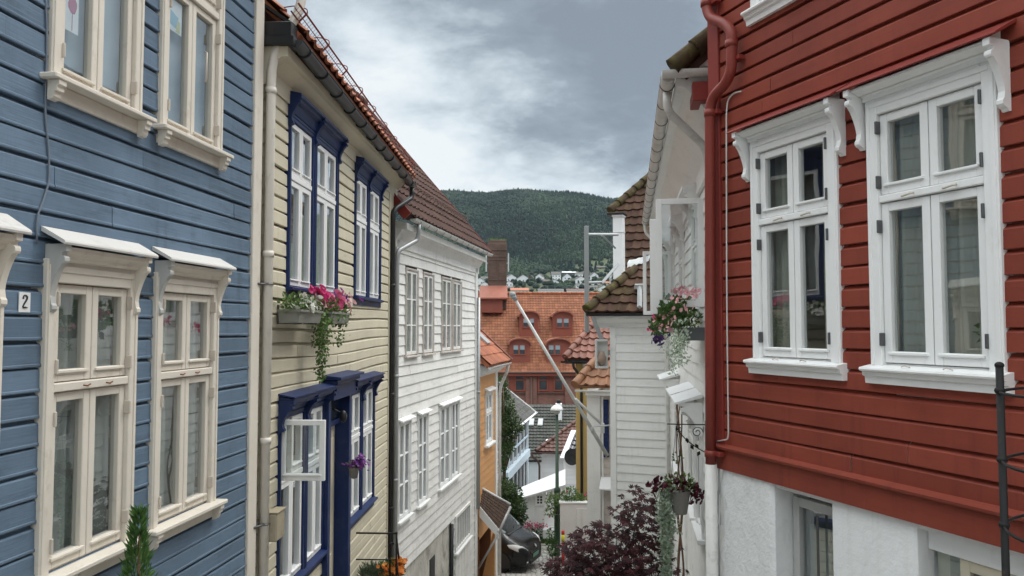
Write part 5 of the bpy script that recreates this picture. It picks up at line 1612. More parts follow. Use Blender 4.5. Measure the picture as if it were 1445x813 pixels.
# ---------------------------------------------------------------- brick building with the big orange dormer roof
FK = Fac((-9, 57.8), None, u=(1, .012))
bri = fac_root(FK, 'brick_building', 'long red brick building with orange tiled roof and four arched dormers', 'building', -14, 0.0)
ez, rz_ = -3.28, 2.78
plK = Plane((0, -.5, ez), (1, 0, 0), Vector((0, 6.7, rz_ - ez)))
lk = LocalPlane(FK, plK)
LBK = math.hypot(6.7, rz_ - ez)
q = MB(); tiles(q, plK, [(0, 0), (20, 0), (20, LBK), (0, LBK)], tw=.22, tl=.31, amp=.02, step=.026, spt=5, tint=.2)
q.slab([plK.w(0, .02, -.04), plK.w(20, .02, -.04), plK.w(20, LBK, -.04), plK.w(0, LBK, -.04)], .1)
q.slab([plK.w(0, LBK, .02), plK.w(20, LBK, .02), (20, 13, -3), (0, 13, -3)], .1)
brf = q.build('roof', M['tile_orange_old'], bri)
q = MB(); ridge_tiles(q, plK.w(0, LBK, .02), plK.w(20, LBK, .02), .13, .4, seg=6); q.build('ridge', M['tile_orange'], brf)
Uk = lambda px, y=0: FK.U(px, 550, y)
wins = [(684, 700), (726, 741), (759, 773.5), (781, 795), (824, 838)]
zK0, zK1 = FK.uz(760, 552)[1], FK.uz(760, 528)[1]
q = MB()
q.box(0, 20, 0, 12.4, -14, ez + .05)
q.build('wall', M['brick'], bri)
q = MB()
for a, b in ((741.5, 757.5), (797, 822), (700.5, 718)): q.box(Uk(a), Uk(b), -.16, -.005, -14, ez - .1, .01)
q.build('pilaster', M['brick'], bri)
q = MB().box(0, 20, -.45, -.01, ez - .30, ez - .06, .02); q.build('eaves_board', M['copper_red'], bri)
q = MB().box(Uk(676), Uk(741.5), -.04, -.008, zK0 - .05, zK1 + .12); q.box(Uk(757.5), Uk(797), -.04, -.008, zK0 - .05, zK1 + .12); q.box(Uk(822), 20, -.04, -.008, zK0 - .05, zK1 + .12); q.build('panel', M['copper_red'], bri)
q = MB().box(Uk(676), Uk(741), -.14, -.045, zK0 - .16, zK0 - .055); q.box(Uk(758), Uk(796.5), -.14, -.045, zK0 - .16, zK0 - .055); q.build('sill_band', M['roof_brown'], bri)
for a, b in wins:
    ua, ub_ = Uk(a), Uk(b)
    q = MB().rect_frame(ua, ub_, zK0, zK1, -.12, -.05, .11); q.box(ua + .1, ub_ - .1, -.11, -.055, zK1 - .48, zK1 - .38, .005)
    wo_ = q.build('window', M['copper_red'], bri)
    MB().poly([(ua + .05, -.06, zK0), (ub_ - .05, -.06, zK0), (ub_ - .05, -.06, zK1), (ua + .05, -.06, zK1)]).build('pane', M['dark_glass'], wo_)
q = MB(); pipe(q, [(Uk(749.5), -.26, -14), (Uk(749.5), -.26, ez - .3)], .07); q.build('downpipe', M['roof_brown'], bri)
q = MB().tube([plK.w(.2, -.02, -.02), plK.w(19.9, -.02, -.02)], .08, 6); q.build('gutter', M['roof_brown'], bri)

def dormer(x0, x1, ytop, ybot, xw0, xw1, yw0, yw1):
    a0, b0 = lk.ab(x0, ybot); a1, _ = lk.ab(x1, ybot)
    base = plK.w(a0, b0)
    yf = base.y                                  # front face stands where it meets the roof
    u0, z0 = FK.uz(x0, ybot, yf); u1, _ = FK.uz(x1, ybot, yf)
    zt = FK.uz((x0 + x1) / 2, ytop, yf)[1]
    rise = (u1 - u0) * .26
    zs = zt - rise
    yb = plK.O.y + (zt - ez) / (rz_ - ez) * 6.7 + .3
    prof = [(u0, z0 - .1), (u1, z0 - .1), (u1, zs)]
    n = 10
    c, hw = (u0 + u1) / 2, (u1 - u0) / 2
    for k in range(1, n): prof.append((c + hw * math.cos(math.pi * k / n), zs + rise * math.sin(math.pi * k / n)))
    prof.append((u0, zs))
    q = MB().prism(prof, yf, yb, 'y'); dm_ = q.build('dormer', M['copper_red'], bri)
    arc = [(c + (hw + .14) * math.cos(math.pi * k / n), zs - .02 + (rise + .12) * math.sin(math.pi * k / n)) for k in range(n + 1)]
    arc2 = [(c + (hw + .02) * math.cos(math.pi * k / n), zs - .02 + (rise + .02) * math.sin(math.pi * k / n)) for k in range(n + 1)]
    q = MB().prism(arc + arc2[::-1], yf - .25, yb, 'y', True); q.build('dormer_roof', M['copper_red2'], dm_)
    w0, wz0 = FK.uz(xw0, yw0, yf - .03); w1, wz1 = FK.uz(xw1, yw1, yf - .03)
    q = MB().rect_frame(w0, w1, wz0, wz1, yf - .07, yf - .003, .09, c=.008); q.box((w0 + w1) / 2 - .07, (w0 + w1) / 2 + .07, yf - .068, yf - .005, wz0 + .09, wz1 - .09, .006); q.build('window_frame', M['copper_red'], dm_)
    for i in (0, 1):
        xa = w0 + .09 + i * ((w1 - w0) / 2 - .02); xb = xa + (w1 - w0) / 2 - .16
        MB().poly([(xa, yf - .02, wz0 + .05), (xb, yf - .02, wz0 + .05), (xb, yf - .02, wz1 - .05), (xa, yf - .02, wz1 - .05)]).build('pane', M['dark_glass'], dm_)
        MB().box(xa, xb, yf - .032, yf - .024, wz0 + (wz1 - wz0) * .5, wz1 - .08).build('blind', M['blind'], dm_)

dormer(733, 760, 440, 475, 737, 755, 463, 448)
dormer(780, 808, 440, 475, 784.5, 804, 463, 448)
dormer(719, 748, 478.5, 512, 723, 742, 501.5, 485.5)
dormer(771, 805, 478.5, 512, 773, 792, 501.5, 485.5)

# chimney on its red sheet base
ca = FK.uz(689, 400, 4.6); cb2 = FK.uz(714.5, 400, 4.6)
ctop = FK.uz(702, 341, 4.6)[1]; cbot = FK.uz(702, 402, 4.6)[1]
q = MB().box(ca[0], cb2[0], 4.6, 6.0, cbot - 2, ctop, .04)
q.box(ca[0] - .05, cb2[0] + .05, 4.55, 6.05, ctop - .75, ctop - .15, .03); q.box(ca[0] - .03, cb2[0] + .03, 4.57, 6.03, ctop - 1.3, ctop - 1.12, .02)
q.box(ca[0] + .05, cb2[0] - .05, 4.65, 5.9, ctop, ctop + .15, .05)
ch = q.build('chimney', M['brick_old'], bri)
q = MB()
for z in (ctop - 1.5, cbot + .35): q.box(ca[0] - .04, cb2[0] + .04, 4.56, 6.04, z, z + .07, .01)
for u in (ca[0] - .03, cb2[0] - .03, (ca[0] + cb2[0]) / 2): q.box(u, u + .06, 4.54, 4.6, cbot, ctop - .9, .01)
q.build('iron_band', M['roof_brown'], ch)
q = MB()
for _ in range(70): leaf(q, Vector((random.uniform(ca[0], cb2[0]), random.uniform(4.6, 5.9), ctop + .15)), Vector((random.uniform(-.4, .4), random.uniform(-.4, .4), 1)), rnd_dir(), .16, .08)
q.build('moss', M['leaf_light'], ch)
q = MB().box(cb2[0] + .12, cb2[0] + .22, 5, 5.1, ctop - 2.4, ctop - .9, .01); q.box(ca[0] - .22, ca[0] - .12, 5, 5.1, ctop - 2.4, ctop - .9, .01); q.tube([(ca[0] - .2, 5.05, ctop - 1.7), (cb2[0] + .2, 5.05, ctop - 1.7)], .03, 5); q.build('antenna_panel', M['far_white'], ch)
k0, k1 = FK.uz(676.5, 420, 3.6), FK.uz(713, 420, 3.6); m0, m1 = FK.uz(688, 403, 4.5), FK.uz(716, 403, 4.5)
q = MB().prism([(3.5, k0[1]), (4.6, m0[1]), (6.2, m0[1]), (6.2, k0[1] - .12), (3.5, k0[1] - .12)], k0[0], m1[0]); q.build('chimney_hood', M['copper_red2'], bri)
l0, l1 = FK.uz(679, 436, 3.8), FK.uz(704, 420, 3.8)
q = MB().box(l0[0], l1[0] + .3, 3.8, 6.2, l0[1] - .3, k0[1] - .13, .02); q.build('chimney_base', M['copper_red'], bri)

# ---------------------------------------------------------------- dark tiled house with two skylights
FD = Fac((at_y(730, 462, 46).x, 46), None, u=(1, -.05))
dkh = fac_root(FD, 'house', 'low house with a dark tiled roof and two small skylights below the brick building', 'house', -9.5, 0.0, BG)
zr, ze = at_y(770, 573, 49.5).z, at_y(770, 650, 46).z
plD = Plane((0, 0, ze), (1, 0, 0), Vector((0, 3.6, zr - ze)))
ld = LocalPlane(FD, plD)
q = MB(); LD = math.hypot(3.6, zr - ze)
tiles(q, plD, [(-1.5, 0), (6, 0), (6, LD), (-1.5, LD)], tw=.20, tl=.26, amp=.024, step=.05, spt=5, tint=.25)
q.slab([plD.w(-1.5, .02, -.04), plD.w(6, .02, -.04), plD.w(6, LD, -.04), plD.w(-1.5, LD, -.04)], .1)
q.slab([plD.w(-1.5, LD, .02), plD.w(6, LD, .02), (6, 7, ze), (-1.5, 7, ze)], .1)
rf = q.build('roof', M['tile_dark'], dkh)
q = MB().box(-1.3, 5.8, .3, 6.8, -9.5, ze + .1); q.build('wall', M['far_white'], dkh)
for x0, x1 in ((746, 753), (758.5, 765.5)):
    a, b = ld.ab(x0, 602); a2, b2 = ld.ab(x1, 592.5)
    q = MB().slab([plD.w(a, b, .12), plD.w(a2, b, .12), plD.w(a2 + .05, b2, .12), plD.w(a + .05, b2, .12)], .1); k = q.build('skylight', M['zinc'], rf)
    MB().slab([plD.w(a + .05, b + .05, .135), plD.w(a2 - .05, b + .05, .135), plD.w(a2, b2 - .05, .135), plD.w(a + .1, b2 - .05, .135)], .012).build('pane', M['skylight'], k)
c0 = FD.uz(784, 590, 2.6); c1_ = FD.uz(793, 570, 2.6)
q = MB().box(c0[0], c1_[0], 2.6, 3.1, c0[1] - .5, c1_[1], .01); k = q.build('chimney', M['far_white'], dkh)
q = MB().box(c0[0] + .08, c1_[0] - .08, 2.68, 3.02, c1_[1], c1_[1] + .22, .03); q.build('chimney_pot', M['black'], k)

# ---------------------------------------------------------------- white house with brown hipped roof
FE = Fac((at_y(764, 462, 38).x, 38), None, u=(1, -.1))
brh = fac_root(FE, 'house', 'white house with brown tiled hip roof behind the street lamp', 'house', -9.0, 0.0, BG)
ze = at_y(760, 639, 37.6).z
plE = Plane((-.4, -.4, ze + .05), (1, 0, 0), (0, math.cos(R(35)), math.sin(R(35))))
le = LocalPlane(FE, plE)
pe = [le.ab(px, py) for px, py in ((757, 637), (840, 637), (840, 590), (818, 592))]
q = MB(); tiles(q, plE, pe, tw=.20, tl=.25, amp=.022, step=.04, spt=5)
q.slab([plE.w(a, b + .01, -.04) for a, b in pe], .08); rf = q.build('roof', M['tile_brown2'] if 'tile_brown2' in M else M['tile_red'], brh)
q = MB(); ridge_tiles(q, plE.w(*le.ab(757, 636), .03), plE.w(*le.ab(818, 591), .03), .09, .36); q.build('hip_ridge', M['tile_brown2'], rf)
q = MB(); siding(q, 0, 3.2, -9, ze + .02, .2, (), 'lap'); q.box(0, 3.2, .004, 4, -9, ze + .02); q.build('wall', M['far_white'], brh)
q = MB(); gutter(q, -.5, 3.2, -.44, ze + .02, .06); pipe(q, smooth_path([(-.45, -.44, ze), (-.42, -.4, ze - .2), (-.1, -.1, ze - .5), (-.1, -.1, -9)], 4), .05); q.build('gutter', M['roof_brown'], brh)

# ---------------------------------------------------------------- white house with bargeboard, glazed dark tiles and a dish
FF = Fac((at_y(796, 462, 34.5).x, 34.5), None, u=(1, -.12))
bgh = fac_root(FF, 'house', 'white house gable with white bargeboard, dark glazed tiles and satellite dish', 'house', -9.0, 0.0, BG)
v0, v1 = at_y(790, 646, 34.3), at_y(806, 607, 35.8)
def ff(p):
    v = Vector((p.x, p.y)) - FF.P
    return Vector((v.dot(FF.u), v.dot(FF.n), p.z))
a_, b_ = ff(v0), ff(v1)
q = MB().slab([a_, a_ + Vector((.22, 0, 0)), b_ + Vector((.22, 0, 0)), b_], .10); q.build('bargeboard', M['sheet_white'], bgh)
plF = Plane(a_ + Vector((.26, 0, -.03)), (1, 0, 0), (b_ - a_).normalized())
q = MB(); tiles(q, plF, [(0, 0), (2.5, 0), (2.5, (b_ - a_).length), (0, (b_ - a_).length)], tw=.25, tl=.3, amp=.04, step=.05, spt=5)
q.slab([plF.w(0, 0, -.05), plF.w(2.5, 0, -.05), plF.w(2.5, 2, -.05), plF.w(0, 2, -.05)], .08); q.build('roof', M['tile_blue'], bgh)
q = MB(); siding(q, 0.05, 2.4, -9, a_.z, .2, (), 'lap'); q.box(0, 2.4, .004, 3, -9, a_.z); q.build('wall', M['far_white'], bgh)
MB().box(-.05, .06, -.05, .05, -9, a_.z, .005).build('corner_board', M['sheet_white'], bgh)
dz = FF.uz(807, 645, -.35)
q = MB()
seg = 18
q.add([(dz[0] + .33 * r_ * math.cos(2 * math.pi * k / seg), -.35 + .06 * (1 - r_ * r_), dz[1] + .36 * r_ * math.sin(2 * math.pi * k / seg)) for r_ in (.02, .5, .85, 1.0) for k in range(seg)],
      [(i * seg + k, i * seg + (k + 1) % seg, (i + 1) * seg + (k + 1) % seg, (i + 1) * seg + k) for i in range(3) for k in range(seg)], True)
q.tube([(dz[0], -.30, dz[1]), (dz[0], -.02, dz[1] - .05)], .025, 6); q.tube([(dz[0] + .05, -.3, dz[1] - .3), (dz[0] + .1, -.62, dz[1] - .1)], .012, 5); q.ball((dz[0] + .1, -.64, dz[1] - .09), .035, 6, 5)
q.build('satellite_dish', M['car_plastic'], bgh)

# ---------------------------------------------------------------- shed with a white sheet roof
FS = Fac((at_y(734, 462, 31.6).x, 31.6), None, u=(1, -.05))
she = fac_root(FS, 'shed', 'small white board shed with a white sheet roof and a tiny window', 'shed', -8.6, 0.0, BG)
zs0, zs1 = FS.uz(736, 703)[1], FS.uz(795, 683)[1]
u1 = FS.U(797)
q = MB()
n = 12
for k in range(n):
    a, b = u1 * k / n, u1 * (k + 1) / n - .012
    za, zb = zs0 + (zs1 - zs0) * k / n, zs0 + (zs1 - zs0) * (k + 1) / n
    q.prism([(a, -8.6), (b, -8.6), (b, zb), (a, za)], 0.0, .05, 'y')
q.box(0, u1, .052, 2.5, -8.6, zs0 - .1)
q.build('wall', M['white'], she)
e = .10
q = MB().slab([(-.12, -.25, zs0 + .02), (u1, -.25, zs1 + .02), (u1 + .02, .95, zs1 + .42), (-.10, .95, zs0 + .20)], .07); q.build('roof', M['sheet_white'], she)
a, b = FS.U(757.5, 705, -.04), FS.U(765.5, 705, -.04); za, zb = FS.uz(760, 711)[1], FS.uz(760, 699.5)[1]
q = MB().rect_frame(a - .06, b + .06, za - .06, zb + .06, -.05, -.002, .07)
q.box((a + b) / 2 - .015, (a + b) / 2 + .015, -.04, -.004, za, zb)
for k in (1, 2): q.box(a, b, -.038, -.006, za + (zb - za) * k / 3 - .012, za + (zb - za) * k / 3 + .012)
wo_ = q.build('window', M['white_clean'], she)
MB().poly([(a, -.001, za), (b, -.001, za), (b, -.001, zb), (a, -.001, zb)]).build('pane', M['dark_glass'], wo_)
a, b = FS.U(768, 720), FS.U(786, 720)
q = MB().box(a, b, -.04, -.002, -8.3, FS.uz(775, 698)[1], .01); q.box(a + .06, b - .06, -.05, -.041, -8.2, FS.uz(775, 698)[1] - .08, .006); q.build('door', M['white_clean'], she)
q = MB().box(a - .05, b + .6, -.6, -.06, -8.6, FS.uz(775, 742)[1], .01); q.build('step', M['sheet_white'], she)

# ---------------------------------------------------------------- pale blue house with glazed balcony
FL = Fac((at_y(741.5, 462, 44).x, 44), 905, True)
bal = fac_root(FL, 'house', 'pale blue house with dark glazed balcony behind the leafy tree', 'house', -10, -8.6, BG)
ze = FL.uz(741, 582)[1]
q = MB().box(-8.6, 0, .05, 5, -10, ze); q.build('wall', M['pale_blue'], bal)
zr1, zr2 = FL.uz(741, 617, -.1)[1], FL.uz(741, 640, -.1)[1]
uL = -7.2
q = MB().box(uL, -.02, -.02, .045, zr2 + .3, zr1 + 1.4); q.box(uL, -.02, -.02, .045, -9.8, zr2 - .35); q.build('glazing', M['dark_glass'], bal)
for k in range(7):
    u = uL + k * (-.06 - uL) / 6
    q = MB().box(u - .06, u + .06, -.12, -.025, -10, ze - .1, .006); q.build('post', M['sheet_white'], bal)
q = MB().box(uL, .08, -.16, -.125, zr1 - .07, zr1 + .05, .006); q.box(uL, .08, -.25, -.02, zr2 - .3, zr2 + .12, .01); q.box(-.06, .10, -.15, .05, -10, ze, .006); q.build('balcony_rail', M['pale_blue'], bal)
plL = Plane((0, -.45, ze - .05), (1, 0, 0), (0, math.cos(R(38)), math.sin(R(38))))
ll = LocalPlane(FL, plL)
vb = ll.ab(721, 546)[0]
q = MB()
tl_, tw_ = .30, .34
for j in range(15):
    for i in range(30):
        a = -9 + i * tw_ + (j % 2) * .17; b = j * tl_
        if a > .45: continue
        q.slab([plL.w(a, b, .03), plL.w(a + tw_ - .02, b, .03), plL.w(a + tw_ - .02, b + tl_ + .05, .012), plL.w(a, b + tl_ + .05, .012)], .018, tint=random.uniform(-.3, .3))
q.slab([plL.w(-9, 0, -.01), plL.w(.7, 0, -.01), plL.w(.7, 4.5, -.01), plL.w(-9, 4.5, -.01)], .1); q.build('roof', M['slate'], bal)
q = MB().slab([plL.w(.71, -.05, .04), plL.w(.78, -.05, .04), plL.w(.78, 4.5, .04), plL.w(.71, 4.5, .04)], .09); q.build('bargeboard', M['sheet_white'], bal)
q = MB(); gutter(q, -9, .8, -.52, ze - .08, .07); q.build('gutter', M['sheet_white'], bal)

# ---------------------------------------------------------------- white house with small orange roof
FM = Fac((at_y(763, 462, 55).x, 55), 905, True)
smo = fac_root(FM, 'house', 'white house with small orange tiled roof between the balcony and the dark roof', 'house', -12, -7, BG)
ze = FM.uz(763, 622)[1]
q = MB().box(-8, 0, 0, 4, -12, ze); q.build('wall', M['far_white'], smo)
plM = Plane((0, -.35, ze - .05), (1, 0, 0), (0, math.cos(R(40)), math.sin(R(40))))
q = MB(); tiles(q, plM, [(-8, 0), (.2, 0), (.2, 2.6), (-8, 2.6)], tw=.3, tl=.36, amp=.04, step=.05, spt=4); q.slab([plM.w(-8, 0.01, -.04), plM.w(.2, .01, -.04), plM.w(.2, 2.6, -.04), plM.w(-8, 2.6, -.04)], .08); q.build('roof', M['tile_orange'], smo)
for x0, x1 in ((744, 749), (753, 757.5)):
    a, b = FM.U(x0, 650), FM.U(x1, 650); za, zb = ze - 2.6, ze - 1.0
    q = MB().rect_frame(a, b, za, zb, -.08, -.002, .12); q.box((a + b) / 2 - .05, (a + b) / 2 + .05, -.075, -.004, za, zb); wo_ = q.build('window', M['sheet_white'], smo)
    MB().poly([(a, -.001, za), (b, -.001, za), (b, -.001, zb), (a, -.001, zb)]).build('pane', M['roof_grey'], wo_)

# ---------------------------------------------------------------- garden wall
FWl = Fac((at_y(789, 462, 27.6).x, 27.6), None, u=(1, -.03))
gwl = fac_root(FWl, 'garden_wall', 'stained white plastered garden wall behind the green lamp post', 'wall', -8.6, 0)
zt = FWl.uz(800, 711)[1]
u1 = FWl.U(834)
q = MB().box(.02, u1, 0, .3, -8.7, zt, .02); q.box(-.02, u1 + .03, -.03, .33, zt + .002, zt + .06, .01); q.box(FWl.U(812), FWl.U(829.5), -.03, -.001, -8.6, zt - .15, .01); q.build('wall', M['plaster'], gwl)

# ================================================================== far town and hill
def prof_y(py):
    """distance at which the far slope reaches this height in the photograph"""
    best = None
    Y = 700.0
    while Y < 1760:
        z = gz(Y)
        if z / Y >= (462 - py) / 1101.0: return Y
        Y += 4
    return 1760
def far_house(px, py, wpx, hpx, wallm, roofm, kind, lab, hip=False, rot=None):
    Y = prof_y(py)
    X = (px - 722.5) / 1101 * Y
    z = (462 - py) / 1101 * Y
    w_, h_ = wpx * 1.2 / 1101 * Y, hpx * 1.22 / 1101 * Y
    rt = local_root('house', lab, 'house', (X, Y, z - 3), rot if rot is not None else random.uniform(-.5, .5), 'houses on the far shore')
    d_ = min(w_ * .85, 11)
    hw = h_ * .62
    q = MB().box(-w_ / 2, w_ / 2, -d_ / 2, d_ / 2, -6, 3 + hw); q.prism([(-w_ / 2, 3 + hw), (w_ / 2, 3 + hw), (0, 3 + h_ - .3)], -d_ / 2 + .02, d_ / 2 - .02, 'y') if kind == 'gable' else None
    q.build('wall', wallm, rt)
    q = MB()
    zr_ = 3 + h_
    o = .4
    if kind == 'gable':
        q.prism([(-w_ / 2 - o, 3 + hw - .2), (0, zr_), (w_ / 2 + o, 3 + hw - .2), (w_ / 2 + o, 3 + hw + .15), (0, zr_ + .4), (-w_ / 2 - o, 3 + hw + .15)], -d_ / 2 - o, d_ / 2 + o, 'y')
    else:
        q.prism([(-d_ / 2 - o, 3 + hw - .1), (0, zr_), (d_ / 2 + o, 3 + hw - .1)], -w_ / 2 - o, w_ / 2 + o, 'x')
    q.build('roof', roofm, rt)
    if wpx >= 6:
        q = MB()
        nw = max(2, int(w_ / 3.4))
        rws = max(1, int(hw / 3.2))
        for i in range(nw):
            for j in range(rws):
                u = -w_ / 2 + (i + .5) * w_ / nw; zz = 3 + hw * (j + .5) / rws
                q.box(u - .6, u + .6, -d_ / 2 - .06, -d_ / 2 + .1, zz - .7, zz + .7)
        q.build('windows_row', M['far_win'], rt)
    return rt
FHS = [ # px, base py, width, height, wall, roof, kind, label
    (720, 399, 12, 9.5, 'far_white', 'roof_grey', 'gable', 'white gabled house across the fjord just right of the brick chimney'),
    (737.5, 400, 11.5, 10, 'far_white', 'roof_grey', 'gable', 'broad white gabled house across the fjord, standing alone left of centre'),
    (749.5, 398, 5.5, 8, 'far_red', 'roof_grey', 'gable', 'narrow red-brown house between white houses on the far shore'),
    (762, 397, 8.5, 8.5, 'far_white', 'roof_grey', 'gable', 'white house with dark blue lower wing beside it on the far shore'),
    (764, 399.5, 8, 5, 'far_blue', 'roof_grey', 'side', 'dark blue low house in front of a white one on the far shore'),
    (772, 400, 8, 4.5, 'far_red', 'roof_brown', 'side', 'low red house left of the tall white house on the far shore'),
    (784.5, 396, 11, 10.5, 'far_white', 'roof_grey', 'side', 'tall white house highest of the central row on the far shore'),
    (783, 403, 9, 7, 'far_white', 'roof_grey', 'gable', 'white house below the tall white one on the far shore'),
    (800, 399, 9.5, 10.5, 'far_white', 'roof_grey', 'gable', 'white gabled house with grey roof right of the tall white house'),
    (807, 400, 7, 5, 'far_cream', 'roof_grey', 'side', 'small cream house below grey-roofed house on the far shore'),
    (803, 387.5, 16, 3.6, 'roof_grey', 'far_white', 'side', 'long grey flat house high above the white row on the far shore'),
    (817.5, 392, 9.5, 6.5, 'far_white', 'roof_grey', 'side', 'white house just left of the steel post, upper one'),
    (818, 400, 12, 8, 'far_white', 'roof_grey', 'gable', 'white house just left of the steel post, middle one'),
    (819, 406.5, 10, 5.5, 'far_white', 'roof_grey', 'side', 'white house just left of the steel post, lower one'),
    (838, 396, 9, 9.5, 'far_white', 'roof_grey', 'gable', 'white gabled house just right of the steel post'),
    (843, 396, 8, 4, 'far_red', 'roof_brown', 'side', 'small red-roofed house right of the white gabled one'),
    (838, 402, 14, 4, 'far_white', 'tile_far', 'side', 'low white house with orange roof right of the steel post'),
    (853, 402.5, 11, 4.5, 'far_cream', 'tile_far', 'side', 'cream house with bright orange roof near the mossy roof'),
    (836, 409, 13, 5, 'far_cream', 'roof_grey', 'side', 'pale grey long house under the orange roofs, near the mossy roof'),
    (851, 411, 9, 7, 'far_white', 'roof_grey', 'gable', 'white house half hidden behind the mossy ridge'),
    (733, 415.5, 21, 7.5, 'far_cream', 'tile_far', 'side', 'long house with bright orange roof behind the brick ridge'),
    (777, 415.5, 30, 6.5, 'far_white', 'roof_grey', 'side', 'long low white building with grey roof behind the brick ridge'),
    (813, 416, 22, 7, 'far_white', 'roof_brown', 'side', 'long white building with brown roof behind the brick ridge'),
    (684, 398, 9, 6.5, 'far_white', 'roof_grey', 'side', 'white house left of the brick chimney, the upper one'),
    (678, 402, 9, 8, 'far_white', 'roof_grey', 'gable', 'white house left of the brick chimney at the roof edge'),
    (684, 406.5, 9, 7, 'far_white', 'roof_grey', 'gable', 'white house left of the brick chimney, the middle one'),
    (678, 413, 10, 7, 'far_white', 'roof_grey', 'side', 'white house left of the brick chimney, the lowest one'),
    (686, 400, 4, 5, 'far_red', 'roof_brown', 'gable', 'small red house touching the left side of the brick chimney'),
    (718, 405, 8, 7, 'far_white', 'roof_grey', 'gable', 'white house below the one right of the chimney'),
    (724, 403.5, 6, 5, 'far_white', 'roof_brown', 'side', 'tiny white house with brown roof right of the chimney'),
    (720, 409, 9, 4, 'far_cream', 'roof_grey', 'side', 'cream house just above the bright orange roof'),
    (862, 394, 10, 6, 'far_white', 'roof_grey', 'side', 'white house partly hidden by the white box on the mossy roof'),
    (866, 401, 12, 6, 'far_white', 'roof_grey', 'side', 'pale house low behind the upper mossy roof'),
    (833, 380.5, 7, 3.5, 'far_red', 'roof_grey', 'side', 'dark brown cabin on the green slope right of the post'),
    (849, 380.5, 12, 4, 'roof_brown', 'roof_grey', 'side', 'long dark brown house highest on the green slope'),
    (865, 376, 8, 5, 'far_white', 'roof_grey', 'side', 'white house high on the slope behind the white box'),
    (660, 402, 9, 8, 'far_white', 'roof_grey', 'gable', 'white house hidden behind the left white house roof'),
    (878, 400, 9, 8, 'far_white', 'roof_brown', 'gable', 'white house hidden behind the mossy roofs'),
]
for (px, py, w_, h_, wm, rm, kind, lab) in FHS:
    far_house(px, py, w_, h_, M[wm], M[rm], kind, lab, rot=random.uniform(-.35, .35) if w_ < 14 else random.uniform(-.06, .06))

# forest on the hill: many small crowns, one mass
def far_tree(mb, X, Y, z, h, r, t, conifer):
    n = 6
    ph = random.uniform(0, 6)
    if conifer:
        lv = [(0, .25), (1.0, .30), (.62, .62), (.0, 1.0)]
        lv = [(r * .9, .05), (r * .75, .38), (r * .42, .70)]
    else:
        lv = [(r * .62, .10), (r, .42), (r * .82, .74)]
    vs = []
    for k, (rr, zz) in enumerate(lv):
        for i in range(n):
            a = ph + 2 * math.pi * (i + .5 * (k % 2)) / n
            rj = rr * random.uniform(.7, 1.25)
            vs.append((X + rj * math.cos(a), Y + rj * math.sin(a), z + h * (zz + random.uniform(-.05, .05))))
    vs.append((X + random.uniform(-.1, .1) * r, Y, z + h * (1.0 if conifer else .97)))
    fs = []
    for k in range(2):
        for i in range(n):
            j = (i + 1) % n
            a, b, c, d_ = k * n + i, k * n + j, (k + 1) * n + j, (k + 1) * n + i
            fs += [(a, b, c), (a, c, d_)]
    for i in range(n): fs.append((2 * n + i, 2 * n + (i + 1) % n, 3 * n))
    mb.add(vs, fs, False, t)
fm = MB()
cnt = 0
rnd = random.Random(3)
while cnt < 26000:
    Y = rnd.uniform(1010, 1790) if rnd.random() < .9 else rnd.uniform(880, 1010)
    X = rnd.uniform(-.17, .25) * Y
    z = hz(X, Y)
    py = 462 - z / Y * 1101
    px = 722.5 + X / Y * 1101
    # open meadow tongue on the right and the built-up strip keep few trees
    if px > 745 and py > 392 - (px - 745) * .28 and rnd.random() < .88: cnt += 0; 
    lim = 392 - max(0, px - 745) * .26
    if py > lim and rnd.random() < .90: 
        cnt += .2
        continue
    con = rnd.random() < (.55 if math.sin(X * .013) + math.sin(Y * .011 + X * .006) > 0 else .15)
    patch = .10 * math.sin(X * .012 + Y * .004) + .09 * math.sin(Y * .019 - X * .02) + .10 * math.sin(X * .031 + Y * .013 + 2 * math.sin(Y * .007)) + (.16 if Y < 1180 else 0)
    far_tree(fm, X, Y, z - 1, rnd.uniform(7, 13) if con else rnd.uniform(5, 9), rnd.uniform(1.8, 3) if con else rnd.uniform(2.6, 4.6), patch + rnd.uniform(-.07, .07) - (.16 if con else -.02), con)
    cnt += 1
fm.build('forest', M['forest'], kind='stuff', label='dark green wooded mountainside across the fjord', cat='forest')
# trees between the far houses
tg = MB()
for _ in range(210):
    py = rnd.uniform(380, 417); px = rnd.uniform(655, 900)
    Y = prof_y(py); X = (px - 722.5) / 1101 * Y
    far_tree(tg, X, Y + 9, hz(X, Y + 9) - 1.5, rnd.uniform(3, 6), rnd.uniform(1.6, 3.2), rnd.uniform(-.2, .2), False)
for _ in range(45):
    px = rnd.gauss(795, 13); py = rnd.uniform(405, 412)
    Y = prof_y(py); X = (px - 722.5) / 1101 * Y
    far_tree(tg, X, Y, hz(X, Y) - 1, rnd.uniform(5, 8), rnd.uniform(2.5, 4.2), rnd.uniform(-.2, .1), False)
tg.build('town_trees', M['forest'], kind='stuff', label='trees and gardens between the houses on the far shore', cat='trees')
# ================================================================== flower boxes, pots and plants
def petals(rt, name, key, spots, n, spread, r, nrm, cup=.35):
    q = MB()
    for _ in range(n):
        c = random.choice(spots)
        p = Vector((c[0] + random.gauss(0, spread[0]), c[1] + random.gauss(0, spread[1]), c[2] + random.gauss(0, spread[2])))
        flower(q, p, Vector(nrm) + rnd_dir() * .8, r * random.uniform(.75, 1.2), random.uniform(-.15, .15), cup=cup)
    return q.build(name, M[key], rt)

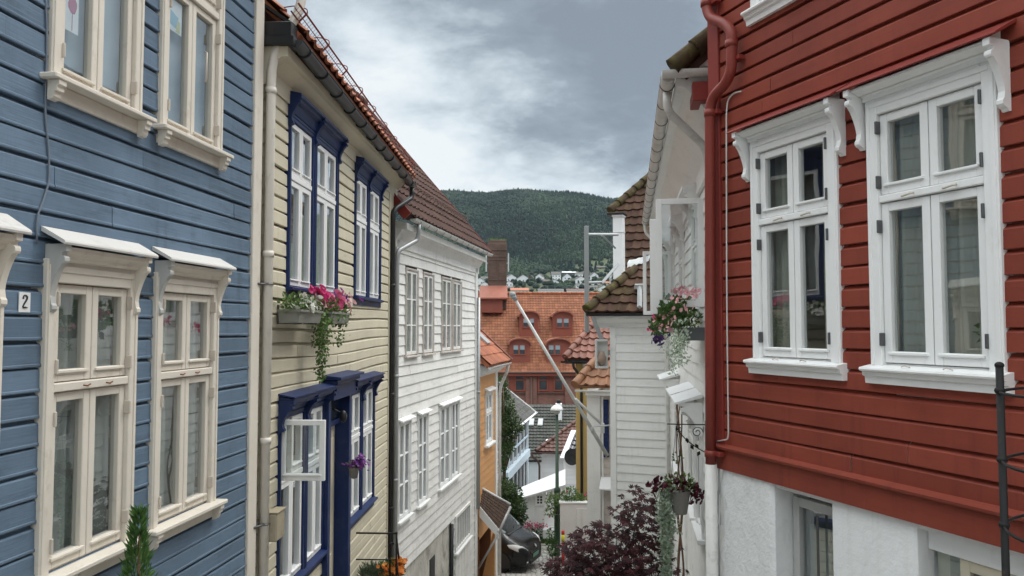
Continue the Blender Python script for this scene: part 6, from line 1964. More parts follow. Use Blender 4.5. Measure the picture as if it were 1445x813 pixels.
Uyb = lambda px, y=-.27: FY.U(px, 462, y)
def planter(rt, F, u0, u1, zt, zb, y0, y1, mt):
    q = MB().prism([(y0 - .025, zt), (y1 + .01, zt), (y1, zb), (y0, zb)], u0, u1)
    q.prism([(y0 - .035, zt - .0), (y1 + .015, zt), (y1 + .015, zt - .025), (y0 - .035, zt - .025)], u0 - .012, u1 + .012)
    return q.build('planter', M[mt], rt)
zt, zb = FY.uz(435, 437.5, -.3)[1], FY.uz(435, 455.5, -.3)[1]
for i, (a, b, lab) in enumerate(((418, 449, 'grey planter of white petunias with a long trailing vine under the navy window'),
                                 (462.5, 489, 'grey planter with pink and violet petunias, the farther one under the navy window'))):
    u0, u1 = Uyb(a), Uyb(b)
    fb = fac_root(FY, 'flower_box', lab, 'flower box', zb, (u0 + u1) / 2, 'flower boxes under the navy windows')
    planter(fb, FY, u0, u1, zt, zb, -.29, -.09, 'planter')
    q = MB()
    for u in (u0 + .12, u1 - .12): q.box(u - .015, u + .015, -.30, -.03, zb - .015, zb - .003, .003); q.box(u - .015, u + .015, -.05, -.028, zb - .01, zt + .05, .003)
    q.build('wall_bracket', M['hinge'], fb)
    q = MB()
    for k in range(5): foliage(q, (u0 + (u1 - u0) * (k + .5) / 5, -.20, zt + .05), (.14, .13, .12), 90, .055, .035)
    if i == 0:
        trail(q, (Uyb(456, -.25), -.24, zt - .0), .80, 330, .05, .035, .055)
        trail(q, (Uyb(453, -.25), -.26, zt - .1), .25, 120, .05, .035, .08)
    else:
        trail(q, (u1 - .03, -.2, zt), .42, 140, .045, .03, .05); trail(q, (u0 + .35, -.3, zt), .12, 60, .045, .03, .09)
    q.build('leaves', M['leaf_light'], fb)
    c = lambda px, py, y=-.24: (FY.uz(px, py, y)[0], y, FY.uz(px, py, y)[1])
    if i == 0:
        petals(fb, 'white_blossoms', 'fl_white', [c(427, 428), c(434, 424), c(440, 429), c(432, 431, -.3), c(445, 426)], 85, (.09, .05, .045), .033, (.5, -1, .6))
        petals(fb, 'magenta_blossoms', 'fl_magenta', [c(443, 411), c(447, 409), c(452, 419), c(457, 422)], 30, (.06, .04, .04), .045, (.3, -1, .5))
    else:
        petals(fb, 'pink_blossoms', 'fl_pink', [c(466, 427), c(473, 430), c(476, 421), c(470, 434)], 40, (.10, .05, .05), .045, (.4, -1, .5))
        petals(fb, 'violet_blossoms', 'fl_violet', [c(481, 420), c(485, 424), c(478, 427)], 26, (.09, .05, .05), .038, (.4, -1, .5))
        petals(fb, 'pale_blossoms', 'fl_pale', [c(487, 418), c(484, 430), c(462, 424)], 26, (.08, .05, .05), .038, (.4, -1, .5))

# violet pot by the navy door
pu = FY.U(498.5, 670, -.19); pz0, pz1 = FY.uz(498, 675.5, -.2)[1], FY.uz(498, 661, -.2)[1]
vp = fac_root(FY, 'hanging_pot', 'small wicker wall pot of violet flowers beside the navy door frame', 'flower pot', pz0, pu)
q = MB().lathe((pu, -.20, pz0), [(.02, -.01), (.045, 0), (.075, pz1 - pz0), (.078, pz1 - pz0 + .006)], 14); q.tube([(pu, -.20, pz1), (pu, -.1, pz1 + .06), (pu, -.08, pz1 + .06)], .006, 5); q.build('pot', M['wicker'], vp)
q = MB(); foliage(q, (pu, -.22, pz1 + .04), (.12, .10, .06), 60, .04, .025); q.build('leaves', M['leaf'], vp)
petals(vp, 'blossoms', 'fl_violet', [(pu, -.25, pz1 + .07), (pu + .03, -.30, pz1 + .06), (pu - .04, -.24, pz1 + .08)], 110, (.05, .055, .035), .027, (.2, -.8, 1))

# entrance railing and pots on the landing
prx = FY.U(487, 750, -.1)
yr = -.70
tz, lz = -2.93, -3.30
ru = 3.62
rl = fac_root(FY, 'railing', 'thin black iron entrance railing beside the navy door', 'railing', -4.05, ru)
MB().tube([(ru, -.12, tz), (ru, yr, tz)], .013, 8).build('rail', M['iron'], rl)
MB().tube([(ru, -.12, lz), (ru, yr, lz)], .010, 8).build('rail', M['iron'], rl)
q = MB().tube([(ru, yr, -4.06), (ru, yr, tz + .0)], .015, 8); q.ball((ru, yr, tz + .005), .018, 8, 6); q.build('post', M['iron'], rl)
q = MB().tube(smooth_path([(ru, yr, tz - .04), (ru + .2, yr + .02, tz - .25), (ru + .5, yr + .05, tz - .55), (ru + .95, yr + .1, tz - 1.0)], 4), .013, 8)
q.tube(smooth_path([(ru + .25, yr + .14, -4.06), (ru + .25, yr + .14, -3.28), (ru + .27, yr + .14, -3.14), (ru + .32, yr + .10, -3.16)], 4), .016, 8)
q.tube([(ru + .02, yr, lz - .02), (ru + .5, yr + .05, lz - .5)], .011, 8); q.build('hand_rail', M['iron'], rl)
def pot_plant(u, y, zbase, r, h, lab, potmat, cat='plant'):
    rt = fac_root(FY, 'potted_plant', lab, cat, zbase, u)
    q = MB().lathe((u, y, zbase), [(r * .72, 0), (r, h * .92), (r * 1.06, h * .93), (r * 1.06, h), (r * .9, h)], 18); q.build('pot', M[potmat], rt)
    return rt
u_, y__ = 4.05, -.26
pl_ = pot_plant(u_, y__, -4.048, .15, .30, 'grey-green lavender bush in a grey pot on the landing', 'planter')
q = MB()
for _ in range(900):
    a = random.uniform(0, 6.28); r_ = random.random() ** .6
    p = Vector((u_ + .12 * r_ * math.cos(a), y__ + .12 * r_ * math.sin(a), -3.75 + random.uniform(0, .1)))
    leaf(q, p + Vector((math.cos(a), math.sin(a), 0)) * .06 * r_ + Vector((0, 0, random.uniform(0, .14))), Vector((math.cos(a) * r_, math.sin(a) * r_, 1.3)), rnd_dir(), random.uniform(.05, .10), .014, random.uniform(-.2, .2))
q.build('leaves', M['leaf_lavender'], pl_)
u_, y__ = 4.12, -.52
pl2 = pot_plant(u_, y__, -4.048, .17, .34, 'orange flowering begonia in a black pot behind the railing', 'black')
q = MB(); foliage(q, (u_, y__, -3.60), (.22, .2, .13), 260, .07, .045); q.build('leaves', M['leaf'], pl2)
petals(pl2, 'blossoms', 'fl_orange', [(u_ - .1, y__ - .08, -3.52), (u_, y__ - .1, -3.50), (u_ + .1, y__ - .1, -3.53), (u_ - .16, y__ + .05, -3.55), (u_ + .02, y__ - .14, -3.58), (u_ - .14, y__ - .1, -3.60)], 120, (.07, .06, .05), .04, (-.2, -.6, .8), .2)

# thuja tip beside the blue house
def thuja(x, y, z0, z1, r, lab):
    rt = root('conifer', lab, 'shrub', loc=(x, y, z0))
    q = MB().tube([(x, y, z0), (x + .01, y, z1 - .15)], [.03, .008], 8); q.build('trunk', M['vine_wood'], rt)
    q = MB()
    for _ in range(2100):
        t = random.random() ** .8
        rr = r * (1 - t) ** .85 * (.25 + .75 * random.random() ** .5) + .006
        a = random.uniform(0, 6.283)
        lump = 1 + .45 * math.sin(a * 3 + t * 31) * math.sin(t * 40 + a) 
        p = Vector((x + rr * lump * math.cos(a), y + rr * lump * math.sin(a), z0 + .1 + (z1 - z0 - .14) * t))
        d = Vector((math.cos(a) * .55, math.sin(a) * .55, 1.0)) + rnd_dir() * .35
        leaf(q, p, d, Vector((-math.sin(a), math.cos(a), 0)) + rnd_dir() * .5, random.uniform(.035, .095), random.uniform(.008, .015), random.uniform(-.22, .22))
    q.build('foliage', M['leaf_thuja'], rt)
p_ = at_y(196, 715, 5.0)
thuja(p_.x, 5.0, gz(5.0), p_.z, .17, 'bright green conifer tip growing in front of the blue house window sill')

# ---------------------------------------------------------------- red-leaved maple
mx_, my_ = 1.40, 10.9
mg = gz(my_)
mp_ = root('japanese_maple', 'dark purple-leaved maple bush in front of the white hip-roofed house', 'tree', loc=(mx_, my_, mg))
pads = [(903, 698, 14, 8, 10), (890, 712, 16, 9, 13), (915, 716, 14, 9, 12), (880, 728, 16, 9, 13), (925, 735, 16, 10, 13), (900, 735, 20, 10, 17),
        (845, 746, 18, 8, 15), (816, 752, 12, 6, 7), (870, 752, 24, 9, 24), (832, 766, 24, 8, 24), (905, 760, 28, 11, 30), (935, 758, 12, 9, 8), (803, 779, 17, 7, 13), (860, 775, 32, 11, 40),
        (900, 785, 32, 12, 40), (930, 790, 22, 12, 22), (786, 795, 14, 7, 10), (822, 790, 26, 9, 30), (850, 800, 34, 12, 46), (890, 808, 34, 12, 46), (803, 807, 22, 9, 24), (776, 809, 11, 7, 7),
        (925, 815, 26, 12, 30), (830, 822, 36, 12, 44), (870, 832, 40, 14, 50), (910, 840, 36, 14, 44), (792, 828, 24, 11, 24)]
LOB = [(-105, .42), (-68, .70), (-34, .93), (0, 1.0), (34, .93), (68, .70), (105, .42)]
def maple_leaf(q, p, d, nrm, r, t):
    d = (d - nrm * d.dot(nrm)).normalized()
    s_ = nrm.cross(d)
    for ang, ln in LOB:
        a = R(ang + random.uniform(-5, 5))
        e = d * math.cos(a) + s_ * math.sin(a)
        f = nrm.cross(e)
        w_ = r * ln * .15
        tip = p + e * r * ln - nrm * r * ln * .22
        mid = p + e * r * ln * .5
        q.add([p, mid + f * w_ - nrm * r * .03, tip, mid - f * w_ - nrm * r * .03, mid + nrm * r * .03], [(0, 1, 4), (1, 2, 4), (2, 3, 4), (3, 0, 4)], False, t)
q = MB()
br = MB()
trunk_top = Vector((mx_ + .02, my_, mg + .85))
br.tube([(mx_, my_, mg - .05), (mx_ - .02, my_, mg + .5), tuple(trunk_top)], [.035, .03, .026], 8)
for (px, py, rx, ry_, n) in pads:
    Yp = my_ + random.uniform(-.32, .38)
    c = at_y(px, py, Yp)
    k_ = Yp / 1101
    mid = trunk_top.lerp(c, .5) + Vector((0, 0, .05)) + rnd_dir() * .04
    br.tube(smooth_path([trunk_top + Vector((0, 0, random.uniform(-.3, 0))), mid, c + Vector((0, 0, -.01))], 3), [.010] + [.006] * 4 + [.002], 5)
    for _ in range(int(n * 2.1)):
        p = c + Vector((random.gauss(0, rx * k_ * .62), random.gauss(0, .2), random.gauss(0, ry_ * k_ * .55)))
        out = (p - Vector((mx_ + .02, my_, mg + 1.0)))
        out.z *= .4
        nrm = (Vector((0, -.30, 1)) + rnd_dir() * .62).normalized()
        d = out.normalized() * .8 + rnd_dir() * .7 + Vector((0, -.3, -.25))
        maple_leaf(q, p, d, nrm, random.uniform(.07, .112), random.uniform(-.2, .2))
        if random.random() < .3: br.tube([c, p], [.003, .0015], 4)
br.build('trunk', M['bark_dark'], mp_)
q.build('foliage', M['leaf_maple'], mp_)

# ---------------------------------------------------------------- planter under the open casement of the white house
cv = lambda px, py, y: (FV.uz(px, py, y)[0], y, FV.uz(px, py, y)[1])
ue = FV.U(966, 470, -.34)
pz1, pz0 = FV.uz(980, 462, -.2)[1], FV.uz(980, 481, -.2)[1]
u1 = FV.U(992, 470, -.08)
pb = fac_root(FV, 'flower_box', 'dark planter of pink geraniums and silver trailing leaves under the open white casement', 'flower box', pz0, u1 - .5)
planter(pb, FV, u1 - 1.0, u1, pz1, pz0, -.32, -.06, 'planter_dark')
q = MB()
for _ in range(9):
    foliage(q, (u1 - random.uniform(0, 1.6), -.2 - random.uniform(0, .32), pz1 + .08 + random.uniform(-.05, .22)), (.15, .13, .13), 60, .085, .075)
for px, py, y in ((938, 452, -.5), (944, 440, -.5), (930, 460, -.55), (955, 436, -.4)):
    foliage(q, cv(px, py, y), (.16, .13, .12), 110, .075, .065)
q.build('leaves', M['leaf'], pb)
q = MB()
for px, py, y, ln in ((962, 450, -.42, .5), (948, 465, -.48, .55), (955, 470, -.45, .40)):
    trail(q, cv(px, py, y), ln, 170, .05, .02, .07)
q.build('silver_leaves', M['leaf_silver'], pb)
q = MB(); foliage(q, (u1 - .25, -.22, pz1 + .1), (.3, .14, .12), 160, .05, .03); trail(q, (u1 - .15, -.32, pz1), .22, 120, .035, .02, .06); trail(q, (u1 - .6, -.34, pz1), .35, 140, .035, .02, .07); q.build('trailing_leaves', M['leaf_light'], pb)
petals(pb, 'pink_blossoms', 'fl_pale', [cv(935, 456, -.5), cv(944, 448, -.5), cv(950, 452, -.48), cv(955, 428, -.42), cv(940, 462, -.52), cv(973, 432, -.3)], 46, (.07, .05, .045), .032, (-.2, -.6, .5), .2)
petals(pb, 'magenta_blossoms', 'fl_magenta', [cv(932, 446, -.52), cv(922, 462, -.56), cv(938, 443, -.5), cv(927, 452, -.54)], 90, (.06, .05, .04), .034, (-.1, -.7, .5), .2)
petals(pb, 'dark_violet_blossoms', 'fl_dark', [cv(927, 474, -.55), cv(931, 480, -.54), cv(936, 476, -.52)], 26, (.05, .05, .035), .042, (-.1, -.7, .3), .2)
petals(pb, 'upper_blossoms', 'fl_pale', [cv(953, 410, -.36), cv(964, 413, -.32), cv(972, 412, -.28), cv(980, 414, -.24), cv(960, 409, -.32)], 70, (.06, .04, .03), .028, (-.1, -.7, .6), .2)

# ---------------------------------------------------------------- scroll bracket and hanging basket
ub_ = FV.U(995, 603, -.03)
zb_ = FV.uz(990, 603, -.1)[1]
ib = fac_root(FV, 'scroll_bracket', 'black wrought iron scroll bracket with leaves on the white wall', 'bracket', zb_, ub_)
q = MB().tube([(ub_, -.02, zb_), (ub_, -.52, zb_)], .008, 6); q.tube([(ub_, -.025, zb_ + .05), (ub_, -.025, zb_ - .40)], .008, 6)
sp = []
for k in range(22):
    a = k / 21 * 4.0 * math.pi * .75
    rr = .075 * (1 - k / 26)
    sp.append((ub_, -.13 + rr * math.cos(a), zb_ - .10 + rr * math.sin(a)))
q.tube(sp, .006, 5)
sp = []
for k in range(18):
    a = k / 17 * 2.6 * math.pi
    rr = .05 * (1 - k / 22)
    sp.append((ub_, -.36 + rr * math.cos(a + 2), zb_ - .065 + rr * math.sin(a + 2)))
q.tube(sp, .0055, 5)
q.tube(smooth_path([(ub_, -.40, zb_ - .05), (ub_, -.28, zb_ - .20), (ub_, -.14, zb_ - .30), (ub_, -.03, zb_ - .36)], 4), .007, 5)
for yy, zz in ((-.22, -.26), (-.16, -.25), (-.10, -.34), (-.27, -.17)): leaf(q, Vector((ub_, yy, zb_ + zz)), Vector((.1, random.uniform(-.5, .5), -.6)), Vector((1, 0, 0)), .08, .05)
q.build('scroll_work', M['iron'], ib)
hu, hy = ub_, -.36
hb = fac_root(FV, 'hanging_basket', 'grey wicker hanging basket with dark wine petunias and a silver trailing plant', 'hanging basket', FV.uz(968, 746, hy)[1], hu)
bz0, bz1 = FV.uz(966, 746, hy)[1], FV.uz(966, 713, hy)[1]
q = MB().lathe((hu, hy, bz0), [(.085, 0), (.09, .01), (.135, bz1 - bz0), (.142, bz1 - bz0 + .012), (.12, bz1 - bz0 + .012)], 20); q.build('basket', M['wicker'], hb)
q = MB()
for a in (.3, 2.4, 4.5): q.tube([(hu, -.40, zb_ - .01), (hu + .13 * math.cos(a), hy + .13 * math.sin(a), bz1)], .003, 4)
q.build('wire', M['iron'], hb)
q = MB(); foliage(q, (hu, hy, bz1 + .10), (.20, .22, .12), 170, .06, .03); q.build('leaves', M['leaf_light'], hb)
q = MB()
yl = hy - .19
trail(q, (hu, yl, bz1 + .08), 1.35, 2300, .045, .034, .06); trail(q, (hu, yl + .1, bz1 + .08), .6, 300, .042, .028, .06)
q.build('silver_leaves', M['leaf_silver'], hb)
YB = FV.w(hu, hy, 0).y
cw_ = lambda px, py: (hu + random.uniform(-.1, .1), hy + (968 - px) * -.0095, (462 - py) / 1101 * YB)
petals(hb, 'blossoms', 'fl_wine', [cw_(px, py) for px, py in ((930, 682), (936, 678), (933, 688), (948, 680), (953, 686), (965, 677), (970, 684), (973, 676), (976, 694), (982, 682), (990, 688), (993, 697), (988, 684), (968, 700), (978, 704), (960, 676))], 190, (.06, .035, .035), .036, (-.2, -.9, .4), .25)

# twisting vine stem on the white wall
vu = FV.U(960, 600, -.1)
vn = fac_root(FV, 'climbing_vine', 'twisted bare brown vine stem climbing the white wall', 'plant', -6.4, vu)
q = MB()
for s in range(4):
    pts = []
    for k in range(40):
        t = k / 39
        z = -6.4 + 5.2 * t
        a = t * (9 + 3 * s) + s * 1.7
        pts.append((vu + (.05 + .02 * s) * math.sin(a) + .05 * math.sin(3.1 * t + s), -.12 + .05 * math.cos(a), z))
    q.tube(pts, [.026 - .004 * s - .010 * k / 39 for k in range(40)], 6)
q.build('stem', M['vine_wood'], vn)
q = MB()
foliage(q, (vu + .1, -.16, FV.uz(965, 655, -.1)[1]), (.1, .1, .1), 20, .06, .04)
q.build('leaves', M['leaf'], vn)

# ---------------------------------------------------------------- flag pole, steel frame
bp_ = at_y(857, 643, 19.55); tp_ = at_y(722, 414, 19.0)
fp = root('flagpole', 'long pale slanted flagpole leaning out over the lane from the white wall', 'flagpole', loc=bp_)
d_ = (bp_ - tp_).normalized()
q = MB().tube([tp_ + d_ * .1, bp_], [.034, .05], 12); q.build('pole', M['steel_white'], fp)
q = MB().ball(tp_ + d_ * .04, (.085, .085, .075), 14, 10); q.tube([tp_ + d_ * .05, tp_ + d_ * .2], [.075, .05], 12); q.build('knob', M['steel'], fp)
q = MB().tube([at_y(834, 604, 19.4), at_y(838, 602, 19.5), at_y(862, 600, 19.62)], .018, 8); q.tube([at_y(834, 604, 19.4), at_y(835, 611, 19.42)], .018, 6); q.build('bracket', M['steel_white'], fp)
fs_ = root('stay_bar', 'short pale strut beside the flagpole, running down to the wall', 'strut', loc=at_y(850, 600, 19.7))
q = MB().tube([at_y(812, 563, 19.3), at_y(850, 600, 19.72)], .035, 8); q.box(*[v for p in ((at_y(850, 600, 19.7).x - .05, at_y(850, 600, 19.7).x + .05), (19.66, 19.76), (at_y(850, 600, 19.7).z - .2, at_y(850, 600, 19.7).z + .05)) for v in p], .01)
q.build('bar', M['steel_white'], fs_)

YF = 19.95
sf = root('steel_frame', 'grey galvanised steel frame standing over the corner of the mossy hip roof', 'steel frame', loc=at_y(828, 446, YF))
def P3(px, py, dy=0): return at_y(px, py, YF + dy)
q = MB()
a = P3(828, 447); b = P3(828, 319)
q.box(a.x - .055, a.x + .055, YF - .05, YF + .05, a.z - .4, b.z, .008); q.box(a.x - .02, a.x + .02, YF - .06, YF - .049, a.z, b.z - .02, .002); q.build('post', M['steel'], sf)
q = MB().tube([P3(829, 331), P3(872, 331, 1.2)], .04, 4, False); q.build('arm', M['steel'], sf)
q = MB().tube([P3(849, 332, .4), P3(868, 350, 1.2)], .035, 4, False); q.tube([P3(829, 399), P3(852, 398, .8)], .035, 4, False); q.tube([P3(849, 400, .6), P3(872, 373, 1.2)], .05, 4, False); q.build('brace', M['steel'], sf)
# drop bracket under the eaves
q = MB().slab([at_y(833, 447, 19.35), at_y(839, 447, 19.35), at_y(861, 500, 19.5), at_y(855, 503, 19.5)], .06); q.build('lower_brace', M['steel'], sf)
q = MB()
p0, p1 = at_y(840, 520, 19.3), at_y(858, 479, 19.3)
for xa, xb, za, zb in ((p0.x, p0.x + .05, p0.z, p1.z), (p0.x + .05, p1.x, p0.z, p0.z + .06), (p0.x + .05, p1.x, p1.z - .05, p1.z)): q.box(xa, xb, 19.25, 19.36, za, zb, .006)
q.box(p0.x + .06, p1.x, 19.365, 19.38, p0.z + .06, p1.z - .05); q.build('mounting_box', M['steel_white'], sf)
c = at_y(849, 505, 19.3)
q = MB().lathe((c.x, 19.30, c.z - .2), [(.03, 0), (.10, .08), (.12, .2), (.07, .32), (.05, .36)], 14); q.build('insulator', M['terracotta'], sf)

# ---------------------------------------------------------------- street lamp, marker post
lx, ly = (785.5 - 722.5) / 1101 * 28.5, 28.5
lz = gz(ly)
lp_ = root('street_lamp', 'green street lamp post with a white dome shade', 'street lamp', loc=(lx, ly, lz))
zt = at_y(785, 579, ly).z; zm = at_y(785, 690, ly).z
q = MB().lathe((lx, ly, lz), [(.15, -.05), (.15, .1), (.115, .2), (.105, zm - lz - .15), (.12, zm - lz - .12), (.12, zm - lz), (.065, zm - lz + .05), (.05, zt - lz)], 16); q.build('pole', M['lamp_green'], lp_)
q = MB().lathe((lx, ly, zt), [(.03, -.03), (.06, -.02), (.23, .0), (.235, .03), (.20, .10), (.13, .165), (.05, .195), (.02, .20)], 20); q.build('shade', M['sheet_white'], lp_)
q = MB().lathe((lx, ly, zt), [(.05, -.16), (.11, -.10), (.12, -.021)], 14); q.build('globe', M['skylight'], lp_)
q = MB().lathe((lx, ly, zm - .9), [(.111, 0), (.111, .02), (.112, .02)], 14); q.box(lx - .05, lx + .05, ly - .125, ly - .10, zm - .3, zm - .12, .004); q.build('band', M['steel'], lp_)
kx, ky = (793.5 - 722.5) / 1101 * 27.0, 27.0
kz = gz(ky)
kt = at_y(793, 749, ky).z
kp = root('marker_post', 'short red and yellow marker post by the garden wall', 'post', loc=(kx, ky, kz))
h = kt - kz
q = MB().tube([(kx, ky, kz - .1), (kx, ky, kt - .37)], .055, 12); q.tube([(kx, ky, kt - .13), (kx, ky, kt)], .055, 12); q.build('post', M['post_red'], kp)
q = MB().tube([(kx, ky, kt - .37), (kx, ky, kt - .13)], .058, 12); q.build('yellow_band', M['post_yellow'], kp)

# ---------------------------------------------------------------- trees and bushes by the lane
def limb_tree(name, lab, cat, x, y, z0, blobs, n, ln, mt, rtr=.09):
    rt = root(name, lab, cat, loc=(x, y, z0))
    q = MB()
    top = max(b[2] for b in blobs)
    q.tube([(x, y, z0 - .1), (x + .05, y, (z0 + top) / 2), (x, y, top - .2)], [rtr, rtr * .7, rtr * .2], 8)
    for b in blobs: q.tube([(x + .03, y, z0 + (b[2] - z0) * .55), tuple(b[:3])], [rtr * .4, rtr * .1], 6)
    q.build('trunk', M['vine_wood'], rt)
    q = MB()
    for b in blobs: foliage(q, b[:3], (b[3], b[4], b[5]), int(n * b[3] * b[5] * 4), ln, ln * .6, up=-.2, tint=.22, hollow=.15)
    q.build('crown', M[mt], rt)
    return rt
Yt = 31.5
def tp(px, py, Y): p = at_y(px, py, Y); return (p.x, p.y, p.z)
bl = []
for px, py, r_ in ((706, 540, .3), (708, 555, .34), (712, 570, .38), (718, 588, .36), (712, 600, .42), (732, 600, .24), (722, 606, .36), (712, 622, .4), (709, 640, .32), (704, 585, .42), (716, 632, .28), (706, 660, .24)):
    p = tp(px, py, Yt + random.uniform(-.4, .4)); bl.append((*p, r_, r_, r_ * 1.05))
limb_tree('tree', 'leafy green tree between the orange house and the pale blue balcony', 'tree', -.35, Yt, gz(Yt), bl, 900, .11, 'leaf_tree')
bl = []
for px, py, r_ in ((712, 690, .42), (722, 700, .45), (715, 715, .5), (728, 715, .4), (718, 732, .5), (732, 730, .32), (708, 705, .4)):
    p = tp(px, py, 30.2 + random.uniform(-.3, .3)); bl.append((*p, r_, r_, r_))
limb_tree('bush', 'dense green bush behind the parked black van', 'bush', -.1, 30.2, gz(30.2), bl, 900, .11, 'leaf_tree', .05)
bl = []
for px, py, r_ in ((795, 704, .25), (805, 698, .28), (815, 706, .24), (825, 706, .22), (800, 712, .2), (780, 705, .24), (776, 722, .18)):
    p = tp(px, py, 27.9); bl.append((*p, r_ * 1.1, r_, r_))
rs = limb_tree('rose_bush', 'climbing rose bush spilling over the garden wall beside the lamp post', 'bush', 1.75, 28.0, gz(28), bl, 900, .09, 'leaf_light', .03)
q = MB()
for _ in range(9):
    b = random.choice(bl); flower(q, Vector(b[:3]) + rnd_dir() * b[3], Vector((0, -1, .4)), .035)
q.build('blossoms', M['fl_magenta'], rs)
bl = []
for px, py, r_ in ((778, 752, .14), (776, 768, .16), (780, 778, .16), (784, 765, .10)):
    p = tp(px, py, 28.0); bl.append((*p, r_, r_, r_ * 1.2))
limb_tree('hollyhock', 'thin green plant at the foot of the lamp post', 'plant', tp(779, 780, 28.0)[0], 28.0, gz(28), bl, 700, .10, 'leaf', .02)
for px, lab in ((746, 'pink flowering plant at the foot of the white shed, left one'), (761, 'pink flowering plant at the foot of the white shed beside its door')):
    p = Vector(tp(px, 741, 31.2))
    rt = root('pink_flowers', lab, 'flowers', loc=(p.x, p.y, gz(31.2)), group='pink flowers by the shed')
    q = MB(); foliage(q, (p.x, p.y, p.z - .2), (.2, .15, .22), 140, .10, .06); q.build('leaves', M['leaf'], rt)
    petals(rt, 'blossoms', 'fl_pink', [(p.x - .1, p.y - .1, p.z), (p.x + .1, p.y - .1, p.z + .02)], 45, (.10, .06, .08), .03, (0, -1, .6))
q = MB()
for _ in range(6000):
    px = random.uniform(722, 792); 
    Y = random.uniform(30.35, 31.45)
    x = (px - 722.5) / 1101 * Y
    leaf(q, Vector((x, Y, gz(Y) - .01)), Vector((random.uniform(-.5, .5), random.uniform(-.5, .5), 1)), rnd_dir(), random.uniform(.06, .16), .015, random.uniform(-.2, .2))
q.build('grass', M['grass'], kind='stuff', label='strip of short grass in front of the white shed', cat='grass')
q = MB()
kp2 = [(-1, 30.2), (3.0, 30.2)]
q.box(-1.5, 1.35, 30.12, 30.24, gz(30.2) - .1, gz(30.2) + .05, .015)
q.build('kerb', M['concrete'], kind='structure')

# ---------------------------------------------------------------- black van
aw = R(-22)
cx_, cy2 = -.05, 26.85
zc2 = gz(26.4) + .0
van = local_root('parked_van', 'black van parked nose out behind the orange house', 'van', (cx_, cy2, zc2), aw)
van.rotation_euler = (0, 0, aw)
ST_ = [(.90, .40, .34, .60, .68, .35), (.88, .62, .27, .66, .77, .52), (.81, .78, .23, .74, .87, .66), (.68, .87, .22, .82, .96, .72), (.46, .91, .22, .90, 1.06, .76), (.24, .925, .22, .96, 1.15, .78), (.10, .935, .22, 1.0, 1.22, .76),
       (-.25, .94, .22, 1.03, 1.56, .72), (-.65, .945, .22, 1.05, 1.84, .70), (-1.05, .95, .22, 1.05, 1.94, .70), (-2.4, .95, .22, 1.05, 1.95, .70), (-3.4, .94, .24, 1.05, 1.93, .69), (-3.72, .90, .28, 1.05, 1.85, .66), (-3.80, .80, .40, 1.0, 1.6, .6)]
q = MB()
rings_ = []
for x, hw, z0, zb, zt_, ht in ST_:
    half = [(hw * .80, z0), (hw * .96, z0 + .05), (hw, z0 + .16), (hw * 1.0, zb - .08), (hw * .985, zb), (ht + (hw - ht) * .35, zb + (zt_ - zb) * .62), (ht, zt_ - .05), (ht * .86, zt_ - .008), (ht * .45, zt_ + .018)]
    ring = [(x, y, z) for y, z in half] + [(x, 0, zt_ + .025)] + [(x, -y, z) for y, z in half[::-1]]
    rings_.append(ring)
n = len(rings_[0])
q.add([p for r_ in rings_ for p in r_], [(i * n + k, i * n + (k + 1) % n, (i + 1) * n + (k + 1) % n, (i + 1) * n + k) for i in range(len(rings_) - 1) for k in range(n)], True)
q.poly(rings_[0]); q.poly(rings_[-1][::-1])
q.build('body', M['car_paint'], van)
q = MB().slab([(.06, -.70, 1.262), (.06, .70, 1.262), (-.62, .64, 1.865), (-.62, -.64, 1.865)], .02); q.build('windscreen', M['car_screen'], van)
for s in (-1, 1):
    q = MB().slab([(-.55, s * .925, 1.10), (-1.55, s * .93, 1.10), (-1.50, s * .775, 1.76), (-.98, s * .775, 1.72)][::-s], .02); q.build('side_window', M['dark_glass'], van)
    pts = [Vector((.86, s * .56, .76)), Vector((.78, s * .76, .72)), Vector((.60, s * .885, .76)), Vector((.34, s * .935, .86)), Vector((.26, s * .925, .95)), Vector((.50, s * .87, .965)), Vector((.74, s * .73, .90))]
    c = sum(pts, Vector()) / len(pts) + Vector((.04, s * .05, .02))
    q = MB(); o_ = [p + Vector((.012, s * .015, .008)) for p in pts]
    i_ = [p - Vector((.06, s * .06, .0)) for p in pts]
    m_ = len(o_)
    q.add(o_ + [c] + i_, [(k, (k + 1) % m_, m_) for k in range(m_)] + [(k, m_ + 1 + k, m_ + 1 + (k + 1) % m_, (k + 1) % m_) for k in range(m_)], True)
    q.build('headlight', M['lens'], van)
    q = MB().ball((-.28, s * 1.05, 1.13), (.07, .11, .10), 10, 8); q.tube([(-.25, s * .92, 1.05), (-.26, s * 1.02, 1.10)], .03, 6); q.build('mirror', M['car_plastic'], van)
    for xw in (0, -2.95):
        q = MB().lathe((0, 0, 0), [(.20, -.10), (.30, -.10), (.325, -.07), (.325, .07), (.30, .10), (.20, .10)], 24)
        q.xf(lambda p, xw=xw, s=s: Vector((xw + p.x, s * .80 + p.z, .325 + p.y)))
        wh = q.build('wheel', M['tyre'], van)
        q = MB().lathe((0, 0, 0), [(.20, -.06), (.205, .085), (.17, .095), (.06, .08), (.03, .10), (.005, .10)], 16)
        q.xf(lambda p, xw=xw, s=s: Vector((xw + p.x, s * (.80 + p.z), .325 + p.y)))
        q.build('rim', M['car_plastic'], wh)
        a_ = [(xw + .39 * math.cos(math.pi * k / 12), s * .952, .33 + .39 * math.sin(math.pi * k / 12)) for k in range(13)]
        q = MB().poly(([(xw + .37, s * .947, .2)] + a_ + [(xw - .37, s * .947, .2)])[::s]); q.build('wheel_arch', M['car_plastic'], van)
q = MB().box(.78, .92, -.50, .50, .30, .42, .02)
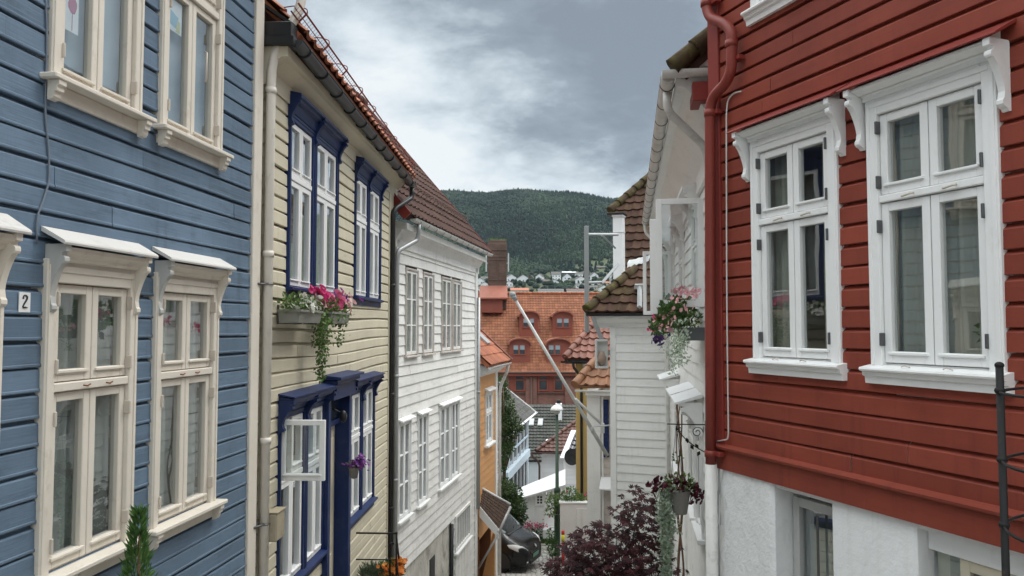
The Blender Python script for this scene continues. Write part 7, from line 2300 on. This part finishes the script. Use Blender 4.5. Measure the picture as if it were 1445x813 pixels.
for k in range(3): q.box(.84 - .02 * k, .925 - .02 * k, -.42, .42, .62 + .05 * k, .645 + .05 * k, .008)
q.build('grille', M['car_plastic'], van)
q = MB().box(.905, .925, -.26, .26, .45, .57, .004); q.build('number_plate', M['plate'], van)
q = MB().slab([(.93, 0, .73), (.905, -.06, .78), (.86, 0, .84), (.905, .06, .78)], .02); q.build('emblem', M['steel'], van)
for ya in (-.55, .08): MB().tube([(.075, ya, 1.27), (-.08, ya + .48, 1.41)], .01, 5).build('wiper', M['car_plastic'], van)
MB().box(-.02, .20, -.60, .60, 1.16, 1.215, .01).build('cowl', M['car_plastic'], van)
for k in (-1, 1):
    MB().box(.80, .88, k * .62 - .06, k * .62 + .06, .36, .42, .02).build('fog_lamp', M['lens'], van)

# ---------------------------------------------------------------- plant support in the foreground right
tx, ty = (1408 - 722.5) / 1101 * 2.2, 2.2
tg0 = gz(ty)
ts = root('plant_support', 'black iron plant support post with hoops in front of the red house', 'plant support', loc=(tx, ty, tg0))
zt = at_y(1408, 517, ty).z
rr = .34
hcx, hcy = tx + rr * .85, ty - rr * .53
for k in range(4):
    a = math.atan2(.53, -.85) + k * math.pi / 2
    px_, py_ = hcx + rr * math.cos(a), hcy + rr * math.sin(a)
    q = MB().tube([(px_, py_, tg0 - .1), (px_, py_, zt)], .0105, 10); q.ball((px_, py_, zt + .003), (.0125, .0125, .010), 10, 8); q.build('post', M['iron'], ts)
for py in (551.5, 649, 741):
    z = at_y(1408, py, ty).z
    q = MB().tube([(hcx + rr * math.cos(2 * math.pi * k / 40), hcy + rr * math.sin(2 * math.pi * k / 40), z + .004 * math.sin(k * .3)) for k in range(41)], .0045, 6)
    q.ball((tx, ty, z), (.015, .015, .012), 8, 6); q.build('hoop', M['iron'], ts)
gx, gy = 2.76, 3.9
gb = gz(gy)
zt = at_y(1440, 782, gy).z
wp = root('garden_pot', 'glossy white garden pot at the right edge by the red house', 'pot', loc=(gx, gy, gb))
q = MB().lathe((gx, gy, gb), [(.16, 0), (.18, .02), (.185, zt - gb - .42), (.17, zt - gb - .40)], 20); q.build('pedestal', M['concrete'], wp)
q = MB().lathe((gx, gy, zt - .40), [(.12, 0), (.15, .05), (.185, .30), (.19, .385), (.185, .40), (.165, .40)], 28); q.build('pot', M['sheet_white'], wp)

# two flecks of moss and dandelion leaf on the canopies of the blue house
# ------------------------------------------------------------------ the damp air between here and the far hill
hm = bpy.data.materials.new('haze_air')
hm.use_nodes = True
nt = hm.node_tree
nt.nodes.clear()
out = nd(nt, 'ShaderNodeOutputMaterial')
pv = nd(nt, 'ShaderNodeVolumePrincipled')
pv.inputs['Color'].default_value = (.62, .78, .92, 1)
pv.inputs['Density'].default_value = HAZE
pv.inputs['Anisotropy'].default_value = .2
nt.links.new(pv.outputs[0], out.inputs['Volume'])
q = MB().box(-6100, 6100, -62, 6050, -46, 345)
q.build('haze', hm, kind='stuff', label='thin damp haze over the valley', cat='haze')
sc.cycles.volume_bounces = 0
sc.cycles.volume_step_rate = 10
